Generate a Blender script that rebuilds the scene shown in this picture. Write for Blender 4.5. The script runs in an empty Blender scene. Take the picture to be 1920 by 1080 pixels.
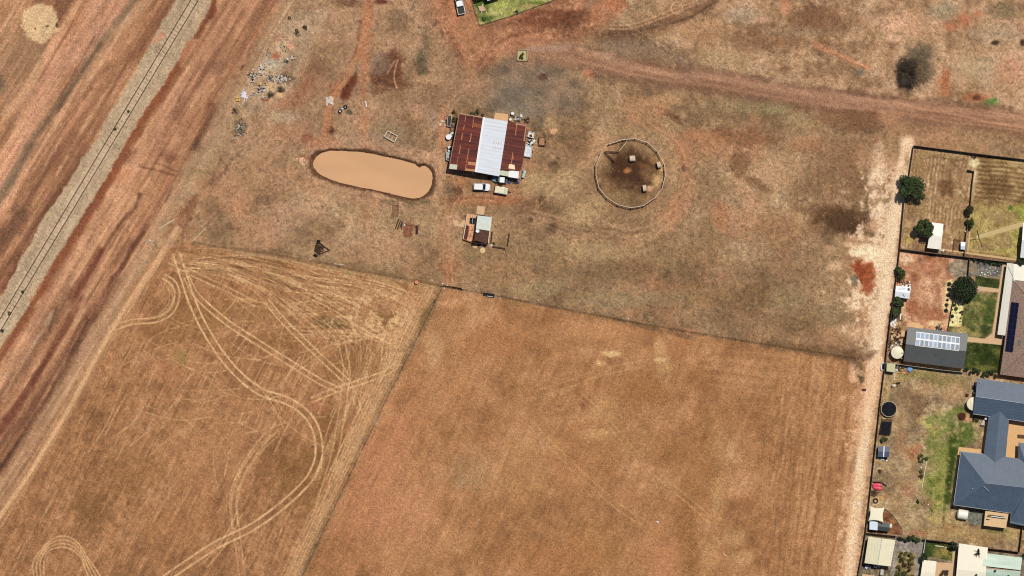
import bpy, math, random
import numpy as np
from mathutils import Vector, Matrix

# ------------------------------------------------------------------ camera, light, exposure
S = 0.14                      # metres per photograph pixel
CAM_H = 2000.0
scene = bpy.context.scene
C = scene.collection
cam_d = bpy.data.cameras.new('camera')
cam_d.sensor_width = 36.0
cam_d.lens = 36.0 * CAM_H / (1920 * S)
cam_d.clip_start = 10.0
cam_d.clip_end = 30000.0
cam = bpy.data.objects.new('camera', cam_d)
cam.location = (0, 0, CAM_H)
C.objects.link(cam)
scene.camera = cam

SUN_EL, SUN_AZ = math.radians(65), math.radians(34)
world = bpy.data.worlds.new('World')
scene.world = world
world.use_nodes = True
wn = world.node_tree
sky = wn.nodes.new('ShaderNodeTexSky')
sky.sky_type = 'NISHITA'
sky.sun_disc = False
sky.sun_elevation = SUN_EL
sky.sun_rotation = SUN_AZ
wn.links.new(sky.outputs[0], wn.nodes['Background'].inputs[0])
wn.nodes['Background'].inputs[1].default_value = 0.05
sun_d = bpy.data.lights.new('sun', 'SUN')
sun_d.energy = 4.2
sun_d.angle = math.radians(0.53)
sun_d.color = (1.0, 0.95, 0.88)
sun = bpy.data.objects.new('sun', sun_d)
to_sun = Vector((math.sin(SUN_AZ) * math.cos(SUN_EL), math.cos(SUN_AZ) * math.cos(SUN_EL), math.sin(SUN_EL)))
sun.rotation_euler = to_sun.to_track_quat('Z', 'Y').to_euler()
sun.location = (0, 0, 300)
C.objects.link(sun)
scene.view_settings.view_transform = 'Standard'
scene.view_settings.look = 'None'
scene.view_settings.gamma = 1.0
scene.view_settings.exposure = 0.0
scene.cycles.pixel_filter_type = 'BLACKMAN_HARRIS'
scene.cycles.filter_width = 1.1
KR, KG, KB = 1.38, 1.34, 1.30       # light reaching flat ground, relative to albedo


def lin(c):
    c = np.asarray(c, float) / 255.0
    return np.where(c <= 0.04045, c / 12.92, ((c + 0.055) / 1.055) ** 2.4)


def alb(c):
    l = lin(c)
    return (min(l[0] / KR, .9), min(l[1] / KG, .9), min(l[2] / KB, .9), 1.0)


def W(px, py, z=0.0):
    return Vector(((px - 960) * S, (540 - py) * S, z))


# ------------------------------------------------------------------ ground painter (numpy)
STEP = 1.4
xs = np.arange(-40, 1961, STEP)
ys = np.arange(-40, 1121, STEP)
ext = np.array([60, 200, 600, 2000, 8000, 30000, 90000.])
xs = np.concatenate([xs[0] - ext[::-1], xs, xs[-1] + ext])
ys = np.concatenate([ys[0] - ext[::-1], ys, ys[-1] + ext])
X, Y = np.meshgrid(xs, ys)
XC, YC = np.clip(X, -42, 1962), np.clip(Y, -42, 1122)
rng = np.random.default_rng(7)
TAB = rng.uniform(-1, 1, (256, 256))


def vnoise(u, v, ox=0, oy=0):
    iu, iv = np.floor(u).astype(int), np.floor(v).astype(int)
    fu, fv = u - iu, v - iv
    fu, fv = fu * fu * (3 - 2 * fu), fv * fv * (3 - 2 * fv)
    iu, iv = iu + ox, iv + oy
    a = TAB[iv % 256, iu % 256]; b = TAB[iv % 256, (iu + 1) % 256]
    c = TAB[(iv + 1) % 256, iu % 256]; d = TAB[(iv + 1) % 256, (iu + 1) % 256]
    return (a * (1 - fu) + b * fu) * (1 - fv) + (c * (1 - fu) + d * fu) * fv


def fbm(sx, sy=None, ang=0.0, octv=4, seed=0, gain=0.55):
    sy = sy or sx
    ca, sa = math.cos(ang), math.sin(ang)
    u = (XC * ca + YC * sa) / sx
    v = (-XC * sa + YC * ca) / sy
    out, amp, tot = 0, 1.0, 0
    for o in range(octv):
        out = out + amp * vnoise(u * 2 ** o + 17.3 * o, v * 2 ** o + 5.1 * o, seed * 37 + o * 11, seed * 53 + o * 7)
        tot += amp; amp *= gain
    return np.clip(out / tot * 1.9, -1.3, 1.3)


ARAIL = math.atan2(1050, -635)          # direction of the rails
AFLD = math.atan2(-540, 262)            # direction of the stubble rows
N200, N60, N25, N8 = fbm(200, seed=1), fbm(60, seed=2), fbm(22, seed=3), fbm(8, seed=4, octv=3)
N4 = fbm(3.6, seed=5, octv=2)
M60, M25 = fbm(70, seed=6), fbm(25, seed=7)
RAIL1 = fbm(260, 16, ARAIL, 4, 8); RAIL2 = fbm(90, 6, ARAIL, 3, 9)
FLD1 = fbm(160, 9, AFLD, 3, 10); FLD2 = fbm(46, 3.4, AFLD, 3, 11)
HOR1 = fbm(150, 11, math.atan2(75, 480), 3, 12)
VER1 = fbm(170, 10, math.atan2(1, -.1), 3, 13)
T0 = fbm(5, seed=19, octv=2)
GR = rng.normal(0, 1, X.shape)
COL = np.zeros(X.shape + (3,))
HGT = 0.012 * N4 + 0.02 * N25


def ss(a, b, x):
    t = np.clip((x - a) / (b - a + 1e-9), 0, 1)
    return t * t * (3 - 2 * t)


def mix3(n, a, b, c):
    a, b, c = (np.array(q, float) for q in (a, b, c))
    n = np.clip(n, -1, 1)[..., None]
    return np.where(n < 0, b + (a - b) * (-n), b + (c - b) * n)


def lay(col, al, sl=None):
    al = al[..., None]
    if sl is None:
        COL[:] = COL * (1 - al) + np.asarray(col, float) * al
    else:
        COL[sl] = COL[sl] * (1 - al) + np.asarray(col, float) * al


def box(x0, x1, y0, y1):
    i0, i1 = np.searchsorted(xs, [x0, x1]); j0, j1 = np.searchsorted(ys, [y0, y1])
    return (slice(max(j0 - 1, 0), j1 + 1), slice(max(i0 - 1, 0), i1 + 1))


def polysd(pts, sl=None):
    """signed distance in pixels, negative inside"""
    x = XC if sl is None else X[sl]; y = YC if sl is None else Y[sl]
    d = np.full(x.shape, 1e9); ins = np.zeros(x.shape, bool)
    n = len(pts)
    for i in range(n):
        ax, ay = pts[i]; bx, by = pts[(i + 1) % n]
        ex, ey = bx - ax, by - ay
        t = np.clip(((x - ax) * ex + (y - ay) * ey) / (ex * ex + ey * ey + 1e-9), 0, 1)
        d = np.minimum(d, np.hypot(x - ax - t * ex, y - ay - t * ey))
        if ay != by:
            ins ^= ((ay > y) != (by > y)) & (x < ex * (y - ay) / (by - ay) + ax)
    return np.where(ins, -d, d)


def region(pts, colr, feather=4, wob=3, strength=1.0):
    d = polysd(pts) + wob * N25 + wob * .5 * N8
    a = (1 - ss(-feather, feather, d)) * strength
    lay(colr, a)
    return a


def spline(pts, sub=8):
    p = [np.array(q, float) for q in pts]
    if len(p) < 3:
        return p
    p = [2 * p[0] - p[1]] + p + [2 * p[-1] - p[-2]]
    out = []
    for i in range(1, len(p) - 2):
        for k in range(sub):
            t = k / sub
            out.append(.5 * ((2 * p[i]) + (-p[i - 1] + p[i + 1]) * t + (2 * p[i - 1] - 5 * p[i] + 4 * p[i + 1] - p[i + 2]) * t * t
                             + (-p[i - 1] + 3 * p[i] - 3 * p[i + 1] + p[i + 2]) * t ** 3))
    out.append(p[-2])
    return out


def linedist(pl, pad):
    x0 = min(q[0] for q in pl) - pad; x1 = max(q[0] for q in pl) + pad
    y0 = min(q[1] for q in pl) - pad; y1 = max(q[1] for q in pl) + pad
    sl = box(x0, x1, y0, y1)
    d = np.full(X[sl].shape, 1e9)
    for a, b in zip(pl[:-1], pl[1:]):
        s2 = box(min(a[0], b[0]) - pad, max(a[0], b[0]) + pad, min(a[1], b[1]) - pad, max(a[1], b[1]) + pad)
        loc = (slice(s2[0].start - sl[0].start, s2[0].stop - sl[0].start), slice(s2[1].start - sl[1].start, s2[1].stop - sl[1].start))
        loc = (slice(max(loc[0].start, 0), loc[0].stop), slice(max(loc[1].start, 0), loc[1].stop))
        xx, yy = X[sl][loc], Y[sl][loc]
        ex, ey = b[0] - a[0], b[1] - a[1]
        t = np.clip(((xx - a[0]) * ex + (yy - a[1]) * ey) / (ex * ex + ey * ey + 1e-9), 0, 1)
        d[loc] = np.minimum(d[loc], np.hypot(xx - a[0] - t * ex, yy - a[1] - t * ey))
    return sl, d


def stroke(pts, w, colr, strength=.8, soft=None, wob=0.0, brk=0.0, dz=0.0, smooth=True):
    soft = w * .6 if soft is None else soft
    colr = calm(colr)
    pl = spline(pts) if smooth else [np.array(q, float) for q in pts]
    sl, d = linedist(pl, w + soft + 6)
    d = d + wob * (N25[sl] + .6 * N8[sl])
    a = strength * (1 - ss(max(w / 2 - soft / 2, 0), w / 2 + soft, d))
    if dz:
        HGT[sl] += dz * (1 - ss(0, w / 2 + soft, d))
    if brk:
        a = a * np.clip(1 - brk * (.5 + .9 * M25[sl] + .5 * N8[sl]), 0, 1)
    lay(colr, a, sl)


def offs(pl, o):
    out = []
    for i, q in enumerate(pl):
        t = pl[min(i + 1, len(pl) - 1)] - pl[max(i - 1, 0)]
        t = t / (np.hypot(*t) + 1e-9)
        out.append(q + o * np.array([-t[1], t[0]]))
    return out


def treads(pts, gap, w, colr, strength=.8, brk=.3, wob=.3, soft=1.2, dz=-.01):
    pl = spline(pts)
    for o in (-gap / 2, gap / 2):
        stroke(offs(pl, o), w * 1.2, colr, min(strength * 1.25, .97), soft, wob, brk, dz, smooth=False)


def calm(c):
    if len(np.shape(c)) == 1 and c[0] - c[1] > 58 and c[2] < 150:
        k = min(.55, .2 + (c[0] - c[1] - 58) / 90)
        return tuple(a * (1 - k) + b * k for a, b in zip(c, (166, 120, 86)))
    return c


def blob(cx, cy, rx, ry, colr, strength=.7, ang=0, soft=.6, wob=.35, dz=0):
    colr = calm(colr)
    R = max(rx, ry) * 1.9 + 6
    sl = box(cx - R, cx + R, cy - R, cy + R)
    ca, sa = math.cos(math.radians(ang)), math.sin(math.radians(ang))
    dx, dy = X[sl] - cx, Y[sl] - cy
    q = np.hypot((dx * ca + dy * sa) / rx, (-dx * sa + dy * ca) / ry)
    q = q + wob * (.75 * M25[sl] + .45 * N8[sl] + .3 * N4[sl])
    a = min(strength * 1.35, .97) * (1 - ss(1 - soft, 1 + soft * .6, q))
    if dz:
        HGT[sl] += dz * (1 - ss(.4, 1.1, q))
    lay(colr, a, sl)


def patch(pts, colr, strength=1., feather=1.5, wob=.8):
    """hard-edged polygon in a local box"""
    x0 = min(q[0] for q in pts) - 8; x1 = max(q[0] for q in pts) + 8
    y0 = min(q[1] for q in pts) - 8; y1 = max(q[1] for q in pts) + 8
    sl = box(x0, x1, y0, y1)
    d = polysd(pts, sl) + wob * N8[sl]
    a = strength * (1 - ss(-feather, feather, d))
    if callable(colr):
        colr = colr(sl)
    lay(colr, a, sl)


# ---- the yard: everything east of the rail corridor starts from this
nb = .5 * N60 + .45 * N200 + .3 * N25 + .2 * N8
COL[:] = mix3(nb * .9, (110, 84, 58), (154, 120, 86), (190, 154, 116))
lay((186, 128, 92), np.clip(M60 + .05, 0, 1) * .42)
lay((120, 92, 64), np.clip(-N60 - .3, 0, 1) * .25)

# ---- top right paddock
nb = .6 * N25 + .5 * M60 + .35 * N8
region([(1180, -60), (1980, -60), (1980, 240), (1700, 215), (1440, 160), (1290, 135), (1220, 90), (1240, 40)],
       mix3(nb, (134, 99, 71), (178, 138, 102), (202, 163, 128)), 18, 10, .85)
for a in [(1535, 40, 55, 35, (128, 88, 62), .5), (1480, 70, 45, 25, (132, 92, 64), .4), (1405, 75, 40, 26, (140, 98, 68), .35),
          (1700, 45, 70, 22, (206, 158, 122), .45), (1680, 45, 30, 9, (222, 170, 134), .5), (1675, 72, 22, 7, (226, 178, 142), .5),
          (1800, 40, 40, 18, (182, 98, 64), .3), (1783, 45, 12, 10, (190, 108, 74), .55), (1808, 34, 13, 12, (196, 112, 78), .6), (1832, 26, 10, 8, (190, 108, 72), .55),
          (1880, 20, 28, 20, (128, 110, 78), .5), (1775, 20, 30, 20, (150, 138, 108), .4), (1860, 60, 45, 22, (178, 150, 116), .5),
          (1830, 130, 45, 24, (188, 158, 122), .6), (1772, 155, 12, 28, (186, 100, 62), .65), (1762, 150, 8, 10, (214, 140, 96), .5),
          (1828, 184, 24, 9, (182, 96, 60), .7), (1830, 184, 10, 6, (104, 66, 44), .9), (1855, 195, 16, 8, (108, 130, 66), .7),
          (1862, 188, 7, 5, (98, 126, 54), .8), (1835, 202, 12, 4, (104, 126, 66), .6), (1722, 105, 34, 24, (108, 92, 70), .65), (1735, 128, 22, 26, (104, 88, 66), .55),  # grey blobs at the burnt tree: charred ground with its shadow painted in
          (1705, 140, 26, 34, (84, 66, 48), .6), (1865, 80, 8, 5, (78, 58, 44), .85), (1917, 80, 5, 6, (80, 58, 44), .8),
          (1505, 60, 60, 10, (168, 146, 112), .3), (1610, 135, 14, 8, (128, 112, 92), .5), (1425, 37, 18, 8, (220, 168, 132), .6),
          (1395, 30, 40, 16, (160, 142, 116), .4), (1473, 10, 10, 16, (216, 144, 106), .5), (1270, 45, 60, 30, (176, 136, 98), .5),
          (1350, 115, 60, 26, (180, 148, 108), .5), (1330, 60, 46, 28, (178, 134, 96), .5), (1895, 130, 28, 34, (196, 140, 108), .45)]:
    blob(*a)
stroke([(1530, 84), (1560, 97), (1600, 116), (1632, 128)], 6, (222, 150, 108), .75, wob=1.5)
stroke([(1555, 98), (1590, 115), (1622, 128)], 1.4, (120, 80, 56), .5)
stroke([(1362, 5), (1400, 35), (1415, 45)], 3, (200, 160, 128), .4)

# ---- E-W dirt road
RD = [(985, 92), (1060, 102), (1150, 122), (1240, 142), (1330, 152), (1440, 172), (1560, 190), (1680, 204), (1800, 216), (1980, 236)]
stroke(RD, 44, mix3(HOR1, (132, 94, 68), (163, 120, 90), (188, 142, 110))[0, 0], .1)
sl, d = linedist(spline(RD), 60)
a = .92 * (1 - ss(17, 31, d + 4 * N25[sl] + 2 * N8[sl]))
lay(mix3(.7 * HOR1[sl] + .2 * N8[sl], (134, 96, 70), (160, 117, 89), (184, 138, 107)), a, sl)
RDp = spline(RD)
stroke(offs(RDp, -21), 6, (112, 84, 60), .55, 6, 3, .5, smooth=False)
stroke(offs(RDp, 19), 7, (116, 86, 62), .5, 7, 3, .5, smooth=False)
for o, c in ((-11, (204, 152, 116)), (-6, (196, 148, 112)), (3, (140, 100, 72)), (8, (190, 138, 102)), (13, (128, 92, 66))):
    stroke(offs(RDp, o), 3.4, c, .45, 3, 1.6, .7, smooth=False)
stroke([(1680, 190), (1720, 202), (1780, 212), (1850, 228), (1920, 240)], 3, (226, 166, 122), .6, 2, 1, .4)
stroke([(1690, 212), (1760, 226), (1850, 236), (1920, 246)], 3, (218, 158, 118), .55, 2, 1, .4)
stroke([(1700, 224), (1800, 244), (1920, 258)], 18, (146, 106, 76), .5, 10, 3, .2)
# ---- dark branch and tracks to the north
stroke([(1110, 30), (1140, 55), (1200, 78), (1260, 105), (1285, 122)], 24, (110, 86, 66), .6, 20, 5, .35)
stroke([(1335, 0), (1290, 20), (1240, 42), (1190, 62), (1150, 66)], 20, (116, 82, 58), .7, 14, 4, .2)
treads([(1330, -5), (1275, 16), (1230, 34), (1180, 50), (1120, 49)], 7, 2.6, (192, 146, 108), .6)
stroke([(1345, 2), (1290, 34), (1230, 50), (1170, 66)], 3, (92, 66, 48), .5, 2, 1)
stroke([(1165, 40), (1230, 78), (1290, 118)], 1.6, (188, 160, 128), .5, 1, .5, .4)
stroke([(1185, 62), (1240, 96), (1280, 120)], 1.6, (188, 160, 128), .45, 1, .5, .4)
for r in (10.5,):
    stroke([(1269 + r * math.cos(t), 15 + r * math.sin(t)) for t in np.linspace(0, 6.3, 16)], 2.2, (206, 158, 118), .75, 1.2, .4)
stroke([(1259, -20), (1256, -4), (1260, 8), (1269, 10), (1280, 4), (1284, -20)], 2, (204, 156, 118), .6, 1.2, .4)

# ---- red ground around the northern house
nb = .6 * N25 + .5 * M60 + .3 * N8
region([(780, -60), (1180, -60), (1160, 30), (1120, 60), (1060, 95), (985, 92), (930, 120), (880, 140), (850, 100), (800, 60)],
       mix3(nb, (134, 90, 64), (176, 120, 86), (202, 146, 110)), 14, 8, .85)
for a in [(1060, 36, 60, 18, (108, 66, 46), .6), (985, 40, 40, 14, (122, 74, 50), .55), (1020, 24, 50, 9, (120, 72, 50), .5), (1090, 60, 40, 20, (122, 84, 58), .4),
          (1155, 10, 22, 14, (192, 112, 74), .6), (1112, 8, 10, 18, (140, 124, 98), .4), (1115, 25, 10, 22, (194, 120, 80), .6),
          (1110, 46, 5, 4, (226, 166, 124), .9), (1031, 70, 6, 3.4, (230, 158, 112), .9), (880, 60, 40, 30, (180, 128, 90), .5),
          (850, 20, 12, 40, (192, 122, 84), .5), (812, 20, 16, 40, (196, 130, 92), .4),
          (814, 44, 5, 6, (96, 62, 46), .75), (829, 62, 4, 6, (100, 68, 48), .6), (786, 58, 18, 4, (206, 170, 124), .7), (790, 30, 6, 14, (198, 160, 116), .6)]:
    blob(*a)
stroke([(1040, 62), (990, 66), (955, 78), (925, 98), (895, 130), (870, 165)], 5, (210, 138, 98), .6, 4, 2, .4)
stroke([(1020, 58), (975, 64), (945, 74), (915, 100), (880, 145)], 3, (112, 72, 50), .5, 3, 1.5, .5)
stroke([(805, 0), (830, 45), (855, 90), (880, 130)], 4, (128, 82, 58), .5, 3, 2, .5)
stroke([(820, 0), (842, 40), (872, 92)], 4, (212, 148, 110), .5, 3, 2, .5)
# ---- grey gravel hardstand north of the shed
sl = box(800, 1300, 60, 300)
d = np.hypot((X[sl] - 990) / 125, (Y[sl] - 168) / 58) + .3 * N60[sl] + .2 * N25[sl]
lay(mix3(N25[sl], (114, 94, 76), (134, 110, 88), (152, 124, 100)), .85 * (1 - ss(.45, 1.15, d)), sl)
blob(970, 180, 44, 26, (126, 112, 94), .45); blob(975, 210, 50, 14, (138, 124, 104), .4)
for a in [(1017, 143, 9, 7, (94, 62, 50), .85), (1088, 92, 8, 6, (208, 156, 124), .6), (1118, 101, 8, 4, (208, 160, 126), .6), (1142, 102, 12, 7, (206, 158, 124), .6),
          (1105, 138, 10, 8, (198, 116, 78), .6), (1106, 150, 6, 4, (204, 156, 118), .6), (1060, 85, 40, 8, (164, 128, 102), .5), (1020, 92, 40, 7, (178, 142, 116), .5),
          (1030, 232, 14, 18, (196, 158, 112), .5), (1037, 246, 8, 6, (222, 168, 124), .8), (1180, 90, 50, 20, (146, 118, 94), .5),
          (875, 165, 50, 22, (178, 130, 98), .4), (840, 170, 40, 26, (150, 116, 90), .4)]:
    blob(*a)
for i in range(34):
    x0, y0 = 960 + rng.uniform(-70, 120), 165 + rng.uniform(-50, 40); an = rng.uniform(.2, 1.2); L = rng.uniform(10, 34)
    stroke([(x0, y0), (x0 + L * math.cos(an), y0 + L * math.sin(an))], 1.1, (176, 152, 124), .35, .8, smooth=False)
stroke([(1110, 145), (1180, 152), (1260, 160), (1350, 176), (1440, 192)], 10, (122, 92, 68), .45, 8, 4, .4)
for a in [(1240, 190, 40, 12, (196, 148, 106), .5), (1240, 208, 14, 12, (186, 112, 76), .5), (1262, 218, 20, 8, (120, 82, 58), .6, 40), (1350, 248, 22, 12, (124, 84, 58), .6), (1210, 200, 50, 24, (186, 138, 100), .35),
          (1440, 205, 45, 14, (150, 132, 92), .5), (1500, 225, 50, 12, (168, 142, 102), .45), (1620, 225, 60, 20, (122, 84, 58), .5), (1560, 220, 36, 14, (132, 92, 62), .45),
          (1380, 200, 60, 14, (150, 128, 90), .4), (1665, 222, 22, 14, (188, 138, 100), .5)]:
    blob(*a)

# ---- north-west yard, between the rail corridor and the shed
nb = .6 * M60 + .4 * N25 + .25 * RAIL2
region([(560, -60), (790, -60), (830, 60), (860, 140), (850, 200), (840, 330), (600, 290), (420, 300), (480, 160)],
       mix3(nb, (138, 103, 74), (168, 129, 96), (190, 150, 115)), 16, 8, .8)
for a in [(725, 128, 24, 34, (106, 66, 46), .7, 20), (735, 150, 34, 18, (112, 72, 50), .65), (700, 170, 30, 10, (120, 78, 54), .5), (712, 120, 20, 20, (146, 124, 104), .4), (690, 170, 8, 14, (150, 136, 118), .4),
          (790, 115, 11, 30, (98, 84, 60), .6), (800, 80, 12, 26, (112, 94, 66), .5), (745, 40, 26, 24, (120, 94, 68), .4), (655, 5, 34, 10, (116, 78, 56), .5),
          (655, 158, 10, 24, (104, 58, 40), .85, 32), (646, 178, 8, 10, (106, 60, 42), .75, 32), (716, 3, 14, 5, (104, 60, 42), .8),
          (800, 150, 44, 8, (190, 146, 108), .5), (590, 130, 30, 14, (128, 92, 66), .5, -50), (570, 165, 26, 10, (122, 84, 60), .5, -50), (560, 165, 50, 30, (170, 116, 84), .4, -55),
          (574, 258, 12, 10, (106, 58, 40), .75), (621, 246, 6, 8, (98, 58, 42), .8), (600, 268, 40, 14, (176, 112, 78), .5), (545, 250, 40, 26, (182, 132, 98), .4), (530, 220, 30, 12, (188, 160, 128), .5),
          (656, 211, 6, 5, (96, 82, 66), .75), (664, 268, 22, 7, (104, 92, 66), .5), (740, 250, 46, 26, (140, 118, 88), .5), (780, 210, 12, 18, (196, 148, 116), .5), (830, 240, 10, 40, (196, 132, 94), .6),
          (812, 225, 10, 22, (172, 138, 110), .5), (625, 175, 12, 22, (168, 108, 74), .4), (612, 230, 6, 34, (186, 122, 84), .5)]:
    blob(*a)
stroke([(696, -10), (686, 45), (676, 90), (664, 118), (648, 145), (632, 172), (618, 200), (612, 250)], 9, (192, 122, 82), .75, 7, 3, .2)
stroke([(690, -10), (690, 40), (686, 90), (684, 150), (684, 210), (683, 272)], 12, (196, 124, 86), .6, 9, 3, .3)
stroke([(676, 40), (668, 90), (655, 118)], 4, (118, 76, 52), .6, 3, 2, .4)
stroke([(680, 250), (684, 268), (690, 276)], 4, (150, 76, 50), .6, 3)
stroke([(746, 112), (741, 130), (739, 148), (744, 164)], 2.2, (196, 146, 112), .8, 1.4, .5)
stroke([(742, 112), (734, 124), (728, 136)], 1.8, (190, 144, 110), .6, 1.4, .5)
# tip area beside the corridor
sl = box(420, 640, 20, 300)
d = polysd([(556, 0), (620, 0), (600, 60), (570, 110), (555, 165), (520, 190), (470, 215), (440, 190), (500, 100)], sl) + 6 * N25[sl]
lay(mix3(N25[sl], (152, 124, 96), (182, 150, 117), (202, 170, 134)), .75 * (1 - ss(-10, 10, d)), sl)
for a in [(508, 118, 20, 14, (184, 168, 142), .6), (500, 160, 16, 10, (208, 166, 118), .6), (516, 105, 10, 8, (158, 96, 68), .8), (522, 70, 16, 8, (164, 118, 88), .5), (545, 88, 9, 7, (206, 150, 116), .7),
          (526, 168, 8, 6, (92, 78, 56), .7), (507, 178, 9, 7, (92, 74, 54), .7), (498, 186, 10, 5, (140, 74, 50), .75), (525, 178, 7, 5, (212, 168, 122), .7), (440, 208, 7, 10, (92, 72, 54), .75), (450, 240, 14, 16, (104, 88, 66), .5),
          (572, 52, 5, 6, (88, 74, 56), .7), (535, 145, 12, 12, (120, 92, 66), .5)]:
    blob(*a)

r2b = random.Random(41)
# ---- rail corridor: everything west of the tip
CORR = [(-60, -60), (565, -60), (556, 0), (520, 55), (478, 130), (440, 200), (395, 270), (345, 350), (300, 430), (255, 520), (205, 610), (120, 750), (0, 950), (-60, 1040)]
nb = .75 * RAIL1 + .35 * RAIL2 + .25 * N25 + .25 * N200
region(CORR, mix3(nb, (138, 94, 68), (174, 124, 88), (202, 152, 113)), 5, 2.5, 1.)
for a in [(40, 110, 60, 90, (168, 128, 94), .6), (0, 160, 14, 18, (116, 96, 74), .7), (140, 60, 22, 46, (180, 118, 78), .5, 30), (125, 100, 14, 24, (160, 104, 68), .5, 30), (30, 190, 40, 40, (198, 148, 110), .4)]:
    blob(*a)
for pts, w, c, s in [
        ([(190, -10), (170, 40), (140, 85), (110, 120), (85, 170), (60, 230), (30, 310), (0, 370)], 34, (212, 156, 120), .65),
        ([(240, -10), (215, 30), (185, 75), (150, 110)], 26, (206, 152, 118), .6),
        ([(110, 60), (100, 110), (84, 180), (55, 250), (20, 330), (-10, 400)], 22, (214, 156, 118), .55),
        ([(0, 290), (20, 330), (-10, 400)], 24, (218, 160, 122), .5),
        ([(262, -10), (232, 28), (205, 60), (180, 95), (140, 155), (100, 210), (60, 265), (20, 340), (-10, 390)], 12, (142, 112, 84), .7),
        ([(190, 80), (170, 110), (145, 150), (110, 205)], 5, (112, 84, 62), .55),
        ([(285, -10), (250, 30), (215, 60)], 14, (196, 150, 112), .5),
        ([(330, 0), (290, 45), (240, 110), (180, 180), (120, 260)], 22, (158, 108, 76), .5),
        ([(230, 80), (190, 145), (150, 210), (110, 260)], 10, (192, 138, 102), .5),
        ([(205, 120), (170, 160), (120, 230), (70, 310), (20, 400)], 10, (128, 86, 60), .45),
        ([(60, 270), (30, 320), (0, 375)], 12, (136, 108, 82), .6),
        ([(150, 260), (100, 340), (50, 400), (0, 450)], 26, (150, 104, 74), .55),
        ([(40, 400), (20, 430), (-10, 455)], 26, (112, 78, 58), .6),
        ([(140, 330), (100, 385), (70, 440), (30, 500), (0, 545)], 12, (132, 84, 60), .7),
        ([(70, 440), (40, 490), (10, 545)], 9, (110, 66, 48), .6),
        # east of the ballast
        ([(470, -10), (430, 40), (400, 100), (360, 160), (310, 230), (270, 290)], 40, (182, 130, 98), .5),
        ([(455, 20), (400, 110), (330, 220)], 7, (140, 94, 68), .4),
        ([(545, 0), (500, 60), (450, 140), (400, 220), (360, 280)], 14, (134, 98, 72), .55),
        ([(480, 60), (440, 120), (400, 180), (340, 250)], 8, (150, 100, 72), .5),
        ([(350, 85), (320, 130), (300, 165)], 12, (198, 136, 102), .5),
        ([(300, 170), (260, 235), (230, 280)], 12, (186, 126, 94), .5),
        ([(262, 285), (240, 330), (200, 395), (150, 470), (100, 550), (50, 640), (0, 730)], 20, (200, 148, 112), .5),
        ([(262, 365), (250, 392), (232, 412), (222, 428)], 7, (98, 62, 44), .8),
        ([(225, 425), (200, 465), (175, 510), (150, 555)], 12, (132, 84, 60), .6),
        ([(190, 470), (165, 510), (135, 560)], 12, (118, 70, 50), .65),
        ([(130, 545), (110, 580), (92, 615), (60, 670), (20, 720), (-10, 760)], 12, (122, 84, 60), .55),
        ([(108, 575), (98, 600), (92, 620)], 2.5, (86, 64, 48), .6),
        ([(150, 560), (110, 640), (60, 720), (0, 810)], 12, (128, 80, 58), .7),
        ([(100, 650), (60, 720), (20, 775), (-10, 815)], 10, (112, 66, 48), .6),
        ([(320, 350), (300, 385), (270, 430), (245, 470), (215, 520)], 9, (138, 94, 68), .6),
        ([(322, 352), (310, 378)], 3, (84, 58, 44), .7),
        ([(275, 425), (262, 445), (248, 465), (230, 500), (212, 520)], 7, (108, 68, 48), .7),
        ([(215, 520), (190, 570), (160, 625), (130, 680), (95, 740), (50, 810), (0, 885)], 13, (118, 78, 56), .7),
        ([(165, 600), (140, 650), (110, 700), (90, 745), (40, 820), (0, 880)], 5, (92, 62, 46), .5),
        ([(270, 480), (240, 530), (200, 600), (160, 660)], 12, (186, 132, 96), .5),
        ([(340, 305), (300, 370), (250, 440)], 12, (190, 132, 96), .5),
        ([(395, 200), (380, 245), (370, 275)], 12, (122, 76, 54), .5)]:
    stroke(pts, w * .95, c, min(s * 1.3, .95), w * .6, w * .14, .2)
for i in range(120):
    t0, off_ = r2b.uniform(-.1, 1), r2b.choice((r2b.uniform(-330, -45), r2b.uniform(48, 200)))
    L = r2b.uniform(.06, .3)
    q_ = [(372 - 372 * t + off_ + r2b.uniform(-1.5, 1.5), 622 * t) for t in np.linspace(t0, t0 + L, 5)]
    c = r2b.choice(((214, 164, 124), (206, 150, 112), (122, 80, 58), (136, 92, 66), (196, 160, 126)))
    stroke(q_, r2b.uniform(1.4, 5), c, r2b.uniform(.2, .5), 2, 1.2, .4)
blob(74, 42, 37, 35, (226, 186, 138), .97, 30, .14, .16)
blob(88, 49, 5, 2.4, (96, 78, 54), .85); blob(107, 47, 3, 5, (92, 74, 52), .85); blob(66, 54, 2, 2, (120, 96, 64), .8)
blob(369, 2, 12, 5, (92, 52, 38), .8)
for a in [(372, 275, 10, 14, (84, 58, 46), .7), (315, 295, 16, 12, (128, 84, 60), .6), (400, 205, 9, 6, (130, 92, 66), .4), (410, 125, 22, 14, (136, 96, 72), .5, -55), (455, 125, 4, 8, (92, 62, 46), .7, 30), (262, 118, 4, 5, (112, 66, 46), .8),
          (225, 330, 22, 16, (206, 142, 102), .6, -50), (345, 250, 60, 20, (170, 120, 88), .4, -50), (245, 290, 20, 10, (120, 74, 52), .4, -58)]:
    blob(*a)
stroke([(262, 312), (290, 318), (330, 330)], 3, (128, 86, 62), .7, 2, 1); stroke([(262, 308), (300, 308), (322, 318), (335, 322)], 2.4, (122, 84, 60), .6, 2, 1)
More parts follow.
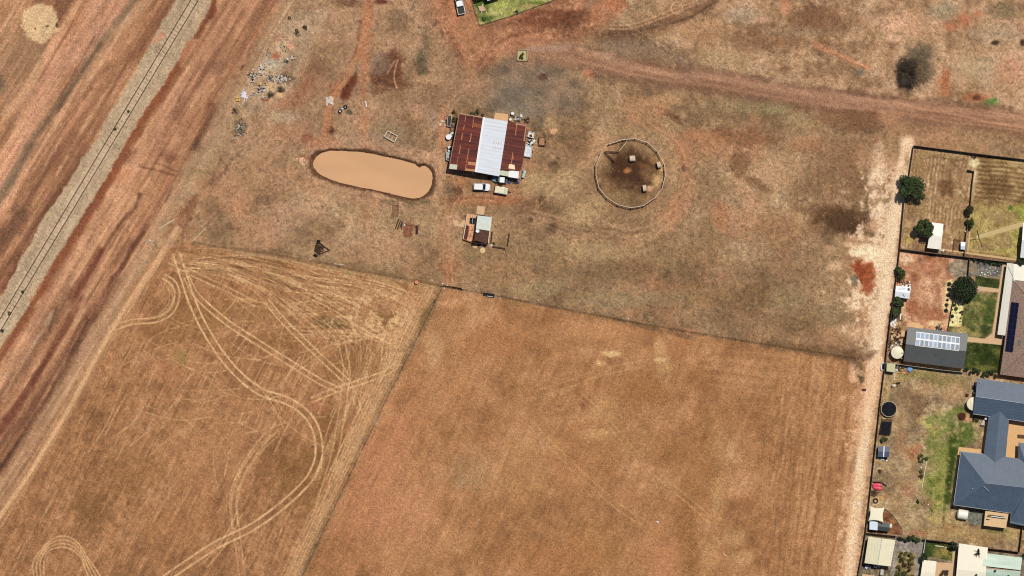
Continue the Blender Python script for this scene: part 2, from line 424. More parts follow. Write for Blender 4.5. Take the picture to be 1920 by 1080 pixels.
# pale strip between ditch and lane
stroke([(550, -10), (515, 50), (474, 126), (436, 194), (393, 262), (352, 330), (318, 392), (284, 452), (250, 508), (215, 568), (170, 645), (115, 735), (60, 822), (-10, 935)], 20, (188, 150, 113), .6, 10, 2.5, .15)
stroke([(552, -6), (516, 56), (476, 130), (440, 192)], 3, (208, 172, 132), .75, 2, .8, .1)
stroke([(440, 170), (418, 232), (380, 300), (350, 350)], 26, (194, 156, 118), .45, 16, 4, .3)
stroke([(450, 285), (425, 315), (405, 340), (390, 345)], 5, (106, 72, 54), .75, 4, 2.5, .4)
stroke([(418, 290), (408, 312), (398, 338)], 3, (104, 72, 54), .6, 3, 2, .4)
patch([(368, 362), (376, 366), (362, 400), (345, 435), (335, 437), (320, 432), (336, 400)], (136, 92, 64), .75, 4, 2)
blob(365, 322, 30, 8, (164, 130, 94), .6); blob(430, 360, 50, 30, (190, 140, 104), .45); blob(450, 390, 36, 26, (204, 146, 108), .45); blob(440, 425, 30, 8, (128, 94, 68), .5)
blob(395, 395, 20, 20, (146, 106, 76), .45)

# ---- lower-left stubble field
FL = [(322, 452), (372, 455), (600, 492), (828, 536), (700, 795), (560, 1080), (535, 1140), (-60, 1140), (-60, 1060), (0, 960), (120, 755), (205, 618), (260, 520), (300, 460)]
nb = .18 * FLD1 + .3 * FLD2 + .22 * N60 + .3 * N8 + .2 * N25 + .15 * M25
region(FL, mix3(nb, (130, 90, 59), (166, 117, 78), (198, 147, 105)), 2.5, 1.2, 1.)
for a in [(400, 840, 120, 60, (182, 130, 88), .35, -55), (330, 690, 60, 30, (186, 126, 86), .3), (250, 890, 60, 40, (150, 106, 64), .3), (360, 610, 80, 40, (142, 100, 60), .4), (340, 670, 26, 18, (150, 124, 70), .35),
          (625, 605, 34, 12, (104, 80, 48), .6), (590, 760, 24, 14, (168, 112, 78), .6), (720, 600, 40, 24, (128, 92, 54), .5), (470, 590, 60, 20, (158, 116, 74), .4), (700, 680, 50, 40, (140, 100, 60), .4),
          (640, 690, 40, 30, (146, 104, 62), .4), (180, 960, 50, 30, (126, 90, 54), .4), (560, 900, 60, 60, (130, 92, 52), .4), (620, 830, 30, 60, (126, 88, 50), .4), (520, 640, 40, 20, (138, 98, 58), .4), (330, 980, 80, 40, (172, 120, 78), .35),
          (400, 500, 30, 16, (148, 118, 78), .4)]:
    blob(*a)
cor = 1 - ss(-6, 10, polysd(CORR)); COL *= (1 + .06 * RAIL2 * cor + .05 * RAIL1 * cor)[..., None]
PALE = (222, 176, 126)
# swarm of tyre arcs in the north of the field
r2 = random.Random(3)
for i in range(120):
    x0, y0 = 330 + r2.uniform(-14, 60), 468 + r2.uniform(-4, 40)
    x1 = r2.uniform(520, 800); t_ = r2.random() ** .8
    y1 = 500 + (x1 - 330) * .10 + t_ * 110
    bow = r2.uniform(-26, 2)
    stroke([(x0, y0), (x0 + (x1 - x0) * .3, y0 + (y1 - y0) * .2 + bow), (x0 + (x1 - x0) * .65, y0 + (y1 - y0) * .55 + bow), (x1, y1), (x1 + 18, y1 + r2.uniform(6, 34))][:r2.choice((4, 5))], r2.uniform(.9, 1.7), PALE if r2.random() < .66 else (120, 82, 50), r2.uniform(.35, .7), .9, .8, .35)
for i in range(70):           # single wheel lines wandering over the rest of the field
    x0, y0 = r2.uniform(230, 740), r2.uniform(560, 800)
    if x0 > 810 - (y0 - 536) * .49:
        continue
    an = r2.choice((r2.uniform(.2, 1.0), r2.uniform(1.7, 2.3), r2.uniform(2.6, 3.1))); L = r2.uniform(40, 150); cv = r2.uniform(-.4, .4)
    q_ = [(x0 + L * t * math.cos(an + cv * t), y0 + L * t * math.sin(an + cv * t)) for t in (0, .33, .66, 1)]
    q_ = [p_ for p_ in q_ if p_[0] < 815 - (p_[1] - 536) * .49]
    if len(q_) > 2:
        stroke(q_, r2.uniform(1.0, 1.8), PALE, r2.uniform(.4, .75), 1.0, .6, .35)
for i in range(60):
    a0 = r2.uniform(0, 6.28); L = r2.uniform(1.2, 3.6); rr = r2.uniform(10, 48); cx, cy = 712 + r2.uniform(-8, 8), 592 + r2.uniform(-8, 8)
    stroke([(cx + rr * 1.18 * math.cos(a0 + L * t), cy + rr * .95 * math.sin(a0 + L * t)) for t in np.linspace(0, 1, 8)], r2.uniform(1.1, 2), PALE, r2.uniform(.3, .6), 1.0, 1.2, .5)
for i in range(60):
    x0, y0 = r2.uniform(420, 700), r2.uniform(560, 640); L = r2.uniform(40, 130)
    stroke([(x0, y0), (x0 + L * .5, y0 + r2.uniform(-6, 10)), (x0 + L, y0 + r2.uniform(-10, 20))], 1.6, PALE, r2.uniform(.25, .5), 1.2, .8, .5)
for i in range(16):          # lines falling from the loop towards the south
    x0 = r2.uniform(640, 760); y0 = r2.uniform(600, 660)
    stroke([(x0, y0), (x0 - r2.uniform(0, 20), y0 + 60), (x0 - r2.uniform(10, 40), y0 + r2.uniform(90, 170))], 1.5, PALE, r2.uniform(.25, .5), 1.2, .6, .5)
for i in range(150):          # faint row marks
    x0, y0 = r2.uniform(0, 620), r2.uniform(620, 1080); L = r2.uniform(20, 90)
    if x0 < (960 - y0) * .62 + 12 or x0 > 828 - (y0 - 536) * .49 - 20:
        continue
    c = PALE if r2.random() < .75 else (112, 78, 46)
    stroke([(x0, y0), (x0 + L * .24, y0 - L * .5), (x0 + L * .5, y0 - L * .95)], r2.uniform(1.0, 1.9), c, r2.uniform(.25, .55), 1.0, .8, .45)
for i in range(16):          # laps round the corner and down the eastern headland
    o = i * 3.6 + r2.uniform(-1, 1)
    q_ = [(590 + r2.uniform(-60, 60), 500 + o * .9), (690, 516 + o * .9), (748 - o * .25, 536 + o * .7), (778 - o * .6, 572 + o * .3), (780 - o * 1.0, 610), (762 - o * 1.1, 655), (735 - o * 1.1, 708), (706 - o * 1.1, 765), (672 - o * 1.05, 832), (640 - o, 900)]
    stroke(q_[:r2.choice((6, 7, 8, 10, 10))], r2.uniform(1.1, 1.9), PALE, r2.uniform(.4, .75), 1.0, .6, .35)
# main wheel tracks
for pts, g, w, s in [
        ([(330, 475), (345, 520), (362, 570), (385, 618), (415, 665), (450, 705), (490, 735), (535, 750), (570, 772), (592, 805), (598, 850), (585, 890), (560, 920), (520, 955), (470, 990), (400, 1025), (310, 1085)], 13, 2.8, .9),
        ([(350, 520), (370, 555), (420, 600), (480, 640), (540, 678), (600, 715), (640, 733)], 10, 2.4, .7),
        ([(500, 565), (530, 600), (570, 640), (610, 678), (650, 715)], 10, 2.3, .7),
        ([(585, 750), (620, 735), (670, 718), (720, 700), (750, 680)], 9, 2.4, .65),
        ([(560, 690), (620, 650), (660, 632)], 8, 1.8, .4),
        ([(318, 488), (360, 512), (420, 540), (480, 570)], 9, 2, .5),
        ([(205, 618), (245, 604), (290, 600), (320, 585), (332, 555), (326, 532), (308, 518)], 9, 2.4, .7),
        ([(300, 590), (318, 570), (320, 545), (310, 528)], 5, 1.6, .4),
        ([(300, 590), (345, 612), (400, 622), (440, 614)], 8, 1.6, .3),
        ([(455, 1085), (440, 960), (450, 900), (480, 850), (510, 820)], 11, 2.2, .4),
        ([(440, 985), (438, 930), (456, 880), (490, 830), (520, 800)], 12, 2.2, .5),
        ([(385, 1060), (425, 1010), (450, 960)], 10, 1.9, .45),
        ([(640, 640), (650, 690), (648, 720), (640, 780), (628, 850), (610, 910), (590, 980)], 12, 2, .5),
        ([(665, 740), (680, 790), (690, 820)], 8, 2, .45)]:
    treads(pts, g, w * .9, PALE, s, .2, soft=1.0)
for rr, s in ((52, .75), (45, .75), (38, .7), (31, .7)):     # loop at the bottom edge
    q = rr - 41
    stroke([(75 - q * .9, 1090), (72 - q, 1060), (78 - q * .8, 1040), (96, 1022 - q * .8), (118, 1016 - q), (140 + q * .3, 1024 - q * .8), (158 + q * .6, 1046), (172 + q, 1072), (182 + q, 1090)], 2.1, PALE, s, 1.2, .3, .1)
# lane at the edge of the corridor
LANE = [(332, 428), (300, 480), (258, 543), (226, 590), (203, 630), (170, 690), (130, 765), (92, 828), (50, 895), (0, 968), (-30, 1010)]
stroke([(340, 415), (290, 500), (245, 568), (200, 640), (140, 745), (80, 845), (-20, 1000)], 18, (186, 140, 102), .45, 10, 2, .2)
stroke(LANE, 6.5, (222, 174, 126), .9, 4, .6, .05)
treads([(336, 428), (300, 482), (262, 540), (230, 592)], 9, 3, (214, 162, 118), .55)
treads([(180, 650), (120, 752), (60, 850), (0, 945)], 11, 2.2, (206, 162, 122), .4)
stroke([(118, 800), (80, 862), (40, 928), (0, 990)], 2, PALE, .45, 1.4, .5, .3)
blob(310, 455, 22, 12, (178, 138, 104), .5); blob(340, 466, 8, 8, (150, 108, 76), .5)

# ---- middle field
FM = [(834, 538), (960, 562), (1120, 592), (1320, 628), (1610, 672), (1640, 700), (1622, 830), (1606, 960), (1588, 1140), (535, 1140), (570, 1080), (705, 795)]
nb = .5 * N60 + .35 * N200 + .3 * N25 + .2 * N8 + .2 * FLD1
am = region(FM, mix3(nb, (146, 100, 64), (174, 123, 81), (196, 145, 102)), 3, 1.5, 1.)
for a in [(700, 900, 60, 180, (194, 130, 88), .55, 25), (740, 960, 90, 120, (198, 136, 94), .5, 25), (840, 620, 50, 40, (182, 132, 90), .5), (930, 640, 70, 40, (176, 116, 72), .5), (815, 660, 18, 34, (204, 160, 114), .4), (840, 570, 24, 10, (206, 152, 108), .6),
          (860, 740, 60, 60, (180, 126, 84), .4), (880, 885, 44, 36, (158, 124, 86), .35), (865, 905, 14, 10, (164, 134, 98), .3), (1100, 620, 120, 20, (190, 136, 92), .5), (1285, 622, 36, 7, (214, 142, 102), .7), (1270, 655, 26, 20, (166, 110, 70), .4),
          (1150, 663, 16, 6, (220, 180, 124), .8), (1126, 682, 12, 5, (214, 170, 116), .6), (1238, 675, 12, 5, (222, 182, 126), .75), (1236, 650, 10, 20, (206, 160, 110), .5), (1245, 700, 14, 30, (200, 156, 106), .5), (1212, 722, 40, 34, (158, 108, 66), .5), (1330, 715, 40, 22, (156, 106, 66), .45),
          (1190, 735, 90, 26, (164, 112, 70), .35), (1400, 700, 60, 40, (194, 142, 100), .4), (1500, 700, 60, 24, (190, 136, 94), .5), (1095, 757, 14, 12, (150, 96, 62), .5), (1140, 770, 40, 22, (192, 146, 98), .4), (1120, 815, 40, 12, (206, 160, 110), .45), (1350, 840, 24, 44, (200, 154, 106), .3), (1370, 850, 10, 20, (214, 170, 120), .3), (1345, 930, 14, 40, (200, 154, 104), .5),
          (1375, 1010, 26, 22, (206, 162, 110), .35), (1330, 1040, 20, 40, (196, 150, 100), .4), (1390, 1045, 24, 14, (212, 168, 116), .35), (1235, 1040, 40, 40, (194, 132, 88), .6), (1240, 1080, 30, 40, (198, 136, 92), .5), (1110, 1030, 60, 50, (162, 114, 68), .4), (1030, 1050, 90, 40, (176, 118, 74), .4), (980, 900, 60, 80, (170, 122, 76), .4),
          (1200, 840, 90, 40, (162, 114, 70), .35), (1310, 880, 40, 90, (166, 116, 72), .4), (1060, 880, 40, 24, (190, 128, 86), .4), (1290, 1000, 20, 80, (152, 104, 62), .4), (1080, 860, 60, 60, (182, 128, 82), .35)]:
    blob(*a)
# streaked eastern headland
sl = box(1380, 1660, 660, 1140)
hd = ss(1400, 1500, X[sl] + (Y[sl] - 860) * .1) * am[sl]
lay(mix3(.3 * VER1[sl] + .5 * fbm(60, 3.5, math.atan2(1, -.1), 3, 30)[sl] + .35 * N8[sl], (136, 92, 58), (174, 124, 82), (208, 158, 112)), hd * .6, sl)
for i in range(40):
    x0 = r2.uniform(1450, 1585); y0 = r2.uniform(700, 1000); L = r2.uniform(40, 140)
    c = (212, 164, 116) if r2.random() < .6 else (126, 84, 50)
    stroke([(x0 + 6, y0), (x0, y0 + L * .5), (x0 - L * .12, y0 + L)], r2.uniform(1.4, 3), c, r2.uniform(.2, .4), 2, 1, .4)
for i in range(9):      # curved headland turning marks
    o = i * 9
    stroke([(1300 + o * .4, 655 + o * .9), (1440 - o * .3, 664 + o), (1540 - o * .6, 690 + o * .8), (1592 - o, 745 + o * .4), (1590 - o, 850), (1572 - o, 1000)], 2, (148, 100, 62) if i % 2 else (204, 154, 106), .28, 2, 1, .5)
for pts, g in (([(1080, 735), (1130, 780), (1190, 850), (1250, 905), (1310, 955), (1330, 975)], 10), ([(990, 790), (1080, 880), (1160, 950), (1215, 985)], 11), ([(1000, 740), (1060, 722), (1120, 700), (1200, 682)], 12), ([(985, 750), (1040, 742), (1090, 720), (1150, 692)], 4)):
    treads(pts, g, 2, (204, 158, 108), .42, .5)
for i in range(40):
    x0, y0 = r2.uniform(600, 900), r2.uniform(780, 1060); L = r2.uniform(40, 160)
    if x0 < 828 - (y0 - 536) * .49 + 12:
        continue
    stroke([(x0, y0), (x0 + L * .24, y0 - L * .5), (x0 + L * .46, y0 - L)], r2.uniform(1.6, 3), (210, 156, 110) if r2.random() < .7 else (150, 98, 60), r2.uniform(.15, .32), 2, 1, .5)
# double track west of the cross fence, and the dark line painted under the wire
FX = [(828, 542), (800, 598), (765, 668), (730, 738), (697, 806), (668, 866), (630, 945), (600, 1010), (566, 1085)]
fxp = spline(FX)
for o, s in ((9, .6), (14, .85), (19, .6), (25, .85), (31, .5), (37, .35)):
    stroke(offs(fxp, o), 2.6, (216, 172, 124), s, 1.4, .8, .2, smooth=False)
stroke(offs(fxp, 16), 22, (186, 142, 98), .4, 8, 2, .2, smooth=False)
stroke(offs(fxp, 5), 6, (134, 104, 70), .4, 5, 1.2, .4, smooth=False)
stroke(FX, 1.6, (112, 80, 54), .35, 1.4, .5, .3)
blob(800, 590, 10, 40, (116, 92, 58), .5, 26)
F1 = [(362, 454), (430, 465), (520, 478), (600, 492), (700, 512), (780, 526), (835, 537), (960, 560), (1080, 583), (1200, 607), (1330, 628), (1430, 645), (1520, 658), (1610, 672)]
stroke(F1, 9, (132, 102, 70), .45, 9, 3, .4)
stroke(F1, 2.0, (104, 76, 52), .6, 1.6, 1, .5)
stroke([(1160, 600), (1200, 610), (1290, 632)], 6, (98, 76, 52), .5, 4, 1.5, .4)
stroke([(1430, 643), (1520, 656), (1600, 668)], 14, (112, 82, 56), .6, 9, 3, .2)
stroke([(372, 456), (470, 476), (600, 498), (720, 520), (815, 540)], 6, (186, 150, 104), .45, 5, 2, .4)

# ---- centre: dam, hut, round yard
for a in [(690, 260, 60, 12, (170, 132, 104), .5), (800, 290, 22, 10, (196, 152, 118), .55), (470, 330, 70, 40, (176, 132, 98), .4), (540, 410, 70, 40, (178, 136, 104), .4), (500, 375, 20, 10, (128, 94, 70), .5), (700, 460, 80, 30, (188, 142, 106), .4), (480, 430, 40, 40, (200, 146, 110), .35), (565, 435, 22, 10, (126, 100, 72), .4),
          (850, 350, 14, 30, (112, 92, 66), .5), (858, 356, 10, 10, (104, 66, 46), .6), (860, 340, 20, 12, (186, 116, 78), .5), (880, 310, 30, 10, (180, 112, 74), .5), (848, 300, 14, 40, (186, 128, 92), .4), (912, 375, 70, 12, (160, 104, 70), .55), (990, 390, 30, 14, (128, 92, 64), .5), (1040, 310, 13, 16, (106, 80, 54), .75), (1015, 300, 10, 14, (124, 98, 70), .5), (1046, 335, 8, 6, (130, 100, 70), .4),
          (1017, 375, 8, 12, (98, 72, 48), .65), (1040, 395, 24, 14, (108, 82, 56), .6), (1037, 424, 12, 12, (94, 70, 48), .7), (995, 412, 4, 5, (96, 70, 48), .6), (1100, 400, 60, 30, (190, 156, 112), .45), (1000, 345, 30, 20, (186, 154, 108), .5), (1060, 340, 40, 30, (186, 152, 108), .4), (850, 410, 20, 10, (190, 146, 110), .5), (845, 490, 30, 30, (172, 118, 80), .4), (830, 440, 12, 30, (180, 132, 96), .4),
          (1120, 470, 90, 20, (182, 150, 108), .45), (1010, 480, 60, 30, (150, 120, 84), .4), (1150, 510, 60, 20, (128, 100, 68), .5), (1080, 430, 50, 12, (112, 88, 60), .4), (1260, 470, 70, 30, (160, 126, 88), .4), (1330, 440, 40, 40, (148, 116, 80), .4), (1310, 555, 70, 26, (150, 112, 76), .5), (1410, 560, 50, 30, (120, 90, 60), .5), (1180, 560, 120, 18, (150, 126, 90), .5),
          (1010, 540, 60, 20, (160, 134, 96), .5), (920, 520, 60, 20, (154, 118, 82), .5), (840, 515, 12, 24, (168, 108, 72), .5), (900, 480, 40, 16, (150, 122, 84), .4), (700, 480, 60, 14, (176, 134, 98), .5), (770, 380, 40, 10, (118, 100, 66), .5), (735, 378, 20, 6, (110, 94, 62), .5), (540, 320, 20, 14, (178, 130, 96), .4), (600, 300, 14, 24, (176, 130, 100), .4)]:
    blob(*a)
# round yard
sl = box(1080, 1330, 230, 450)
d = np.hypot(X[sl] - 1183, Y[sl] - 325)
lay((150, 118, 80), .5 * (1 - ss(55, 66, d)), sl)
q = np.hypot((X[sl] - 1184) / 50, (Y[sl] - 322) / 45) + .18 * N25[sl] + .12 * N8[sl]
lay((78, 52, 34), .96 * (1 - ss(.45, 1.35, q)), sl)
for a in [(1176, 320, 7, 5, (176, 112, 66), .7), (1205, 310, 10, 6, (128, 82, 52), .5), (1228, 300, 12, 10, (168, 126, 82), .5), (1240, 310, 6, 14, (216, 164, 100), .75), (1232, 338, 12, 12, (202, 160, 112), .7), (1215, 325, 14, 16, (166, 126, 84), .35), (1218, 354, 8, 7, (206, 160, 118), .7), (1150, 350, 12, 14, (122, 88, 58), .4), (1180, 368, 30, 8, (158, 126, 86), .4), (1282, 316, 6, 8, (86, 58, 38), .8)]:
    blob(*a)
for r, c, s, w, t0, t1 in ((82, (182, 146, 104), .4, 16, -2.6, 3.4), (104, (192, 122, 84), .5, 20, -.4, .9), (100, (188, 128, 90), .35, 14, -1.6, -.4), (120, (190, 128, 92), .3, 12, .3, 1.2), (92, (130, 100, 68), .4, 5, .9, 2.4), (104, (198, 162, 118), .35, 6, .8, 2.2), (112, (124, 98, 66), .35, 5, 1., 2.1), (118, (200, 164, 120), .35, 5, .9, 1.9)):
    stroke([(1183 + r * 1.02 * math.cos(t), 325 + r * math.sin(t)) for t in np.linspace(t0, t1, 12)], w, c, s, w * .7, 2, .3)
stroke([(1000, 395), (1050, 350), (1090, 320)], 5, (194, 158, 112), .4, 4, 2, .4)
stroke([(960, 360), (1010, 345), (1070, 322), (1110, 300)], 4, (186, 150, 104), .35, 3, 2, .5)
for pts, g, s_ in [([(845, 536), (842, 500), (846, 450), (852, 400), (870, 372), (930, 372)], 10, .45), ([(960, 366), (1010, 350), (1060, 330), (1105, 300), (1120, 270)], 9, .4), ([(860, 350), (846, 300), (836, 240), (850, 190), (900, 150)], 9, .4), ([(1000, 400), (1080, 420), (1160, 428), (1240, 405), (1290, 340), (1280, 270), (1220, 225)], 11, .4), ([(1010, 415), (1090, 440), (1180, 448), (1262, 420), (1310, 350)], 8, .35), ([(600, 300), (520, 330), (440, 370), (380, 430)], 9, .4), ([(700, 420), (600, 400), (500, 390), (430, 420)], 9, .3), ([(1500, 640), (1560, 560), (1620, 480), (1665, 440)], 10, .3)]:
    treads(pts, g, 2.6, (192, 146, 110), s_, .5, .8, 2)
# east paddock
for a in [(1440, 330, 60, 30, (192, 150, 112), .5), (1500, 300, 70, 26, (186, 146, 108), .4), (1400, 260, 60, 18, (134, 92, 62), .5), (1390, 305, 22, 20, (120, 84, 56), .5, 40), (1420, 345, 40, 10, (122, 86, 58), .5, 30), (1320, 260, 40, 20, (182, 124, 86), .4), (1560, 300, 60, 40, (136, 100, 70), .5), (1600, 350, 60, 30, (132, 98, 68), .45), (1540, 360, 60, 30, (142, 106, 74), .4),
          (1572, 410, 46, 26, (92, 66, 44), .75), (1590, 425, 34, 16, (84, 60, 42), .6), (1540, 395, 40, 16, (112, 80, 54), .5), (1480, 430, 60, 30, (150, 108, 74), .4), (1490, 490, 50, 40, (140, 106, 74), .4), (1380, 420, 40, 30, (178, 128, 94), .4), (1350, 400, 20, 30, (186, 122, 86), .4), (1510, 270, 40, 14, (158, 110, 76), .4),
          (1640, 330, 14, 50, (206, 164, 130), .5), (1650, 300, 12, 36, (216, 174, 138), .5), (1650, 390, 16, 20, (190, 156, 120), .5), (1645, 425, 18, 12, (214, 166, 128), .55), (1642, 443, 12, 6, (120, 96, 68), .7), (1600, 460, 30, 7, (224, 184, 142), .6, 8), (1632, 470, 30, 12, (238, 200, 158), .75), (1645, 492, 14, 14, (238, 198, 156), .7), (1566, 500, 16, 9, (214, 170, 130), .6), (1560, 465, 16, 5, (206, 160, 122), .4), (1620, 448, 24, 6, (214, 168, 130), .45),
          (1605, 500, 24, 16, (170, 126, 90), .4), (1615, 580, 26, 20, (196, 152, 112), .5), (1560, 590, 40, 26, (140, 114, 80), .5), (1480, 560, 40, 24, (158, 132, 94), .4), (1540, 540, 40, 20, (160, 124, 88), .4), (1500, 610, 50, 20, (132, 102, 70), .5), (1600, 620, 24, 14, (200, 160, 118), .5), (1620, 650, 16, 10, (140, 110, 78), .5)]:
    blob(*a)
patch([(1596, 500), (1612, 490), (1634, 492), (1641, 515), (1638, 540), (1630, 552), (1618, 548), (1612, 525)], (150, 74, 42), .9, 5, 3)
blob(1605, 525, 9, 14, (126, 112, 88), .6, -30); blob(1592, 510, 6, 9, (146, 108, 74), .5)

# ---- sandy lane along the lots
SL = [(1702, 266), (1694, 320), (1684, 380), (1674, 440), (1666, 500), (1658, 560), (1649, 620), (1641, 680), (1632, 745), (1624, 810), (1615, 880), (1607, 950), (1600, 1010), (1592, 1090), (1588, 1140)]
stroke([(1708, 280), (1690, 400), (1676, 500), (1660, 600), (1650, 680), (1636, 780), (1622, 900), (1606, 1080)], 22, (176, 132, 96), .7, 14, 3, .1)
stroke([(q[0] - 12, q[1]) for q in SL[7:]], 26, (206, 154, 112), .7, 16, 3, .1)
stroke([(q[0] + 1, q[1]) for q in SL[:8]], 16, (226, 178, 140), .8, 12, 4, .1)
stroke(SL, 15, (246, 210, 170), .95, 11, 3.5, .05)
stroke([(1704, 268), (1690, 345), (1680, 410)], 17, (246, 200, 160), .85, 9, 2, .05)
stroke([(1646, 676), (1637, 715), (1630, 760)], 19, (240, 190, 148), .8, 8, 2, .05)
stroke([(q[0] - 6, q[1]) for q in SL[5:]], 2.4, (250, 216, 172), .5, 2, 1, .3)
stroke([(q[0] - 18, q[1]) for q in SL[8:]], 5, (132, 92, 62), .45, 4, 2, .6)
stroke([(q[0] + 16, q[1]) for q in SL[8:]], 9, (140, 104, 74), .5, 6, 2, .3)
for a in [(1605, 690, 14, 34, (104, 78, 52), .6), (1590, 668, 40, 8, (116, 84, 56), .6), (1598, 700, 8, 18, (214, 164, 126), .65), (1602, 712, 10, 5, (222, 172, 132), .6), (1615, 712, 6, 10, (92, 72, 50), .5), (1622, 668, 16, 8, (122, 88, 60), .6), (1608, 755, 14, 30, (204, 150, 112), .5), (1655, 515, 4, 4, (84, 62, 44), .8), (1640, 660, 8, 5, (120, 88, 62), .6)]:
    blob(*a)

sl = box(1540, 1700, 270, 700)
wgt = -.9 * ss(10, 95, (1668 - (Y[sl] - 480) * .14) - X[sl] - 26 * np.exp(-((Y[sl] - 478) / 26.) ** 2) - 16 * np.exp(-((Y[sl] - 360) / 60.) ** 2)) 
a = ss(-.2, .5, .55 * N25[sl] + .45 * N8[sl] + .15 * T0[sl] + 1.35 * wgt + .42) * ss(290, 330, Y[sl]) * ss(700, 610, Y[sl]) * (X[sl] < 1700 - (Y[sl] - 290) * .13)
lay((242, 204, 166), .8 * a, sl)
blob(1632, 474, 34, 11, (248, 212, 170), .7, 8, .6, .6)
blob(1652, 497, 10, 22, (246, 208, 166), .6, 0, .6, .6)
patch([(1596, 500), (1612, 490), (1634, 492), (1641, 515), (1638, 540), (1630, 552), (1618, 548), (1612, 525)], (150, 76, 44), .88, 6, 3)
blob(1603, 527, 8, 12, (126, 112, 88), .6, -30)
blob(1572, 410, 34, 18, (92, 66, 44), .6)
sl = box(1570, 1700, 690, 1130)
a = ss(.0, .5, .5 * N25[sl] + .6 * N8[sl] + .3 * T0[sl] - .9 * ss(6, 42, np.abs(X[sl] - (1630 - (Y[sl] - 745) * .118))) + .45)
lay((232, 186, 142), .55 * a, sl)
# ---- the lots
P1 = [(1714, 276), (1829, 291), (1826, 320), (1808, 479), (1688, 465), (1696, 378)]
sl = box(1660, 1980, 250, 510)
nb = .5 * N25[sl] + .4 * N8[sl]
d = polysd(P1, sl)
u = X[sl] + (Y[sl] - 380) * .1
mow = np.sin(u * 2 * math.pi / 7.2 + 1.2 * N60[sl] * 2) * .4 * np.clip(.6 + M25[sl], 0, 1.2)
lay(mix3(nb + mow, (130, 97, 66), (164, 128, 90), (208, 174, 132)), 1 - ss(-2, 1, d), sl)
P2 = [(1829, 289), (1980, 305), (1980, 500), (1906, 490), (1811, 477), (1826, 320)]
d2 = polysd(P2, sl)
v = Y[sl] - (X[sl] - 1860) * .1
mow = np.sin(v * 2 * math.pi / 8.5 + N25[sl] * 1.2) * .5 * (1 - ss(372, 384, v))
g = ss(372, 400, v)[..., None]
lay(mix3(nb + mow, (112, 82, 50), (150, 118, 78), (188, 158, 112)) * (1 - g) + mix3(nb, (134, 108, 64), (168, 142, 86), (190, 168, 104)) * g, 1 - ss(-2, 1, d2), sl)
for a in [(1775, 350, 18, 16, (116, 84, 54), .6), (1757, 294, 20, 6, (122, 90, 60), .55), (1795, 300, 20, 6, (126, 96, 64), .5), (1700, 300, 6, 20, (150, 116, 80), .4), (1700, 450, 12, 14, (176, 150, 86), .5), (1730, 370, 20, 20, (160, 130, 90), .4), (1720, 400, 20, 6, (150, 116, 80), .5), (1800, 430, 14, 20, (156, 128, 84), .4),
          (1868, 350, 36, 26, (104, 74, 44), .45), (1905, 305, 20, 6, (190, 160, 110), .5), (1900, 390, 12, 8, (150, 150, 70), .4), (1895, 389, 5, 5, (96, 112, 48), .85), (1917, 400, 6, 20, (146, 156, 66), .6), (1860, 410, 24, 10, (186, 160, 104), .5), (1885, 455, 26, 14, (150, 120, 84), .5), (1850, 465, 20, 8, (154, 122, 86), .5), (1908, 445, 10, 26, (170, 160, 84), .6), (1880, 470, 30, 6, (168, 152, 82), .5), (1880, 408, 30, 10, (140, 112, 76), .4), (1827, 305, 10, 8, (222, 200, 152), .8), (1829, 330, 4, 14, (206, 176, 136), .5), (1835, 440, 10, 6, (160, 140, 80), .5)]:
    blob(*a)
for i in range(12):     # turning loops of the mower
    r = 8 + i * 3.2
    stroke([(1735 - r * .9 + 6, 400 - i * 2), (1732 - r, 330), (1735 - r * .6, 300 - r * .2), (1760, 296 - r * .3), (1800, 302 - r * .2)], 1.6, (198, 168, 112) if i % 2 else (134, 106, 66), .3, 1.2, .6, .3)
for i in range(10):
    stroke([(1700 + i * 9, 452 - i * 4), (1716 + i * 9, 425 - i * 5), (1724 + i * 9, 395 - i * 3)], 1.6, (200, 170, 112), .35, 1.2, .6, .3)
stroke([(1829, 321), (1824, 372)], 4, (206, 178, 138), .7, 2, .5)
stroke([(1812, 477), (1860, 482), (1904, 490)], 10, (112, 84, 64), .7, 4, 1.5, .1)
stroke([(1690, 468), (1740, 473), (1806, 481)], 5, (124, 94, 68), .6, 3, 1, .1)
patch([(1787, 449), (1801, 448), (1806, 471), (1785, 470)], (128, 94, 66), .8)
patch([(1746, 413), (1774, 416), (1772, 424), (1744, 421)], (160, 104, 70), .5); patch([(1770, 416), (1776, 418), (1766, 470), (1762, 469)], (150, 108, 72), .5)
# lot 2
P3 = [(1687, 468), (1817, 485), (1806, 560), (1799, 612), (1800, 625), (1700, 613), (1666, 612), (1680, 520)]
sl = box(1650, 1980, 460, 720)
nb = .55 * N25[sl] + .35 * M60[sl] + .3 * N8[sl]
d = polysd(P3, sl)
lay(mix3(nb, (152, 96, 66), (196, 144, 108), (230, 184, 146)), 1 - ss(-2, 1, d), sl)
for a in [(1700, 485, 14, 12, (232, 190, 150), .7), (1740, 500, 24, 12, (196, 138, 102), .5), (1712, 580, 14, 24, (148, 84, 54), .6), (1750, 590, 40, 16, (166, 104, 70), .5), (1730, 545, 20, 20, (196, 142, 106), .5), (1720, 520, 12, 10, (160, 108, 72), .4), (1752, 606, 16, 5, (226, 190, 138), .75), (1775, 606, 10, 8, (222, 178, 138), .6), (1748, 479, 8, 5, (84, 62, 44), .7), (1725, 486, 4, 4, (120, 96, 66), .6)]:
    blob(*a)
patch([(1796, 485), (1816, 487), (1812, 522), (1790, 520), (1777, 510), (1783, 492)], lambda s: mix3(N8[s], (118, 108, 88), (140, 126, 104), (164, 146, 120)), .85, 3, 3)
patch([(1819, 487), (1882, 495), (1880, 522), (1814, 518)], lambda s: mix3(N8[s], (96, 92, 84), (122, 112, 98), (150, 134, 112)), 1., 1, 1)
